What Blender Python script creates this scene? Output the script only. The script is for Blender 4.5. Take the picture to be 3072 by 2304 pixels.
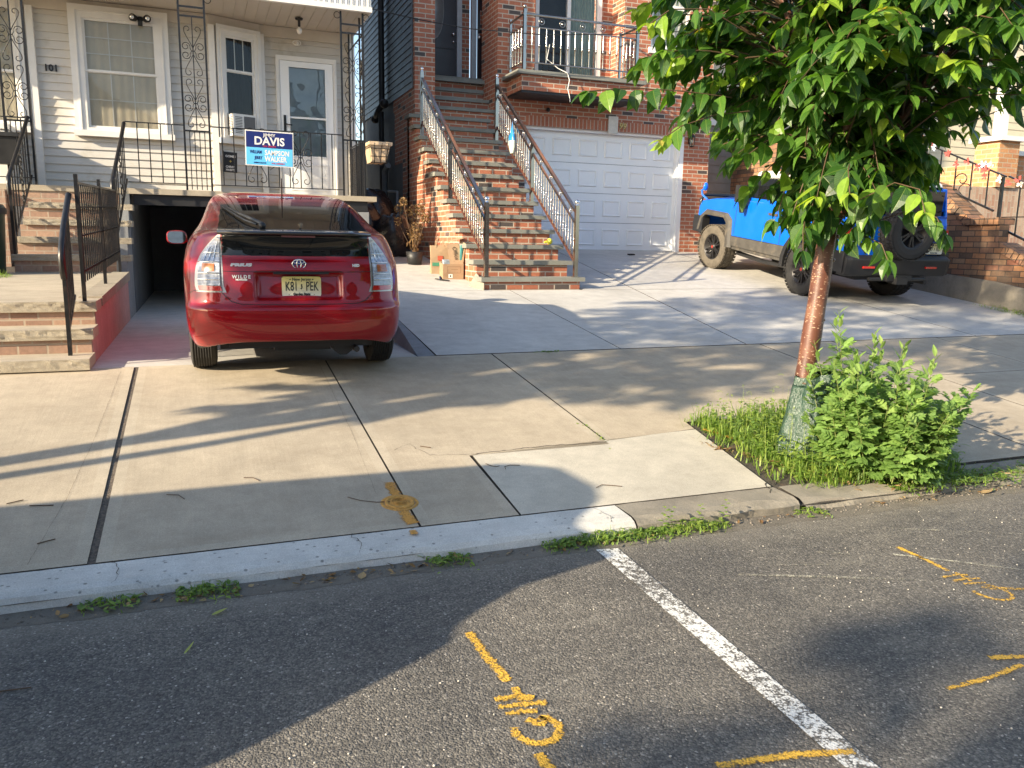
import bpy, bmesh, math, random
import numpy as np
from mathutils import Vector, Matrix, noise as mnoise
R = math.radians
scene = bpy.context.scene
for o in list(bpy.data.objects):
    bpy.data.objects.remove(o)

# ---------------------------------------------------------------- camera
EYE = 1.52
PITCH, ROLL, YAW = R(9.93477), R(0.91026), R(21.1743)
_fw = Vector((math.sin(YAW)*math.cos(PITCH), math.cos(YAW)*math.cos(PITCH), -math.sin(PITCH)))
_rt0 = Vector((math.cos(YAW), -math.sin(YAW), 0)); _up0 = _rt0.cross(_fw)
_rt = _rt0*math.cos(ROLL) + _up0*math.sin(ROLL)
_up = -_rt0*math.sin(ROLL) + _up0*math.cos(ROLL)
camd = bpy.data.cameras.new('camera'); cam = bpy.data.objects.new('camera', camd)
scene.collection.objects.link(cam)
_m = Matrix((_rt, _up, -_fw)).transposed().to_4x4(); _m.translation = (0, 0, EYE)
cam.matrix_world = _m
camd.sensor_width = 36; camd.lens = 2416.73/3072*36; camd.clip_end = 500; camd.clip_start = 0.05
scene.camera = cam

# ---------------------------------------------------------------- light
SUN_EL = R(21.5); SUN_AZ = R(16.8)      # light travels along +X, turned 17 degrees towards the houses
to_sun = Vector((-math.cos(SUN_AZ)*math.cos(SUN_EL), -math.sin(SUN_AZ)*math.cos(SUN_EL), math.sin(SUN_EL)))
world = bpy.data.worlds.new('World'); scene.world = world; world.use_nodes = True
nt = world.node_tree; nt.nodes.clear()
sky = nt.nodes.new('ShaderNodeTexSky'); sky.sky_type = 'NISHITA'; sky.sun_disc = False
sky.sun_elevation = SUN_EL; sky.sun_rotation = math.atan2(to_sun.x, to_sun.y)
sky.air_density = 1.0; sky.dust_density = 1.2; sky.ozone_density = 1.0
bg = nt.nodes.new('ShaderNodeBackground'); bg.inputs[1].default_value = 0.135
wo = nt.nodes.new('ShaderNodeOutputWorld')
nt.links.new(sky.outputs[0], bg.inputs[0]); nt.links.new(bg.outputs[0], wo.inputs[0])
sd = bpy.data.lights.new('sun', 'SUN'); sd.energy = 5.0; sd.angle = R(0.55); sd.color = (1.0, 0.85, 0.62)
sun = bpy.data.objects.new('sun', sd); scene.collection.objects.link(sun)
sun.rotation_euler = to_sun.to_track_quat('Z', 'Y').to_euler(); sun.location = (-20, -8, 20)
scene.view_settings.view_transform = 'Standard'; scene.view_settings.look = 'None'
scene.view_settings.exposure = 1.27; scene.view_settings.gamma = 1
scene.render.resolution_x = 1024; scene.render.resolution_y = 768

# ---------------------------------------------------------------- object helpers
C = scene.collection
def tag(o, label=None, cat=None, group=None, kind=None):
    if label: o['label'] = label
    if cat: o['category'] = cat
    if group: o['group'] = group
    if kind: o['kind'] = kind
    return o
def thing(name, label, cat, loc=(0, 0, 0), rot=(0, 0, 0), group=None):
    o = bpy.data.objects.new(name, None); C.objects.link(o)
    o.location = loc; o.rotation_euler = rot; o.empty_display_size = 0.1
    return tag(o, label, cat, group)

class MB:
    """collects faces; build() links them as one mesh object"""
    def __init__(s):
        s.v = []; s.f = []; s.m = []; s.uv = []; s.sm = []
    def face(s, pts, mi=0, uv=None, smooth=False):
        n = len(s.v); s.v += [tuple(p) for p in pts]; s.f.append(list(range(n, n+len(pts))))
        s.m.append(mi); s.uv.append(uv); s.sm.append(smooth)
    def grid(s, rows, mi=0, closed=False, smooth=True, mf=None):
        n = len(s.v); nr = len(rows); nc = len(rows[0])
        for r in rows: s.v += [tuple(p) for p in r]
        for i in range(nr-1):
            for j in range(nc if closed else nc-1):
                a = n+i*nc+j; b = n+i*nc+(j+1) % nc
                s.f.append([a, b, b+nc, a+nc]); s.m.append(mf(i, j) if mf else mi); s.uv.append(None); s.sm.append(smooth)
    def hexa(s, p, mi=0):
        """p: 8 corners, bottom ring then top ring, each counter-clockwise from above"""
        for q in ((3, 2, 1, 0), (4, 5, 6, 7), (0, 1, 5, 4), (1, 2, 6, 5), (2, 3, 7, 6), (3, 0, 4, 7)):
            s.face([p[i] for i in q], mi)
    def box(s, a, b, mi=0, M=None):
        x0, y0, z0 = [min(a[i], b[i]) for i in range(3)]; x1, y1, z1 = [max(a[i], b[i]) for i in range(3)]
        p = [(x0, y0, z0), (x1, y0, z0), (x1, y1, z0), (x0, y1, z0), (x0, y0, z1), (x1, y0, z1), (x1, y1, z1), (x0, y1, z1)]
        if M is not None: p = [M @ Vector(q) for q in p]
        s.hexa(p, mi)
    def bar(s, p, q, w, h=None, mi=0, up=(0, 0, 1)):
        """rectangular bar between two points"""
        p = Vector(p); q = Vector(q); d = (q-p).normalized(); h = h or w
        u = Vector(up); 
        if abs(d.dot(u)) > .98: u = Vector((0, 1, 0))
        a = d.cross(u).normalized()*w/2; b = a.cross(d).normalized()*h/2
        s.hexa([p-a-b, p+a-b, p+a+b, p-a+b, q-a-b, q+a-b, q+a+b, q-a+b], mi)
    def tube(s, pts, r, n=6, mi=0, smooth=True, caps=True, rf=None):
        pts = [Vector(p) for p in pts]; rows = []; N = len(pts)
        d = (pts[1]-pts[0]).normalized(); u = Vector((0, 0, 1)) if abs(d.z) < .9 else Vector((1, 0, 0))
        a = d.cross(u).normalized()
        for i, p in enumerate(pts):
            t = (pts[min(i+1, N-1)]-pts[max(i-1, 0)])
            if t.length < 1e-9: t = d
            t.normalize()
            a = (a-t*a.dot(t))
            if a.length < 1e-6: a = t.orthogonal()
            a.normalize(); b = t.cross(a)
            rr = rf[i] if rf else (r[i] if isinstance(r, (list, tuple)) else r)
            rows.append([p+(a*math.cos(k*2*math.pi/n)+b*math.sin(k*2*math.pi/n))*rr for k in range(n)])
        s.grid(rows, mi, closed=True, smooth=smooth)
        if caps:
            s.face(rows[0][::-1], mi); s.face(rows[-1], mi)
    def lathe(s, c, prof, n=16, mi=0, axis='Z', smooth=True, M=None, mf=None):
        rows = []
        for r, h in prof:
            row = []
            for k in range(n):
                t = 2*math.pi*k/n; x, y = r*math.cos(t), r*math.sin(t)
                v = Vector((x, y, h)) if axis == 'Z' else (Vector((h, x, y)) if axis == 'X' else Vector((y, h, x)))
                if M is not None: v = M @ v
                row.append(v+Vector(c))
            rows.append(row)
        s.grid(rows, mi, closed=True, smooth=smooth, mf=mf)
    def ball(s, c, r, n=10, mi=0, sc=(1, 1, 1)):
        prof = [(max(1e-4, math.sin(math.pi*k/n)), -math.cos(math.pi*k/n)) for k in range(n+1)]
        rows = [[(c[0]+r*sc[0]*a*math.cos(2*math.pi*j/(n*2)), c[1]+r*sc[1]*a*math.sin(2*math.pi*j/(n*2)), c[2]+r*sc[2]*h) for j in range(n*2)] for a, h in prof]
        s.grid(rows, mi, closed=True)
    def prism(s, poly, y0, y1, mi=0, plane='XZ'):
        """poly of (a,b) counter-clockwise; extruded along the third axis"""
        def P(a, b, c): return (a, c, b) if plane == 'XZ' else ((c, a, b) if plane == 'YZ' else (a, b, c))
        n = len(poly)
        s.face([P(a, b, y0) for a, b in poly], mi); s.face([P(a, b, y1) for a, b in poly[::-1]], mi)
        for i in range(n):
            a, b = poly[i], poly[(i+1) % n]
            s.face([P(*a, y0), P(*a, y1), P(*b, y1), P(*b, y0)], mi)
    def xf(s, M, start=0):
        s.v[start:] = [tuple(M @ Vector(p)) for p in s.v[start:]]
    def build(s, name, mats, parent=None, bevel=0, merge=False, recalc=True, uvscale=1, uvswap=False, seg=2, attr=None):
        me = bpy.data.meshes.new(name)
        me.from_pydata(s.v, [], s.f)
        if not isinstance(mats, (list, tuple)): mats = [mats]
        for m in mats: me.materials.append(m)
        me.polygons.foreach_set('material_index', s.m)
        me.polygons.foreach_set('use_smooth', s.sm)
        ul = me.uv_layers.new(name='UVMap')
        co = s.v
        buf = []
        for fi, f in enumerate(s.f):
            if s.uv[fi] is not None:
                for u in s.uv[fi]: buf += [u[0], u[1]]
                continue
            a, b, c = Vector(co[f[0]]), Vector(co[f[1]]), Vector(co[f[2]])
            n = (b-a).cross(c-b)
            if n.length < 1e-12 and len(f) > 3: n = (c-b).cross(Vector(co[f[3]])-c)
            ax = max(range(3), key=lambda i: abs(n[i]))
            for i in f:
                p = co[i]
                u = (p[1], p[2]) if ax == 0 else ((p[0], p[2]) if ax == 1 else (p[0], p[1]))
                if uvswap: u = (u[1], u[0])
                buf += [u[0]*uvscale, u[1]*uvscale]
        ul.data.foreach_set('uv', buf)
        if attr is not None:
            at = me.attributes.new('tint', 'FLOAT', 'FACE'); at.data.foreach_set('value', attr)
        if merge or recalc:
            bm = bmesh.new(); bm.from_mesh(me)
            if merge: bmesh.ops.remove_doubles(bm, verts=bm.verts, dist=1e-5)
            if recalc: bmesh.ops.recalc_face_normals(bm, faces=bm.faces)
            bm.to_mesh(me); bm.free()
        me.update()
        o = bpy.data.objects.new(name, me); C.objects.link(o)
        if parent is not None: o.parent = parent
        if bevel:
            bv = o.modifiers.new('bevel', 'BEVEL'); bv.width = bevel; bv.segments = seg; bv.limit_method = 'ANGLE'; bv.angle_limit = R(40)
        return o
def struct(o): o['kind'] = 'structure'; return o
def copy_tree(o, parent=None):
    c = o.copy(); C.objects.link(c)
    if parent is not None: c.parent = parent
    for ch in list(o.children): copy_tree(ch, c)
    return c
def lettering(text, mat, parent, M, size, depth=0.0015, name='lettering', align='CENTER', sx=1.0, bold=0.0, shear=0, space=1.0, label=None):
    cu = bpy.data.curves.new(name, 'FONT'); cu.body = text; cu.size = size; cu.extrude = depth/2; cu.align_x = align; cu.align_y = 'CENTER'
    cu.offset = bold; cu.resolution_u = 3; cu.shear = shear; cu.space_character = space
    t = bpy.data.objects.new(name, cu); C.objects.link(t)
    dg = bpy.context.evaluated_depsgraph_get(); me = bpy.data.meshes.new_from_object(t.evaluated_get(dg)); bpy.data.objects.remove(t)
    me.materials.clear(); me.materials.append(mat)
    me.transform(M @ Matrix.Diagonal((sx, 1, 1, 1)))
    o = bpy.data.objects.new(name, me); C.objects.link(o)
    if parent is not None: o.parent = parent
    if label: o['label'] = label
    return o
def face_front(x, y, z, rz=0, tilt=0):
    """matrix standing text up, facing -Y"""
    return Matrix.Translation((x, y, z)) @ Matrix.Rotation(rz, 4, 'Z') @ Matrix.Rotation(R(90)+tilt, 4, 'X')

# ---------------------------------------------------------------- materials
def newmat(name):
    m = bpy.data.materials.new(name); m.use_nodes = True; nt = m.node_tree
    return m, nt, nt.nodes['Principled BSDF'], nt.nodes['Material Output']
def N(nt, t, **k):
    n = nt.nodes.new(t)
    for a, b in k.items():
        if a.startswith('i_'):
            key = a[2:]; key = int(key) if key.isdigit() else key.replace('_', ' ')
            n.inputs[key].default_value = b
        else: setattr(n, a, b)
    return n
def ramp(nt, fac, stops, interp='LINEAR'):
    r = nt.nodes.new('ShaderNodeValToRGB'); r.color_ramp.interpolation = interp
    e = r.color_ramp.elements
    while len(e) < len(stops): e.new(0.5)
    for i, (p, c) in enumerate(stops):
        e[i].position = p; e[i].color = (*c, 1) if len(c) == 3 else c
    nt.links.new(fac, r.inputs[0]); return r.outputs[0]
def mixc(nt, fac, a, b, mode='MIX'):
    n = nt.nodes.new('ShaderNodeMix'); n.data_type = 'RGBA'; n.blend_type = mode
    for s, v in ((0, fac), (6, a), (7, b)):
        if hasattr(v, 'links'): nt.links.new(v, n.inputs[s])
        else: n.inputs[s].default_value = v if s == 0 else (*v, 1)
    return n.outputs[2]
def tex(nt, kind, vec, scale, **k):
    n = nt.nodes.new(kind)
    nt.links.new(vec, n.inputs['Vector']); n.inputs['Scale'].default_value = scale
    for a, b in k.items():
        if a in n.inputs: n.inputs[a].default_value = b
        else: setattr(n, a, b)
    return n
def math_(nt, op, a, b=None, c=None):
    n = nt.nodes.new('ShaderNodeMath'); n.operation = op
    for i, v in enumerate((a, b, c)):
        if v is None: continue
        if hasattr(v, 'links'): nt.links.new(v, n.inputs[i])
        else: n.inputs[i].default_value = v
    return n.outputs[0]
def objco(nt, uv=False):
    t = nt.nodes.new('ShaderNodeTexCoord'); return t.outputs['UV' if uv else 'Object']
def worldpos(nt):
    return nt.nodes.new('ShaderNodeNewGeometry').outputs['Position']
def mapping(nt, vec, scale=(1, 1, 1), loc=(0, 0, 0), rot=(0, 0, 0)):
    n = nt.nodes.new('ShaderNodeMapping'); nt.links.new(vec, n.inputs[0])
    n.inputs['Scale'].default_value = scale; n.inputs['Location'].default_value = loc; n.inputs['Rotation'].default_value = rot
    return n.outputs[0]
def bump(nt, h, strength=.3, dist=.01, prev=None):
    b = nt.nodes.new('ShaderNodeBump'); b.inputs['Strength'].default_value = strength; b.inputs['Distance'].default_value = dist
    nt.links.new(h, b.inputs['Height'])
    if prev is not None: nt.links.new(prev, b.inputs['Normal'])
    return b.outputs[0]
def plain(name, col, rough=.6, metal=0, vary=.12, nscale=6, bmp=0, bscale=60, coat=0, dirt=None, spec=.5):
    m, nt, b, o = newmat(name); v = worldpos(nt)
    n = tex(nt, 'ShaderNodeTexNoise', v, nscale, Detail=5.0, Roughness=.6)
    lo = tuple(c*(1-vary) for c in col); hi = tuple(min(1, c*(1+vary)) for c in col)
    c = ramp(nt, n.outputs[0], [(.3, lo), (.7, hi)])
    if dirt:
        n2 = tex(nt, 'ShaderNodeTexNoise', v, dirt[1], Detail=6.0, Roughness=.7)
        f = ramp(nt, n2.outputs[0], [(.52, (0, 0, 0)), (.7, (1, 1, 1))])
        c = mixc(nt, f, c, dirt[0])
    nt.links.new(c, b.inputs['Base Color'])
    b.inputs['Metallic'].default_value = metal; b.inputs['Specular IOR Level'].default_value = spec
    r = ramp(nt, n.outputs[0], [(.3, (rough*.85,)*3), (.7, (min(1, rough*1.15),)*3)])
    nt.links.new(r, b.inputs['Roughness'])
    b.inputs['Coat Weight'].default_value = coat; b.inputs['Coat Roughness'].default_value = .03
    if bmp:
        h = tex(nt, 'ShaderNodeTexNoise', v, bscale, Detail=4.0)
        nt.links.new(bump(nt, h.outputs[0], bmp, .01), b.inputs['Normal'])
    return m

def brickmat(name, stops, mortar, bw=.24, rh=.08, ms=.009, bmp=.5, rough=.8, stain=None, off=.5):
    m, nt, b, o = newmat(name); uv = objco(nt, True)
    wob = tex(nt, 'ShaderNodeTexNoise', uv, 9, Detail=2.0)
    va = nt.nodes.new('ShaderNodeVectorMath'); va.operation = 'SCALE'; nt.links.new(wob.outputs[1], va.inputs[0]); va.inputs['Scale'].default_value = .006
    vb = nt.nodes.new('ShaderNodeVectorMath'); vb.operation = 'ADD'; nt.links.new(uv, vb.inputs[0]); nt.links.new(va.outputs[0], vb.inputs[1])
    br = nt.nodes.new('ShaderNodeTexBrick'); nt.links.new(vb.outputs[0], br.inputs['Vector'])
    br.offset = off; br.inputs['Scale'].default_value = 1; br.inputs['Brick Width'].default_value = bw; br.inputs['Row Height'].default_value = rh
    br.inputs['Mortar Size'].default_value = ms; br.inputs['Mortar Smooth'].default_value = .15
    br.inputs['Color1'].default_value = (0, 0, 0, 1); br.inputs['Color2'].default_value = (1, 1, 1, 1); br.inputs['Mortar'].default_value = (.5, .5, .5, 1)
    c = ramp(nt, br.outputs[0], stops, 'CONSTANT' if False else 'LINEAR')
    n = tex(nt, 'ShaderNodeTexNoise', uv, 28, Detail=5.0, Roughness=.7)
    c = mixc(nt, .55, c, ramp(nt, n.outputs[0], [(.25, (.35, .35, .35)), (.75, (.75, .75, .75))]), 'OVERLAY')
    nm = tex(nt, 'ShaderNodeTexNoise', uv, 3, Detail=4.0)
    mc = ramp(nt, nm.outputs[0], [(.3, tuple(x*.75 for x in mortar)), (.7, mortar)])
    c = mixc(nt, br.outputs[1], c, mc)
    if stain:
        n2 = tex(nt, 'ShaderNodeTexNoise', mapping(nt, uv, (1, .35, 1)), stain[1], Detail=6.0, Roughness=.65)
        c = mixc(nt, ramp(nt, n2.outputs[0], [(.5, (0, 0, 0)), (.72, (stain[2],)*3)]), c, stain[0])
    nt.links.new(c, b.inputs['Base Color']); b.inputs['Roughness'].default_value = rough
    inv = math_(nt, 'SUBTRACT', 1.0, br.outputs[1])
    h = math_(nt, 'ADD', math_(nt, 'MULTIPLY', n.outputs[0], .35), inv)
    nt.links.new(bump(nt, h, bmp, .006), b.inputs['Normal'])
    return m

def asphalt_color(nt, v):
    """returns colour, height"""
    vo = tex(nt, 'ShaderNodeTexVoronoi', v, 130, Randomness=1.0)
    vo2 = tex(nt, 'ShaderNodeTexVoronoi', v, 240, Randomness=1.0)
    big = tex(nt, 'ShaderNodeTexNoise', v, 1.1, Detail=6.0, Roughness=.6)
    mid = tex(nt, 'ShaderNodeTexNoise', v, 14, Detail=5.0, Roughness=.7)
    sep = nt.nodes.new('ShaderNodeSeparateColor'); nt.links.new(vo.outputs['Color'], sep.inputs[0])
    c = ramp(nt, sep.outputs[0], [(0, (.10, .096, .09)), (.45, (.165, .155, .142)), (.8, (.225, .21, .188)), (.975, (.29, .27, .24)), (1, (.5, .47, .43))])
    binder = ramp(nt, vo.outputs['Distance'], [(.0, (1, 1, 1)), (.6, (.62, .62, .62))])
    c = mixc(nt, .8, c, binder, 'MULTIPLY')
    c = mixc(nt, 1.0, c, ramp(nt, big.outputs[0], [(.25, (.66, .67, .70)), (.75, (1.3, 1.26, 1.18))]), 'MULTIPLY')
    c = mixc(nt, .5, c, ramp(nt, mid.outputs[0], [(.3, (.7, .7, .7)), (.7, (1.25, 1.25, 1.25))]), 'MULTIPLY')
    h = math_(nt, 'SUBTRACT', 1.0, vo.outputs['Distance'])
    h = math_(nt, 'ADD', h, math_(nt, 'MULTIPLY', math_(nt, 'SUBTRACT', 1.0, vo2.outputs['Distance']), .4))
    h = math_(nt, 'ADD', h, math_(nt, 'MULTIPLY', sep.outputs[1], .5))
    return c, h, big.outputs[0]
def mat_asphalt():
    m, nt, b, o = newmat('asphalt'); v = worldpos(nt); c, h, big = asphalt_color(nt, v)
    # dusty gutter and pale scuffs
    dn = tex(nt, 'ShaderNodeTexNoise', mapping(nt, v, (.6, 3.2, 1), rot=(0, 0, .28)), 2.6, Detail=8.0, Roughness=.75)
    c = mixc(nt, ramp(nt, dn.outputs[0], [(.55, (0, 0, 0)), (.78, (.6,)*3)]), c, (.27, .25, .21))
    sp = nt.nodes.new('ShaderNodeSeparateXYZ'); nt.links.new(v, sp.inputs[0]); wn = tex(nt, 'ShaderNodeTexNoise', v, 3.5, Detail=6.0, Roughness=.7)
    yy = math_(nt, 'ADD', sp.outputs[1], math_(nt, 'MULTIPLY', wn.outputs[0], .5))
    c = mixc(nt, ramp(nt, yy, [(0, (0, 0, 0)), (1, (0, 0, 0))]) if False else math_(nt, 'MULTIPLY', math_(nt, 'MINIMUM', math_(nt, 'MAXIMUM', math_(nt, 'SUBTRACT', yy, 3.45), 0.0), .35), 1.6), c, (.26, .235, .195))
    on = tex(nt, 'ShaderNodeTexNoise', v, .55, Detail=3.0)
    c = mixc(nt, ramp(nt, on.outputs[0], [(.60, (0, 0, 0)), (.72, (.45,)*3)]), c, (.05, .048, .046))
    nt.links.new(c, b.inputs['Base Color']); b.inputs['Roughness'].default_value = .82
    b.inputs['Specular IOR Level'].default_value = .35
    nt.links.new(bump(nt, h, .75, .005), b.inputs['Normal']); return m
def paintmat(name, col, lo, hi, scale=26, edge=False):
    """worn paint on asphalt: bare aggregate shows through; 'edge' fades with the tint of the stroke's rim"""
    m, nt, b, o = newmat(name); v = worldpos(nt); c, h, big = asphalt_color(nt, v)
    n = tex(nt, 'ShaderNodeTexNoise', v, scale, Detail=8.0, Roughness=.72)
    n2 = tex(nt, 'ShaderNodeTexNoise', v, 2.2, Detail=3.0)
    f = math_(nt, 'ADD', math_(nt, 'MULTIPLY', n.outputs[0], .75), math_(nt, 'MULTIPLY', n2.outputs[0], .35))
    # paint stays on stone tops
    vo = tex(nt, 'ShaderNodeTexVoronoi', v, 105, Randomness=1.0)
    f = math_(nt, 'SUBTRACT', f, math_(nt, 'MULTIPLY', vo.outputs['Distance'], .22))
    if edge:
        u = objco(nt, True); sp = nt.nodes.new('ShaderNodeSeparateXYZ'); nt.links.new(u, sp.inputs[0])
        f = math_(nt, 'SUBTRACT', f, math_(nt, 'MULTIPLY', math_(nt, 'POWER', math_(nt, 'ABSOLUTE', sp.outputs[0]), 2.5), .42))
    fac = ramp(nt, f, [(lo, (0, 0, 0)), (hi, (1, 1, 1))])
    pc = ramp(nt, n2.outputs[0], [(.3, tuple(x*.8 for x in col)), (.7, col)])
    nt.links.new(mixc(nt, fac, c, pc) if not edge else pc, b.inputs['Base Color']); b.inputs['Roughness'].default_value = .7
    nt.links.new(bump(nt, h, .6, .005), b.inputs['Normal'])
    if edge:
        tr = nt.nodes.new('ShaderNodeBsdfTransparent'); mx = nt.nodes.new('ShaderNodeMixShader')
        nt.links.new(fac, mx.inputs[0]); nt.links.new(tr.outputs[0], mx.inputs[1]); nt.links.new(b.outputs[0], mx.inputs[2]); nt.links.new(mx.outputs[0], o.inputs[0])
    return m
def concretemat(name, col, grain=.5, broom=None, stain=.25, stc=(.16, .14, .12), pits=0, bmp=.35, warm=None, speck=.5):
    m, nt, b, o = newmat(name); v = worldpos(nt)
    big = tex(nt, 'ShaderNodeTexNoise', v, .9, Detail=7.0, Roughness=.6)
    mid = tex(nt, 'ShaderNodeTexNoise', v, 7, Detail=7.0, Roughness=.7)
    fine = tex(nt, 'ShaderNodeTexNoise', v, 170, Detail=3.0, Roughness=.7)
    c = ramp(nt, big.outputs[0], [(.28, tuple(x*.82 for x in col)), (.72, tuple(min(1, x*1.1) for x in col))])
    c = mixc(nt, 1.0, c, ramp(nt, mid.outputs[0], [(.3, (.86,)*3), (.7, (1.08,)*3)]), 'MULTIPLY')
    c = mixc(nt, speck, c, ramp(nt, fine.outputs[0], [(.3, (.55,)*3), (.7, (1.35,)*3)]), 'MULTIPLY')
    n2 = tex(nt, 'ShaderNodeTexNoise', mapping(nt, v, (1, 1.8, 1), rot=(0, 0, .3)), 2.3, Detail=8.0, Roughness=.72)
    c = mixc(nt, ramp(nt, n2.outputs[0], [(.5, (0, 0, 0)), (.8, (stain,)*3)]), c, stc)
    h = math_(nt, 'ADD', math_(nt, 'MULTIPLY', fine.outputs[0], grain), math_(nt, 'MULTIPLY', mid.outputs[0], .5))
    if broom:
        w = tex(nt, 'ShaderNodeTexNoise', mapping(nt, v, broom), 1.0, Detail=3.0, Roughness=.6)
        h = math_(nt, 'ADD', h, math_(nt, 'MULTIPLY', w.outputs[0], .6))
        c = mixc(nt, .16, c, ramp(nt, w.outputs[0], [(.35, (.82,)*3), (.65, (1.1,)*3)]), 'MULTIPLY')
    if pits:
        vo = tex(nt, 'ShaderNodeTexVoronoi', mapping(nt, v, (1, 1.2, 1)), pits, Randomness=1.0)
        pf = ramp(nt, vo.outputs['Distance'], [(.10, (1, 1, 1)), (.17, (0, 0, 0))])
        c = mixc(nt, math_(nt, 'MULTIPLY', pf, .75), c, tuple(x*.28 for x in col)); h = math_(nt, 'SUBTRACT', h, math_(nt, 'MULTIPLY', pf, 2.0))
    nt.links.new(c, b.inputs['Base Color']); b.inputs['Roughness'].default_value = .85; b.inputs['Specular IOR Level'].default_value = .3
    nt.links.new(bump(nt, h, bmp, .004), b.inputs['Normal']); return m
def glassmat(name, tint=(.9, .95, .95), refl=1.0, wav=0.0):
    """thin pane: clear with mirror reflection by Fresnel"""
    m, nt, b, o = newmat(name); nt.nodes.remove(b)
    tr = nt.nodes.new('ShaderNodeBsdfTransparent'); tr.inputs[0].default_value = (*tint, 1)
    gl = nt.nodes.new('ShaderNodeBsdfGlossy'); gl.inputs['Roughness'].default_value = .01
    fr = nt.nodes.new('ShaderNodeFresnel'); fr.inputs[0].default_value = 1.6
    if wav:
        n = tex(nt, 'ShaderNodeTexNoise', worldpos(nt), 3.0, Detail=1.0); bb = bump(nt, n.outputs[0], wav, .05)
        nt.links.new(bb, gl.inputs['Normal'])
    f = math_(nt, 'MULTIPLY', fr.outputs[0], refl*1.8); f = math_(nt, 'MINIMUM', f, 1.0)
    mx = nt.nodes.new('ShaderNodeMixShader'); nt.links.new(f, mx.inputs[0]); nt.links.new(tr.outputs[0], mx.inputs[1]); nt.links.new(gl.outputs[0], mx.inputs[2]); nt.links.new(mx.outputs[0], o.inputs[0])
    return m
def leafmat(name, stops, trans=.35, rough=.38, bmp=.25):
    m, nt, b, o = newmat(name)
    a = nt.nodes.new('ShaderNodeAttribute'); a.attribute_name = 'tint'
    c = ramp(nt, a.outputs['Fac'], stops)
    n = tex(nt, 'ShaderNodeTexNoise', worldpos(nt), 40, Detail=3.0)
    c = mixc(nt, .5, c, ramp(nt, n.outputs[0], [(.3, (.75,)*3), (.7, (1.2,)*3)]), 'MULTIPLY')
    # midrib and side veins from the leaf's own UV
    uv = objco(nt, True); sp = nt.nodes.new('ShaderNodeSeparateXYZ'); nt.links.new(uv, sp.inputs[0])
    ax = math_(nt, 'ABSOLUTE', sp.outputs[0])
    vein = math_(nt, 'SINE', math_(nt, 'MULTIPLY', math_(nt, 'SUBTRACT', sp.outputs[1], math_(nt, 'MULTIPLY', ax, .45)), 50.0))
    rib = ramp(nt, ax, [(.0, (1, 1, 1)), (.07, (0, 0, 0))])
    vf = math_(nt, 'MAXIMUM', rib, math_(nt, 'MULTIPLY', ramp(nt, vein, [(.86, (0, 0, 0)), (1, (1, 1, 1))]), .35))
    c = mixc(nt, math_(nt, 'MULTIPLY', vf, .35), c, (.35, .45, .1))
    nt.links.new(c, b.inputs['Base Color']); b.inputs['Roughness'].default_value = rough; b.inputs['Specular IOR Level'].default_value = .45
    nt.links.new(bump(nt, math_(nt, 'SUBTRACT', 1.0, vf), bmp, .003), b.inputs['Normal'])
    tl = nt.nodes.new('ShaderNodeBsdfTranslucent'); nt.links.new(mixc(nt, 1.0, c, (1.9, 2.0, .7), 'MULTIPLY'), tl.inputs[0])
    mx = nt.nodes.new('ShaderNodeMixShader'); mx.inputs[0].default_value = trans
    nt.links.new(b.outputs[0], mx.inputs[1]); nt.links.new(tl.outputs[0], mx.inputs[2]); nt.links.new(mx.outputs[0], o.inputs[0])
    return m
def carpaint(name, col, flake=.25, dark=None, rough=.32, dust=(.35, .3, .24), dustf=.12):
    m, nt, b, o = newmat(name); v = worldpos(nt)
    n = tex(nt, 'ShaderNodeTexNoise', v, 5, Detail=6.0, Roughness=.7)
    c = ramp(nt, n.outputs[0], [(.3, tuple(x*.9 for x in col)), (.7, col)])
    c = mixc(nt, math_(nt, 'MULTIPLY', ramp(nt, n.outputs[0], [(.45, (0, 0, 0)), (.8, (1, 1, 1))]), dustf), c, dust)
    nt.links.new(c, b.inputs['Base Color']); b.inputs['Metallic'].default_value = flake; b.inputs['Roughness'].default_value = rough; b.inputs['Specular IOR Level'].default_value = .12
    b.inputs['Coat Weight'].default_value = 1.0; b.inputs['Coat Roughness'].default_value = .035
    h = tex(nt, 'ShaderNodeTexNoise', v, 2.4, Detail=1.0)
    b2 = bump(nt, h.outputs[0], .05, .02); nt.links.new(b2, b.inputs['Coat Normal'])
    return m

BR = [(.0, (.07, .055, .05)), (.07, (.075, .06, .055)), (.10, (.28, .095, .055)), (.35, (.34, .115, .062)), (.7, (.38, .135, .072)), (1, (.31, .10, .058))]
M = {}
M['asphalt'] = mat_asphalt()
M['line'] = paintmat('worn_white_paint', (.78, .77, .73), .40, .47)
M['ghost'] = paintmat('faded_white_paint', (.62, .58, .45), .36, .60, edge=True)
M['yellow'] = paintmat('yellow_spray_paint', (.72, .42, .05), .30, .46, edge=True, scale=60)
M['orange'] = paintmat('orange_spray_paint', (.62, .30, .05), .12, .42, edge=True, scale=9)
M['walk'] = concretemat('sidewalk_concrete', (.445, .378, .285), broom=(60, 2.5, 1), stain=.5, stc=(.25, .2, .14))
M['walkrim'] = concretemat('trowelled_concrete', (.465, .40, .305), grain=.2, stain=.2)
M['patch'] = concretemat('new_concrete', (.52, .48, .40), grain=.7, stain=.3)
M['drive'] = concretemat('driveway_concrete', (.53, .51, .47), broom=(3, 55, 1), stain=.3, grain=.3, speck=.3)
M['kerb'] = concretemat('kerb_concrete', (.60, .59, .55), pits=17, stain=.35, stc=(.3, .28, .25), broom=(4, 60, 1))
M['oldcon'] = concretemat('old_concrete', (.30, .27, .22), stain=.7, stc=(.1, .09, .07), bmp=.8, grain=1)
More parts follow.
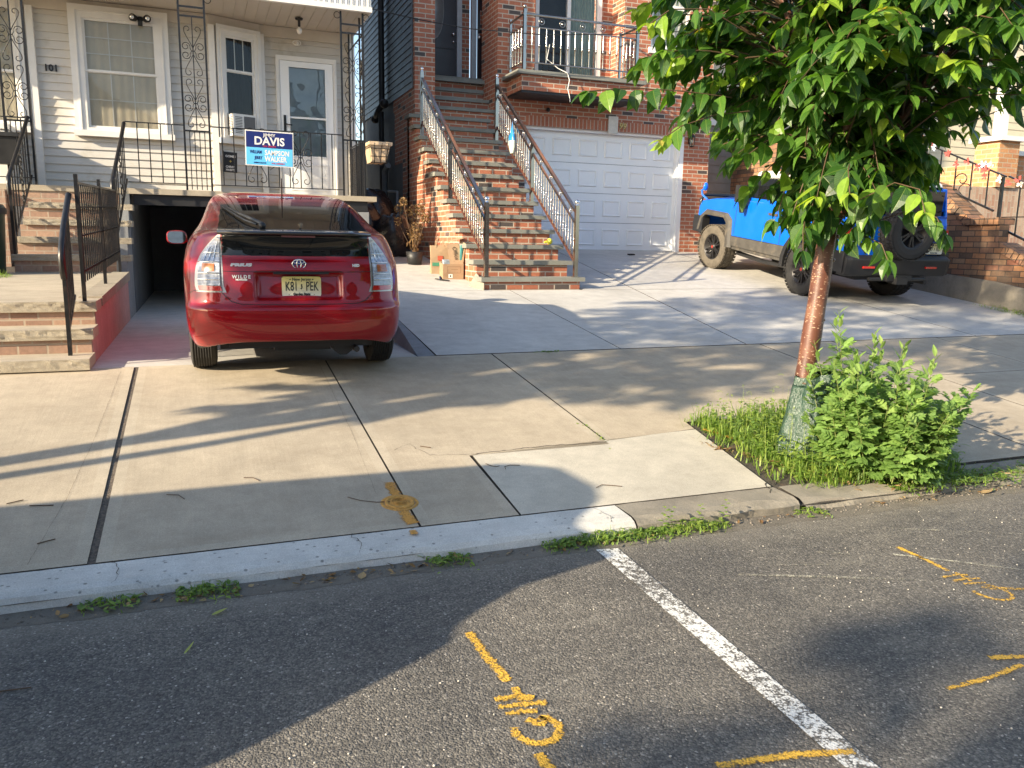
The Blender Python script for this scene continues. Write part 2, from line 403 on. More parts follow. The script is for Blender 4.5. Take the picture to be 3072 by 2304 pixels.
M['slab'] = concretemat('rough_stone_slab', (.44, .38, .29), stain=.5, stc=(.2, .17, .13), bmp=.5)
M['rough'] = concretemat('rock_face_stone', (.40, .35, .27), stain=.5, stc=(.15, .13, .1), bmp=1.0, grain=2)
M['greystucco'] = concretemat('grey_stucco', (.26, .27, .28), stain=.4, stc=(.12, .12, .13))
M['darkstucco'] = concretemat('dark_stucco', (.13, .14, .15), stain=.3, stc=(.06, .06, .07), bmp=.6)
M['soil'] = plain('soil', (.07, .05, .035), .95, vary=.5, nscale=30, bmp=1.0, bscale=50)
M['gap'] = plain('joint_dirt', (.06, .05, .04), .95, vary=.5, nscale=40, bmp=1, bscale=80)
M['brick'] = brickmat('red_brick', BR, (.50, .42, .33))
M['soldier'] = brickmat('soldier_brick', BR[3:], (.50, .42, .33), bw=.24, rh=.08, off=0)
M['pinkbrick'] = brickmat('tan_brick', [(0, (.24, .14, .10)), (.5, (.36, .235, .165)), (1, (.31, .20, .155))], (.42, .34, .26), bw=.21, rh=.085, ms=.008, stain=((.2, .16, .12), 4, .5))
M['oldbrick'] = brickmat('orange_brick', [(0, (.08, .06, .045)), (.2, (.20, .11, .06)), (.55, (.33, .16, .075)), (.8, (.27, .17, .10)), (1, (.20, .08, .05))], (.07, .055, .045), bw=.235, rh=.085, ms=.007, stain=((.06, .05, .04), 3, .75))
M['tread'] = concretemat('bluestone_tread', (.235, .235, .205), stain=.3, stc=(.12, .12, .1), grain=.2)
M['siding'] = plain('vinyl_siding', (.58, .55, .50), .45, vary=.04, nscale=3, dirt=((.46, .42, .35), 2.5))
M['white'] = plain('white_vinyl', (.74, .72, .68), .4, vary=.05, nscale=4)
M['whitedoor'] = plain('white_painted_metal', (.83, .83, .82), .35, vary=.03, nscale=2)
M['soffit'] = plain('porch_soffit', (.55, .50, .43), .5, vary=.06)
M['charcoal'] = plain('charcoal_siding', (.075, .08, .085), .5, vary=.1)
M['greysiding'] = plain('grey_siding', (.23, .22, .20), .6, vary=.12)
M['cream'] = plain('cream_siding', (.62, .54, .38), .5, vary=.05)
M['iron'] = plain('black_iron', (.009, .009, .010), .38, vary=.3, nscale=20, dirt=((.03, .022, .017), 12))
M['steel'] = plain('stainless_steel', (.44, .41, .37), .18, 1.0, vary=.08, nscale=8)
M['woodrail'] = plain('dark_red_rail', (.12, .045, .03), .3, .3, vary=.2)
M['black'] = plain('black_plastic', (.016, .016, .017), .5, vary=.2)
M['blackdusty'] = plain('dusty_black_plastic', (.06, .055, .048), .65, vary=.25, nscale=5, dirt=((.12, .1, .075), 6))
M['gloss'] = plain('gloss_black', (.006, .006, .008), .04, vary=.1, coat=1)
M['rubber'] = plain('tyre_rubber', (.022, .021, .02), .75, vary=.25, nscale=15)
M['rubberdusty'] = plain('dusty_tyre_rubber', (.10, .085, .065), .85, vary=.3, nscale=9)
M['rim'] = plain('dark_rim', (.03, .028, .028), .35, .4, vary=.2)
M['alloy'] = plain('alloy_rim', (.45, .45, .46), .3, .9)
M['carglass'] = plain('car_glass', (.008, .009, .010), .03, vary=.1, spec=.35)
M['silver'] = plain('silver_letters', (.75, .75, .78), .25, .4, vary=.05)
M['chrome'] = plain('chrome', (.85, .85, .85), .05, 1.0, vary=.02)
M['glass'] = glassmat('window_glass', (.95, .96, .94), .36, .03)
M['doorglass'] = glassmat('door_glass', (.85, .88, .88), .8, .25)
M['curtain'] = plain('curtain', (.40, .36, .28), .9, vary=.1, nscale=2)
M['blind'] = plain('room_blind', (.60, .53, .42), .8, vary=.12, nscale=2)
M['dark'] = plain('dark_interior', (.02, .02, .022), .8)
M['mirror'] = plain('mirror_glass', (.8, .85, .9), .01, 1.0, vary=0)
M['redpaint'] = carpaint('red_car_paint', (.27, .001, .005), flake=.12, rough=.4, dustf=.0)
M['bluepaint'] = carpaint('blue_car_paint', (.002, .125, .70), flake=.0, rough=.45, dustf=.02)
M['yellowbag'] = plain('yellow_plastic', (.7, .65, .05), .4)
# ================================================================ GROUND
def G(y): return .47+.122*(y-7.05)          # the pavement and driveways climb from the kerb to the houses
def slab(mb, q, zf=G, rim=.06, sides='FRBL', th=.06, rimm=1):
    """q: four (x,y) corners front-left, front-right, back-right, back-left; top with a trowelled rim"""
    q = [Vector((a, b)) for a, b in q]
    off = [rim if s in sides else 0 for s in 'FRBL']
    ins = []
    for i in range(4):
        p0, p, p1 = q[i-1], q[i], q[(i+1) % 4]
        e0 = (p-p0).normalized(); e1 = (p1-p).normalized()
        n0 = Vector((-e0.y, e0.x)); n1 = Vector((-e1.y, e1.x))
        d0, d1 = off[i-1], off[i]
        A = Matrix(((n0.x, n0.y), (n1.x, n1.y)))
        r = A.inverted() @ Vector((d0, d1)); ins.append(p+r)
    P = lambda v, dz=0: (v.x, v.y, zf(v.y)+dz)
    mb.face([P(v) for v in ins], 0)
    for i in range(4):
        j = (i+1) % 4; o0, o1 = q[i], q[j]
        if off[i] > 0: mb.face([P(o0), P(o1), P(ins[j]), P(ins[i])], rimm)
        mb.face([P(o0, -th), P(o1, -th), P(o1), P(o0)], 2)
g = MB(); g.face([(-200, -200, -.3), (200, -200, -.3), (200, 200, -.3), (-200, 200, -.3)]); struct(g.build('ground', M['soil'], recalc=False))
g = MB(); g.face([(-90, -9, 0), (90, -9, 0), (90, 3.66, 0), (-90, 3.66, 0)]); struct(g.build('road', M['asphalt'], recalc=False))
g = MB()
for a, b in ((3.6, 60),): g.face([(-40, a, G(a)-.035), (40, a, G(a)-.035), (40, 21, G(21)-.035), (-40, 21, G(21)-.035)])
g2 = g.build('ground_base', M['gap'], recalc=False); struct(g2)
# the sunken drive needs a hole in that sheet: rebuild as pieces
bpy.data.objects.remove(g2)
g = MB()
def gq(x0, x1, y0, y1): g.face([(x0, y0, G(y0)-.016), (x1, y0, G(y0)-.016), (x1, y1, G(y1)-.016), (x0, y1, G(y1)-.016)])
gq(-40, 40, 3.6, 7.14); gq(-40, -.9, 7.14, 21); gq(1.97, 40, 7.14, 21)
struct(g.build('soil_bed', M['gap'], recalc=False))
g = MB(); g.face([(-.53, 3.85, G(3.85)-.007), (-.495, 3.85, G(3.85)-.007), (-.495, 7.135, G(7.135)-.007), (-.53, 7.135, G(7.135)-.007)]); struct(g.build('joint_fill', plain('joint_grit', (.13, .105, .08), .95, vary=.6, nscale=70, bmp=1, bscale=120), recalc=False))

mb = MB()
for x0, x1 in ((-6.6, -5.08), (-5.06, -3.55), (-3.53, -2.04), (-2.02, -.53), (-.495, .992)): slab(mb, [(x0, 3.85), (x1, 3.85), (x1, 7.135), (x0, 7.135)])
slab(mb, [(1.004, 3.85), (1.545, 3.85), (1.545, 4.72), (1.004, 4.72)], sides='FRL')
slab(mb, [(1.004, 4.72), (2.543, 4.72), (2.543, 7.135), (1.004, 7.135)], sides='RBL')
slab(mb, [(2.557, 4.78), (3.32, 4.87), (3.34, 5.02), (2.557, 5.02)], sides='L')
slab(mb, [(2.557, 5.02), (5.63, 5.02), (5.63, 7.135), (2.557, 7.135)], sides='RBL')
slab(mb, [(4.78, 3.88), (5.63, 3.88), (5.63, 5.02), (4.78, 5.02)], sides='FRL')
for x0, x1, y0, y1 in ((5.645, 6.62, 3.88, 7.135), (6.635, 8.2, 5.76, 7.135), (6.635, 8.2, 3.88, 5.75), (8.21, 9.8, 5.76, 7.135), (8.21, 9.8, 3.88, 5.75), (9.81, 11.4, 3.88, 7.135), (11.41, 13, 3.88, 7.135), (13.01, 16, 3.88, 7.135), (16.01, 20, 3.88, 7.135)):
    slab(mb, [(x0, y0), (x1, y0), (x1, y1), (x0, y1)])
struct(mb.build('sidewalk', [M['walk'], M['walkrim'], M['gap']], recalc=False))
mb = MB(); slab(mb, [(1.557, 3.85), (3.2, 3.85), (3.32, 4.86), (1.567, 4.715)], rim=.09)
struct(mb.build('sidewalk_patch', [M['patch'], M['patch'], M['gap']], recalc=False))
mb = MB()
for q in ([(2.02, 7.16), (3.94, 7.16), (3.97, 10.4), (2.02, 10.4)], [(3.95, 7.16), (5.47, 7.16), (5.92, 10.4), (3.98, 10.4)],
          [(5.485, 7.16), (8.88, 7.16), (8.99, 10.395), (5.935, 10.395)], [(8.895, 7.16), (11.2, 7.16), (11.2, 10.395), (9.005, 10.395)],
          [(5.1, 10.41), (5.92, 10.41), (6.55, 14.9), (5.1, 14.9)], [(5.935, 10.41), (8.99, 10.41), (9.14, 14.9), (6.565, 14.9)], [(9.005, 10.41), (11.2, 10.41), (11.2, 19), (9.15, 19)],
          [(2.02, 10.41), (3.7, 10.41), (3.7, 20), (2.02, 20)]):
    slab(mb, q, rim=.05)
struct(mb.build('driveway', [M['drive'], M['drive'], M['gap']], recalc=False))
mb = MB(); LZ = .474
mb.face([(-.9, 7.15, LZ), (1.84, 7.15, LZ), (1.84, 17.6, LZ), (-.9, 17.6, LZ)])
mb.face([(1.84, 7.15, LZ+.001), (2.0, 7.15, G(7.15)), (2.02, 9.2, G(9.2)), (1.9, 8.9, LZ)], 1)
mb.face([(1.84, 7.15, LZ), (1.9, 8.9, LZ), (1.84, 8.9, LZ)], 1)
mb.face([(1.9, 8.9, LZ), (2.02, 9.2, G(9.2)), (2.02, 17, G(17)), (1.9, 17, LZ)], 1)
struct(mb.build('level_driveway', [M['drive'], M['greystucco']], recalc=False))

# kerb: bright concrete, then old broken stretch, then stone
def kerb(name, x0, x1, m, ztop=.055, yb=3.845, yf=3.60, rough=.004, seed=1):
    mb = MB(); n = max(2, int((x1-x0)/.04)); rows = []
    prof = [(yb, G(yb)-.05), (yb, G(yb)-.004), (yf+.06, ztop+.012), (yf+.02, ztop), (yf, ztop-.02), (yf-.01, -.01)]
    for i in range(n+1):
        x = x0+(x1-x0)*i/n; row = []
        for k, (y, z) in enumerate(prof):
            j = mnoise.noise((x*6, k*3.1, seed))*rough*(2.5 if k >= 3 else 1)
            row.append((x, y+j, z+(mnoise.noise((x*5, k*2, seed+7))*rough if 1 < k < 5 else 0)))
        rows.append(row)
    mb.grid(rows, 0, smooth=False); return struct(mb.build(name, m, recalc=True))
kerb('kerb', -8, 2.12, M['kerb'])
kerb('kerb_old', 2.125, 3.21, M['oldcon'], rough=.012, seed=3, ztop=.06)
kerb('kerb_stone', 3.25, 16, M['oldcon'], rough=.01, seed=5, ztop=.045)
# hairline cracks and joints drawn as thin dark fillets
mb = MB()
def crack(pts, zf, w=.004, seed=0, amp=.012):
    random.seed(seed); P = []
    for (a, b), (c, d) in zip(pts[:-1], pts[1:]):
        n = max(3, int(math.hypot(c-a, d-b)/.03))
        for i in range(n): t = i/n; P.append((a+(c-a)*t+random.uniform(-amp, amp), b+(d-b)*t+random.uniform(-amp, amp)))
    P.append(pts[-1])
    for p, q in zip(P[:-1], P[1:]):
        d = Vector((q[0]-p[0], q[1]-p[1])).normalized(); nn = Vector((-d.y, d.x))*w/2*random.uniform(.5, 1.4)
        mb.face([(p[0]-nn.x, p[1]-nn.y, zf(p[1])), (q[0]-nn.x, q[1]-nn.y, zf(q[1])), (q[0]+nn.x, q[1]+nn.y, zf(q[1])), (p[0]+nn.x, p[1]+nn.y, zf(p[1]))])
kz = lambda y: (.0705 if y > 3.66 else .062)+(y-3.66)*.03+.004
for x, s in ((-.42, 1), (.64, 2), (1.98, 3)): crack([(x, 3.845), (x+.03, 3.72), (x+.005, 3.63)], kz, .0025, s)
gz2 = lambda y: G(y)+.0025
crack([(1.1, 4.9), (1.22, 5.0), (1.3, 4.78), (1.56, 4.72)], gz2, .0025, 5, .012)
crack([(1.56, 4.73), (2.0, 4.77), (2.55, 4.76)], gz2, .006, 6, .01)
crack([(-.62, 7.0), (-.66, 5.4), (-.7, 4.6), (-.77, 3.9)], gz2, .0012, 7, .002)
crack([(.93, 7.0), (.9, 5.2), (.86, 4.3)], gz2, .001, 8, .002)
crack([(3.2, 3.9), (3.1, 3.7)], gz2, .008, 9, .01)
struct(mb.build('pavement_cracks', M['gap'], recalc=False))

# road paint
def stroke(mb, pts, w, z=.004, jitter=.12, seed=0):
    """band along a polyline; UV x runs -1..1 across it"""
    random.seed(seed); pts = [Vector(p) for p in pts]; dense = []
    for a, b in zip(pts[:-1], pts[1:]):
        n = max(2, int((b-a).length/.02))
        dense += [a.lerp(b, i/n) for i in range(n)]
    dense.append(pts[-1]); L = []
    for i, p in enumerate(dense):
        t = (dense[min(i+1, len(dense)-1)]-dense[max(0, i-1)]).normalized(); nn = Vector((-t.y, t.x))
        ww = w/2*(1+random.uniform(-jitter, jitter)); L.append((p-nn*ww, p+nn*ww))
    for i in range(len(L)-1):
        a, b, c, d = L[i][0], L[i+1][0], L[i+1][1], L[i][1]
        zz = z(p.y) if callable(z) else z
        e0 = 1 if False else 0
        mb.face([(a.x, a.y, z(a.y) if callable(z) else z), (b.x, b.y, z(b.y) if callable(z) else z), (c.x, c.y, z(c.y) if callable(z) else z), (d.x, d.y, z(d.y) if callable(z) else z)], 0, uv=[(-1, 0), (-1, 0), (1, 0), (1, 0)])
mb = MB(); mb.face([(1.80, 3.44, .004), (1.72, 1.66, .004), (1.70, -3, .004), (1.81, -3, .004), (1.815, 1.66, .004), (1.915, 3.42, .004)][::-1]); struct(mb.build('parking_line', M['line'], recalc=True))
mb = MB()
stroke(mb, [(2.28, 2.95), (2.62, 2.81), (2.94, 2.67), (3.05, 2.62)], .045, seed=1)
stroke(mb, [(3.2, 2.9), (3.42, 2.73), (3.62, 2.56), (3.9, 2.36)], .04, seed=2)
stroke(mb, [(2.85, 3.05), (3.0, 2.98)], .05, seed=3); stroke(mb, [(2.55, 2.98), (2.8, 2.9)], .012, seed=4); stroke(mb, [(3.5, 3.2), (4.4, 2.75)], .02, seed=5)
struct(mb.build('faded_road_marking', M['ghost'], recalc=False))
def gas_mark(name, stem, bars, ring, w=.062, extra=()):
    mb = MB(); stroke(mb, stem, w, seed=1)
    k = 0
    for b in bars: k += 1; stroke(mb, b, w*.8, z=.005+.0003*k, seed=k)
    stroke(mb, ring, w*.82, z=.0045, seed=9, jitter=.2)
    for e in extra: stroke(mb, e, w, seed=11)
    return struct(mb.build(name, M['yellow'], recalc=False))
def arc(cx, cy, rx, ry, a0, a1, n=22): return [(cx+rx*math.cos(R(a0+(a1-a0)*i/n)), cy+ry*math.sin(R(a0+(a1-a0)*i/n))) for i in range(n+1)]
gas_mark('utility_marking', [(.925, 2.82), (.93, 2.62), (.945, 2.43)],
         [[(.95, 2.385), (.945, 2.30)], [(.86, 2.335), (.93, 2.33), (.99, 2.30)], [(.855, 2.29), (.94, 2.275), (1.02, 2.262)], [(.865, 2.245), (.93, 2.24), (.97, 2.225)]],
         [(.92, 2.195), (.955, 2.15)]+arc(.93, 2.135, .072, .075, 65, -205)[1:], extra=([(.885, 2.02), (.893, 1.93), (.905, 1.75)],))
gas_mark('utility_marking', [(3.30, 2.97), (3.30, 2.80), (3.285, 2.65)],
         [[(3.3, 2.62), (3.28, 2.52)], [(3.19, 2.6), (3.27, 2.60), (3.33, 2.58)], [(3.2, 2.55), (3.28, 2.55), (3.35, 2.53)], [(3.22, 2.51), (3.28, 2.5), (3.33, 2.485)]],
         [(3.27, 2.46), (3.31, 2.42)]+arc(3.265, 2.405, .075, .085, 65, -205)[1:], w=.045)
mb = MB(); stroke(mb, [(1.36, 1.785), (1.6, 1.75), (1.80, 1.70)], .05, z=.0065, seed=3); stroke(mb, [(2.38, 1.87), (2.6, 1.875), (2.79, 1.9)], .04, seed=4); stroke(mb, [(2.72, 1.98), (3.0, 1.9)], .05, seed=5); stroke(mb, [(3.35, 2.42), (3.6, 2.3)], .05, seed=6)
struct(mb.build('utility_marking', M['yellow'], recalc=False))
mb = MB()
stroke(mb, [(.965, 4.42), (.963, 4.17), (.953, 3.96), (.97, 3.88)], .085, z=lambda y: G(y)+.003, seed=3); stroke(mb, [(.945, 3.8), (.94, 3.74)], .05, z=lambda y: .082, seed=3)
struct(mb.build('utility_marking_orange', M['orange'], recalc=False))
mb = MB(); stroke(mb, [(3.48, 4.62), (3.38, 4.84)], .05, z=lambda y: G(y)+.006, seed=3); struct(mb.build('utility_marking_orange', M['orange'], recalc=False))
# iron valve cover on the walk
t = thing('valve_cover', 'small round rusty iron valve cover set in the sidewalk and sprayed orange', 'valve cover', (.96, 4.145, G(4.145)+.002), (math.atan(.122), 0, 0))
m_rust = plain('rusty_iron_sprayed', (.52, .27, .06), .8, vary=.35, nscale=40, bmp=.6, bscale=90)
mb = MB(); mb.lathe((0, 0, 0), [(.0001, .004), (.05, .005), (.056, .001), (.062, .001), (.066, .007), (.08, .006), (.083, -.004)], 28); mb.build('lid', m_rust, t)
mb = MB()
for k in range(3): mb.tube([(r*math.cos(a), r*math.sin(a), .007) for r in [.018+.013*k] for a in [i*.42 for i in range(16)]], .0022, 4)
mb.build('raised_rings', m_rust, t)
mb = MB(); mb.lathe((0, 0, 0), [(.084, -.004), (.088, .0015), (.1, .001), (.104, -.002)], 28); mb.build('collar', m_rust, t)
# ================================================================ LEFT HOUSE (pale siding, porch)
def lap_wall(mb, x0, x1, y, z0, z1, h=.112, d=.019, mi=0, dirv=(1, 0), org=None):
    """clapboards on a wall facing -Y (or along dirv from org)"""
    if org is None: P = lambda a, dd, z: (a, y-dd, z)
    else:
        nx, ny = dirv[1], -dirv[0]
        P = lambda a, dd, z: (org[0]+dirv[0]*a+nx*dd, org[1]+dirv[1]*a+ny*dd, z)
    z = z0
    while z < z1-1e-4:
        t = min(z+h, z1)
        mb.face([P(x0, d, z), P(x1, d, z), P(x1, .001, t), P(x0, .001, t)], mi)
        mb.face([P(x0, 0, z), P(x1, 0, z), P(x1, d, z), P(x0, d, z)], mi)
        z = t
def scroll(mb, cx, cz, s, r=.006, P=None, flip=1):
    """lyre pair with four spirals, height about s"""
    P = P or (lambda a, z: (a, 0, z))
    def spiral(x0, z0, rad, a0, turns, sgn):
        return [(x0+rad*(1-.62*i/14)*math.cos(a0+sgn*turns*2*math.pi*i/14), z0+rad*(1-.62*i/14)*math.sin(a0+sgn*turns*2*math.pi*i/14)) for i in range(15)]
    for sx in (-1, 1):
        for sz in (-1, 1):
            # teardrop arm ending in a curl
            arm = [(0, .06), (.05, .16), (.11, .27), (.155, .36), (.165, .42)]
            curl = [(.10+.065*(1-.5*i/9)*math.cos(-.2+i*.55), .43+.065*(1-.5*i/9)*math.sin(-.2+i*.55)) for i in range(10)]
            pts = [P(cx+sx*a*s, cz+sz*b*s) for a, b in arm+curl]
            mb.tube(pts, r, 4, caps=False)
            sp = spiral(.14, .085, .09, R(200), 1.25, -1)
            mb.tube([P(cx+sx*a*s, cz+sz*b*s) for a, b in [(0, .01), (.03, .0)]+sp], r, 4, caps=False)
DK = 2.18; YF = 12.5; YW = 13.5
house = thing('sided_house', 'pale beige vinyl sided house with iron porch columns above the red car', 'house', (.3, 13.5, 2.18))
hp = house
def H(mb, name, m, parent=None, **k):
    mb.xf(Matrix.Translation((-.3, -13.5, -2.18))); return mb.build(name, m, parent or house, **k)
mb = MB(); lap_wall(mb, -5, .32, YW, 2.2, 4.62); H(mb, 'wall', M['siding'])
a1 = Vector((.32, 13.5)); a2 = Vector((1.05, 13.78)); dv = (a2-a1).normalized(); LA = (a2-a1).length
mb = MB(); lap_wall(mb, 0, LA, 0, 2.2, 4.62, dirv=(dv.x, dv.y), org=a1); H(mb, 'wall', M['siding'])
mb = MB(); lap_wall(mb, 1.05, 2.45, 13.8, 2.2, 4.62)
mb.box((2.44, 13.78, 2.2), (2.5, 19, 8)); mb.box((-5, 13.55, 4.9), (2.5, 14, 8)); H(mb, 'wall', M['siding'])
mb = MB(); mb.box((-5, 13.46, 4.62), (.3, 13.53, 4.78)); mb.box((1.02, 13.76, 4.62), (2.5, 13.83, 4.78))
mb.hexa([(.3, 13.45, 4.62), (1.04, 13.74, 4.62), (1.04, 13.8, 4.62), (.3, 13.52, 4.62), (.3, 13.45, 4.78), (1.04, 13.74, 4.78), (1.04, 13.8, 4.78), (.3, 13.52, 4.78)]); H(mb, 'frieze_board', M['soffit'])
mb = MB()
for x, y in ((-2.03, 13.46), (.33, 13.47), (1.06, 13.75), (2.46, 13.77)): mb = MB(); mb.box((x-.045, y-.03, 2.19), (x+.045, y+.04, 4.64)); H(mb, 'corner_post', M['white'], bevel=.006)
# window with two sashes
def window(parent, name, x0, x1, z0, z1, y, grid_top=(3, 3), grid_bot=(3, 3), open_bottom=None, trim=.17, curtain=M['blind'], Mx=None, meet=None, frame_m=None, toptrim=None):
    """double-hung window facing -Y; local coordinates, optionally turned by Mx"""
    fm = frame_m or M['white']; tt = toptrim or trim
    def fin(mb, nm, m, par, **k):
        if Mx is not None: mb.xf(Mx)
        mb.xf(Matrix.Translation((-.3, -13.5, -2.18))) if parent is house else None
        return mb.build(nm, m, par, **k)
    f = MB(); t = trim
    f.box((x0, y-.05, z0), (x0+t, y+.02, z1)); f.box((x1-t, y-.05, z0), (x1, y+.02, z1))
    f.box((x0+t, y-.05, z1-tt), (x1-t, y+.02, z1)); f.box((x0-.02, y-.075, z0-.03), (x1+.02, y+.02, z0+.05)); f.box((x0+t, y-.05, z0+.05), (x1-t, y+.02, z0+.09))
    f.box((x0+t*.45, y-.066, z0+.055), (x0+t*.55, y-.049, z1-tt*.5)); f.box((x1-t*.55, y-.066, z0+.055), (x1-t*.45, y-.049, z1-tt*.5)); f.box((x0+t*.45, y-.066, z1-tt*.5), (x1-t*.45, y-.049, z1-tt*.4))
    w = fin(f, name, fm, parent, bevel=.004)
    gx0, gx1, gz0, gz1 = x0+t, x1-t, z0+.09, z1-tt; zm = meet or (gz0+gz1)/2
    sash = MB(); s = .032
    for (a, b, dy) in ((zm-.01, gz1, -.034), (gz0, zm+.012, -.02)):
        sash.box((gx0, y+dy, a), (gx0+s, y+dy+.018, b)); sash.box((gx1-s, y+dy, a), (gx1, y+dy+.018, b))
        sash.box((gx0+s, y+dy, a), (gx1-s, y+dy+.018, a+s)); sash.box((gx0+s, y+dy, b-s), (gx1-s, y+dy+.018, b))
    fin(sash, 'sash', fm, w)
    pn = MB()
    pn.face([(gx0+s, y-.024, zm+.02), (gx1-s, y-.024, zm+.02), (gx1-s, y-.024, gz1-s), (gx0+s, y-.024, gz1-s)])
    pn.face([(gx0+s, y-.01, gz0+s), (gx1-s, y-.01, gz0+s), (gx1-s, y-.01, zm-.02), (gx0+s, y-.01, zm-.02)])
    fin(pn, 'pane', M['glass'], w, recalc=False)
    gr = MB()
    for (nx, nz), a, b, yy in ((grid_top, zm+.02, gz1-s, y-.018), (grid_bot, gz0+s, zm-.02, y-.004)):
        for i in range(1, nx): x = gx0+s+(gx1-gx0-2*s)*i/nx; gr.box((x-.007, yy, a), (x+.007, yy+.003, b))
        for i in range(1, nz): z = a+(b-a)*i/nz; gr.box((gx0+s, yy-.0005, z-.007), (gx1-s, yy+.0025, z+.007))
    if gr.v: fin(gr, 'glazing_bar', fm, w)
    cu = MB(); 
    cu.grid([[(gx0+(gx1-gx0)*i/40, y+.004+.004*math.sin(i*1.3), z) for i in range(41)] for z in (gz0, gz1)], 0)
    fin(cu, 'blind', curtain, w, recalc=False)
    return w
window(house, 'window', -1.55, -.26, 2.97, 4.72, YW-.04, (3, 3), (3, 2), trim=.17, meet=3.84)
Mw2 = Matrix(((dv.x, -dv.y, 0, a1.x), (dv.y, dv.x, 0, a1.y), (0, 0, 1, 0), (0, 0, 0, 1)))
w2 = window(house, 'window',   .06, .75, 2.98, 4.66, -.04, (3, 1), (1, 1), trim=.11, meet=4.02, Mx=Mw2, curtain=M['dark'], toptrim=.14)
# left bay window at the frame edge
window(house, 'window', -3.2, -2.12, 2.97, 4.72, YW-.04, (1, 1), (1, 1), trim=.12, meet=3.75)
# air conditioner in the angled window
ac = thing('air_conditioner', 'small white window air conditioner with louvred side in the angled porch window', 'air conditioner', (.66, 13.6, 3.0), (0, 0, math.atan2(dv.y, dv.x)))
mb = MB(); mb.box((-.16, -.22, .06), (.2, .0, .38)); mb.build('casing', M['white'], ac, bevel=.012)
mb = MB()
for k in range(11): mb.box((-.165, -.2, .1+k*.023), (-.159, -.06, .108+k*.023)); mb.box((-.13, -.224, .1+k*.023), (-.02, -.219, .108+k*.023))
mb.build('louvres', M['black'], ac)
mb = MB(); mb.box((.01, -.226, .09), (.185, -.219, .35)); mb.build('grille', plain('ac_grille', (.12, .12, .12), .6), ac)
mb = MB(); mb.box((-.27, -.045, .05), (-.165, -.035, .40)); mb.build('side_panel', M['curtain'], ac)
# storm door
k = 13.8/13.5
dx0, dx1, dz0, dz1 = 1.27, 2.21, 2.2, 4.36; yd = 13.78
f = MB(); f.box((dx0, yd-.05, dz0), (dx0+.055, yd+.02, dz1)); f.box((dx1-.055, yd-.05, dz0), (dx1, yd+.02, dz1)); f.box((dx0+.055, yd-.05, dz1-.07), (dx1-.055, yd+.02, dz1))
f.box((dx0+.02, yd-.06, dz0), (dx0+.035, yd-.049, dz1-.02)); f.box((dx1-.035, yd-.06, dz0), (dx1-.02, yd-.049, dz1-.02)); H(f, 'door_frame', M['white'], bevel=.004)
d = MB(); a, b = dx0+.06, dx1-.06; gx0, gx1, gz0, gz1 = a+.13, b-.12, 2.84, 4.2
d.box((a, yd-.045, dz0+.02), (gx0, yd-.01, dz1-.075)); d.box((gx1, yd-.045, dz0+.02), (b, yd-.01, dz1-.075)); d.box((gx0, yd-.045, gz1), (gx1, yd-.01, dz1-.075)); d.box((gx0, yd-.045, dz0+.02), (gx1, yd-.01, gz0))
door = H(d, 'storm_door', M['whitedoor'], bevel=.006)
d = MB()
for (p, q, r_, s_) in ((gx0-.02, gx1+.02, gz0-.02, gz1+.02), (a+.12, b-.1, 2.3, 2.72)):
    d.box((p, yd-.052, r_), (p+.025, yd-.044, s_)); d.box((q-.025, yd-.052, r_), (q, yd-.044, s_)); d.box((p+.025, yd-.052, r_), (q-.025, yd-.044, r_+.025)); d.box((p+.025, yd-.052, s_-.025), (q-.025, yd-.044, s_))
H(d, 'door_moulding', M['whitedoor'], door, bevel=.004)
d = MB(); d.face([(gx0, yd-.03, gz0), (gx1, yd-.03, gz0), (gx1, yd-.03, gz1), (gx0, yd-.03, gz1)]); H(d, 'door_pane', M['doorglass'], door, recalc=False)
d = MB(); d.box((gx0, yd-.034, 3.42), (gx1, yd-.028, 3.45)); H(d, 'mid_bar', M['whitedoor'], door)
d = MB(); d.box((gx0, yd-.002, gz0), (gx1, yd, gz1)); H(d, 'inner_door', plain('inner_door', (.50, .52, .52), .5), door)
d = MB(); d.box((a+.035, yd-.055, 3.2), (a+.075, yd-.045, 3.46)); d.tube([(a+.055, yd-.05, 3.32), (a+.055, yd-.09, 3.32), (a+.16, yd-.09, 3.31)], .009, 8); H(d, 'handle', M['black'], door)
# porch deck
mb = MB(); mb.box((-.86, YF, DK-.075), (2.58, 14, DK)); mb.box((-5, YF, DK-.075), (-.862, 14, DK)); H(mb, 'porch_deck', M['slab'], bevel=.012)
mb = MB(); mb.box((-.8, YF+.05, DK-.22), (2.45, YF+.16, DK-.076)); H(mb, 'beam', M['black'])
mb = MB(); mb.box((2.16, YF+.06, G(12.5)-.5), (2.47, YF+.4, DK-.23)); H(mb, 'pillar', M['greystucco'], bevel=.02)
mb = MB(); mb.box((-.97, 12.45, .3), (-.845, 17.6, DK-.08)); mb.box((-.845, 17.5, .3), (2.5, 17.6, 2.1)); mb.box((2.3, 13.3, .3), (2.45, 17.6, 2.1))
mb.box((-.97, 14.2, DK-.09), (2.5, 17.6, DK-.08)); mb.box((-5, 12.75, .9), (-2.3, 12.95, 2.1)); H(mb, 'cellar_wall', M['darkstucco'])
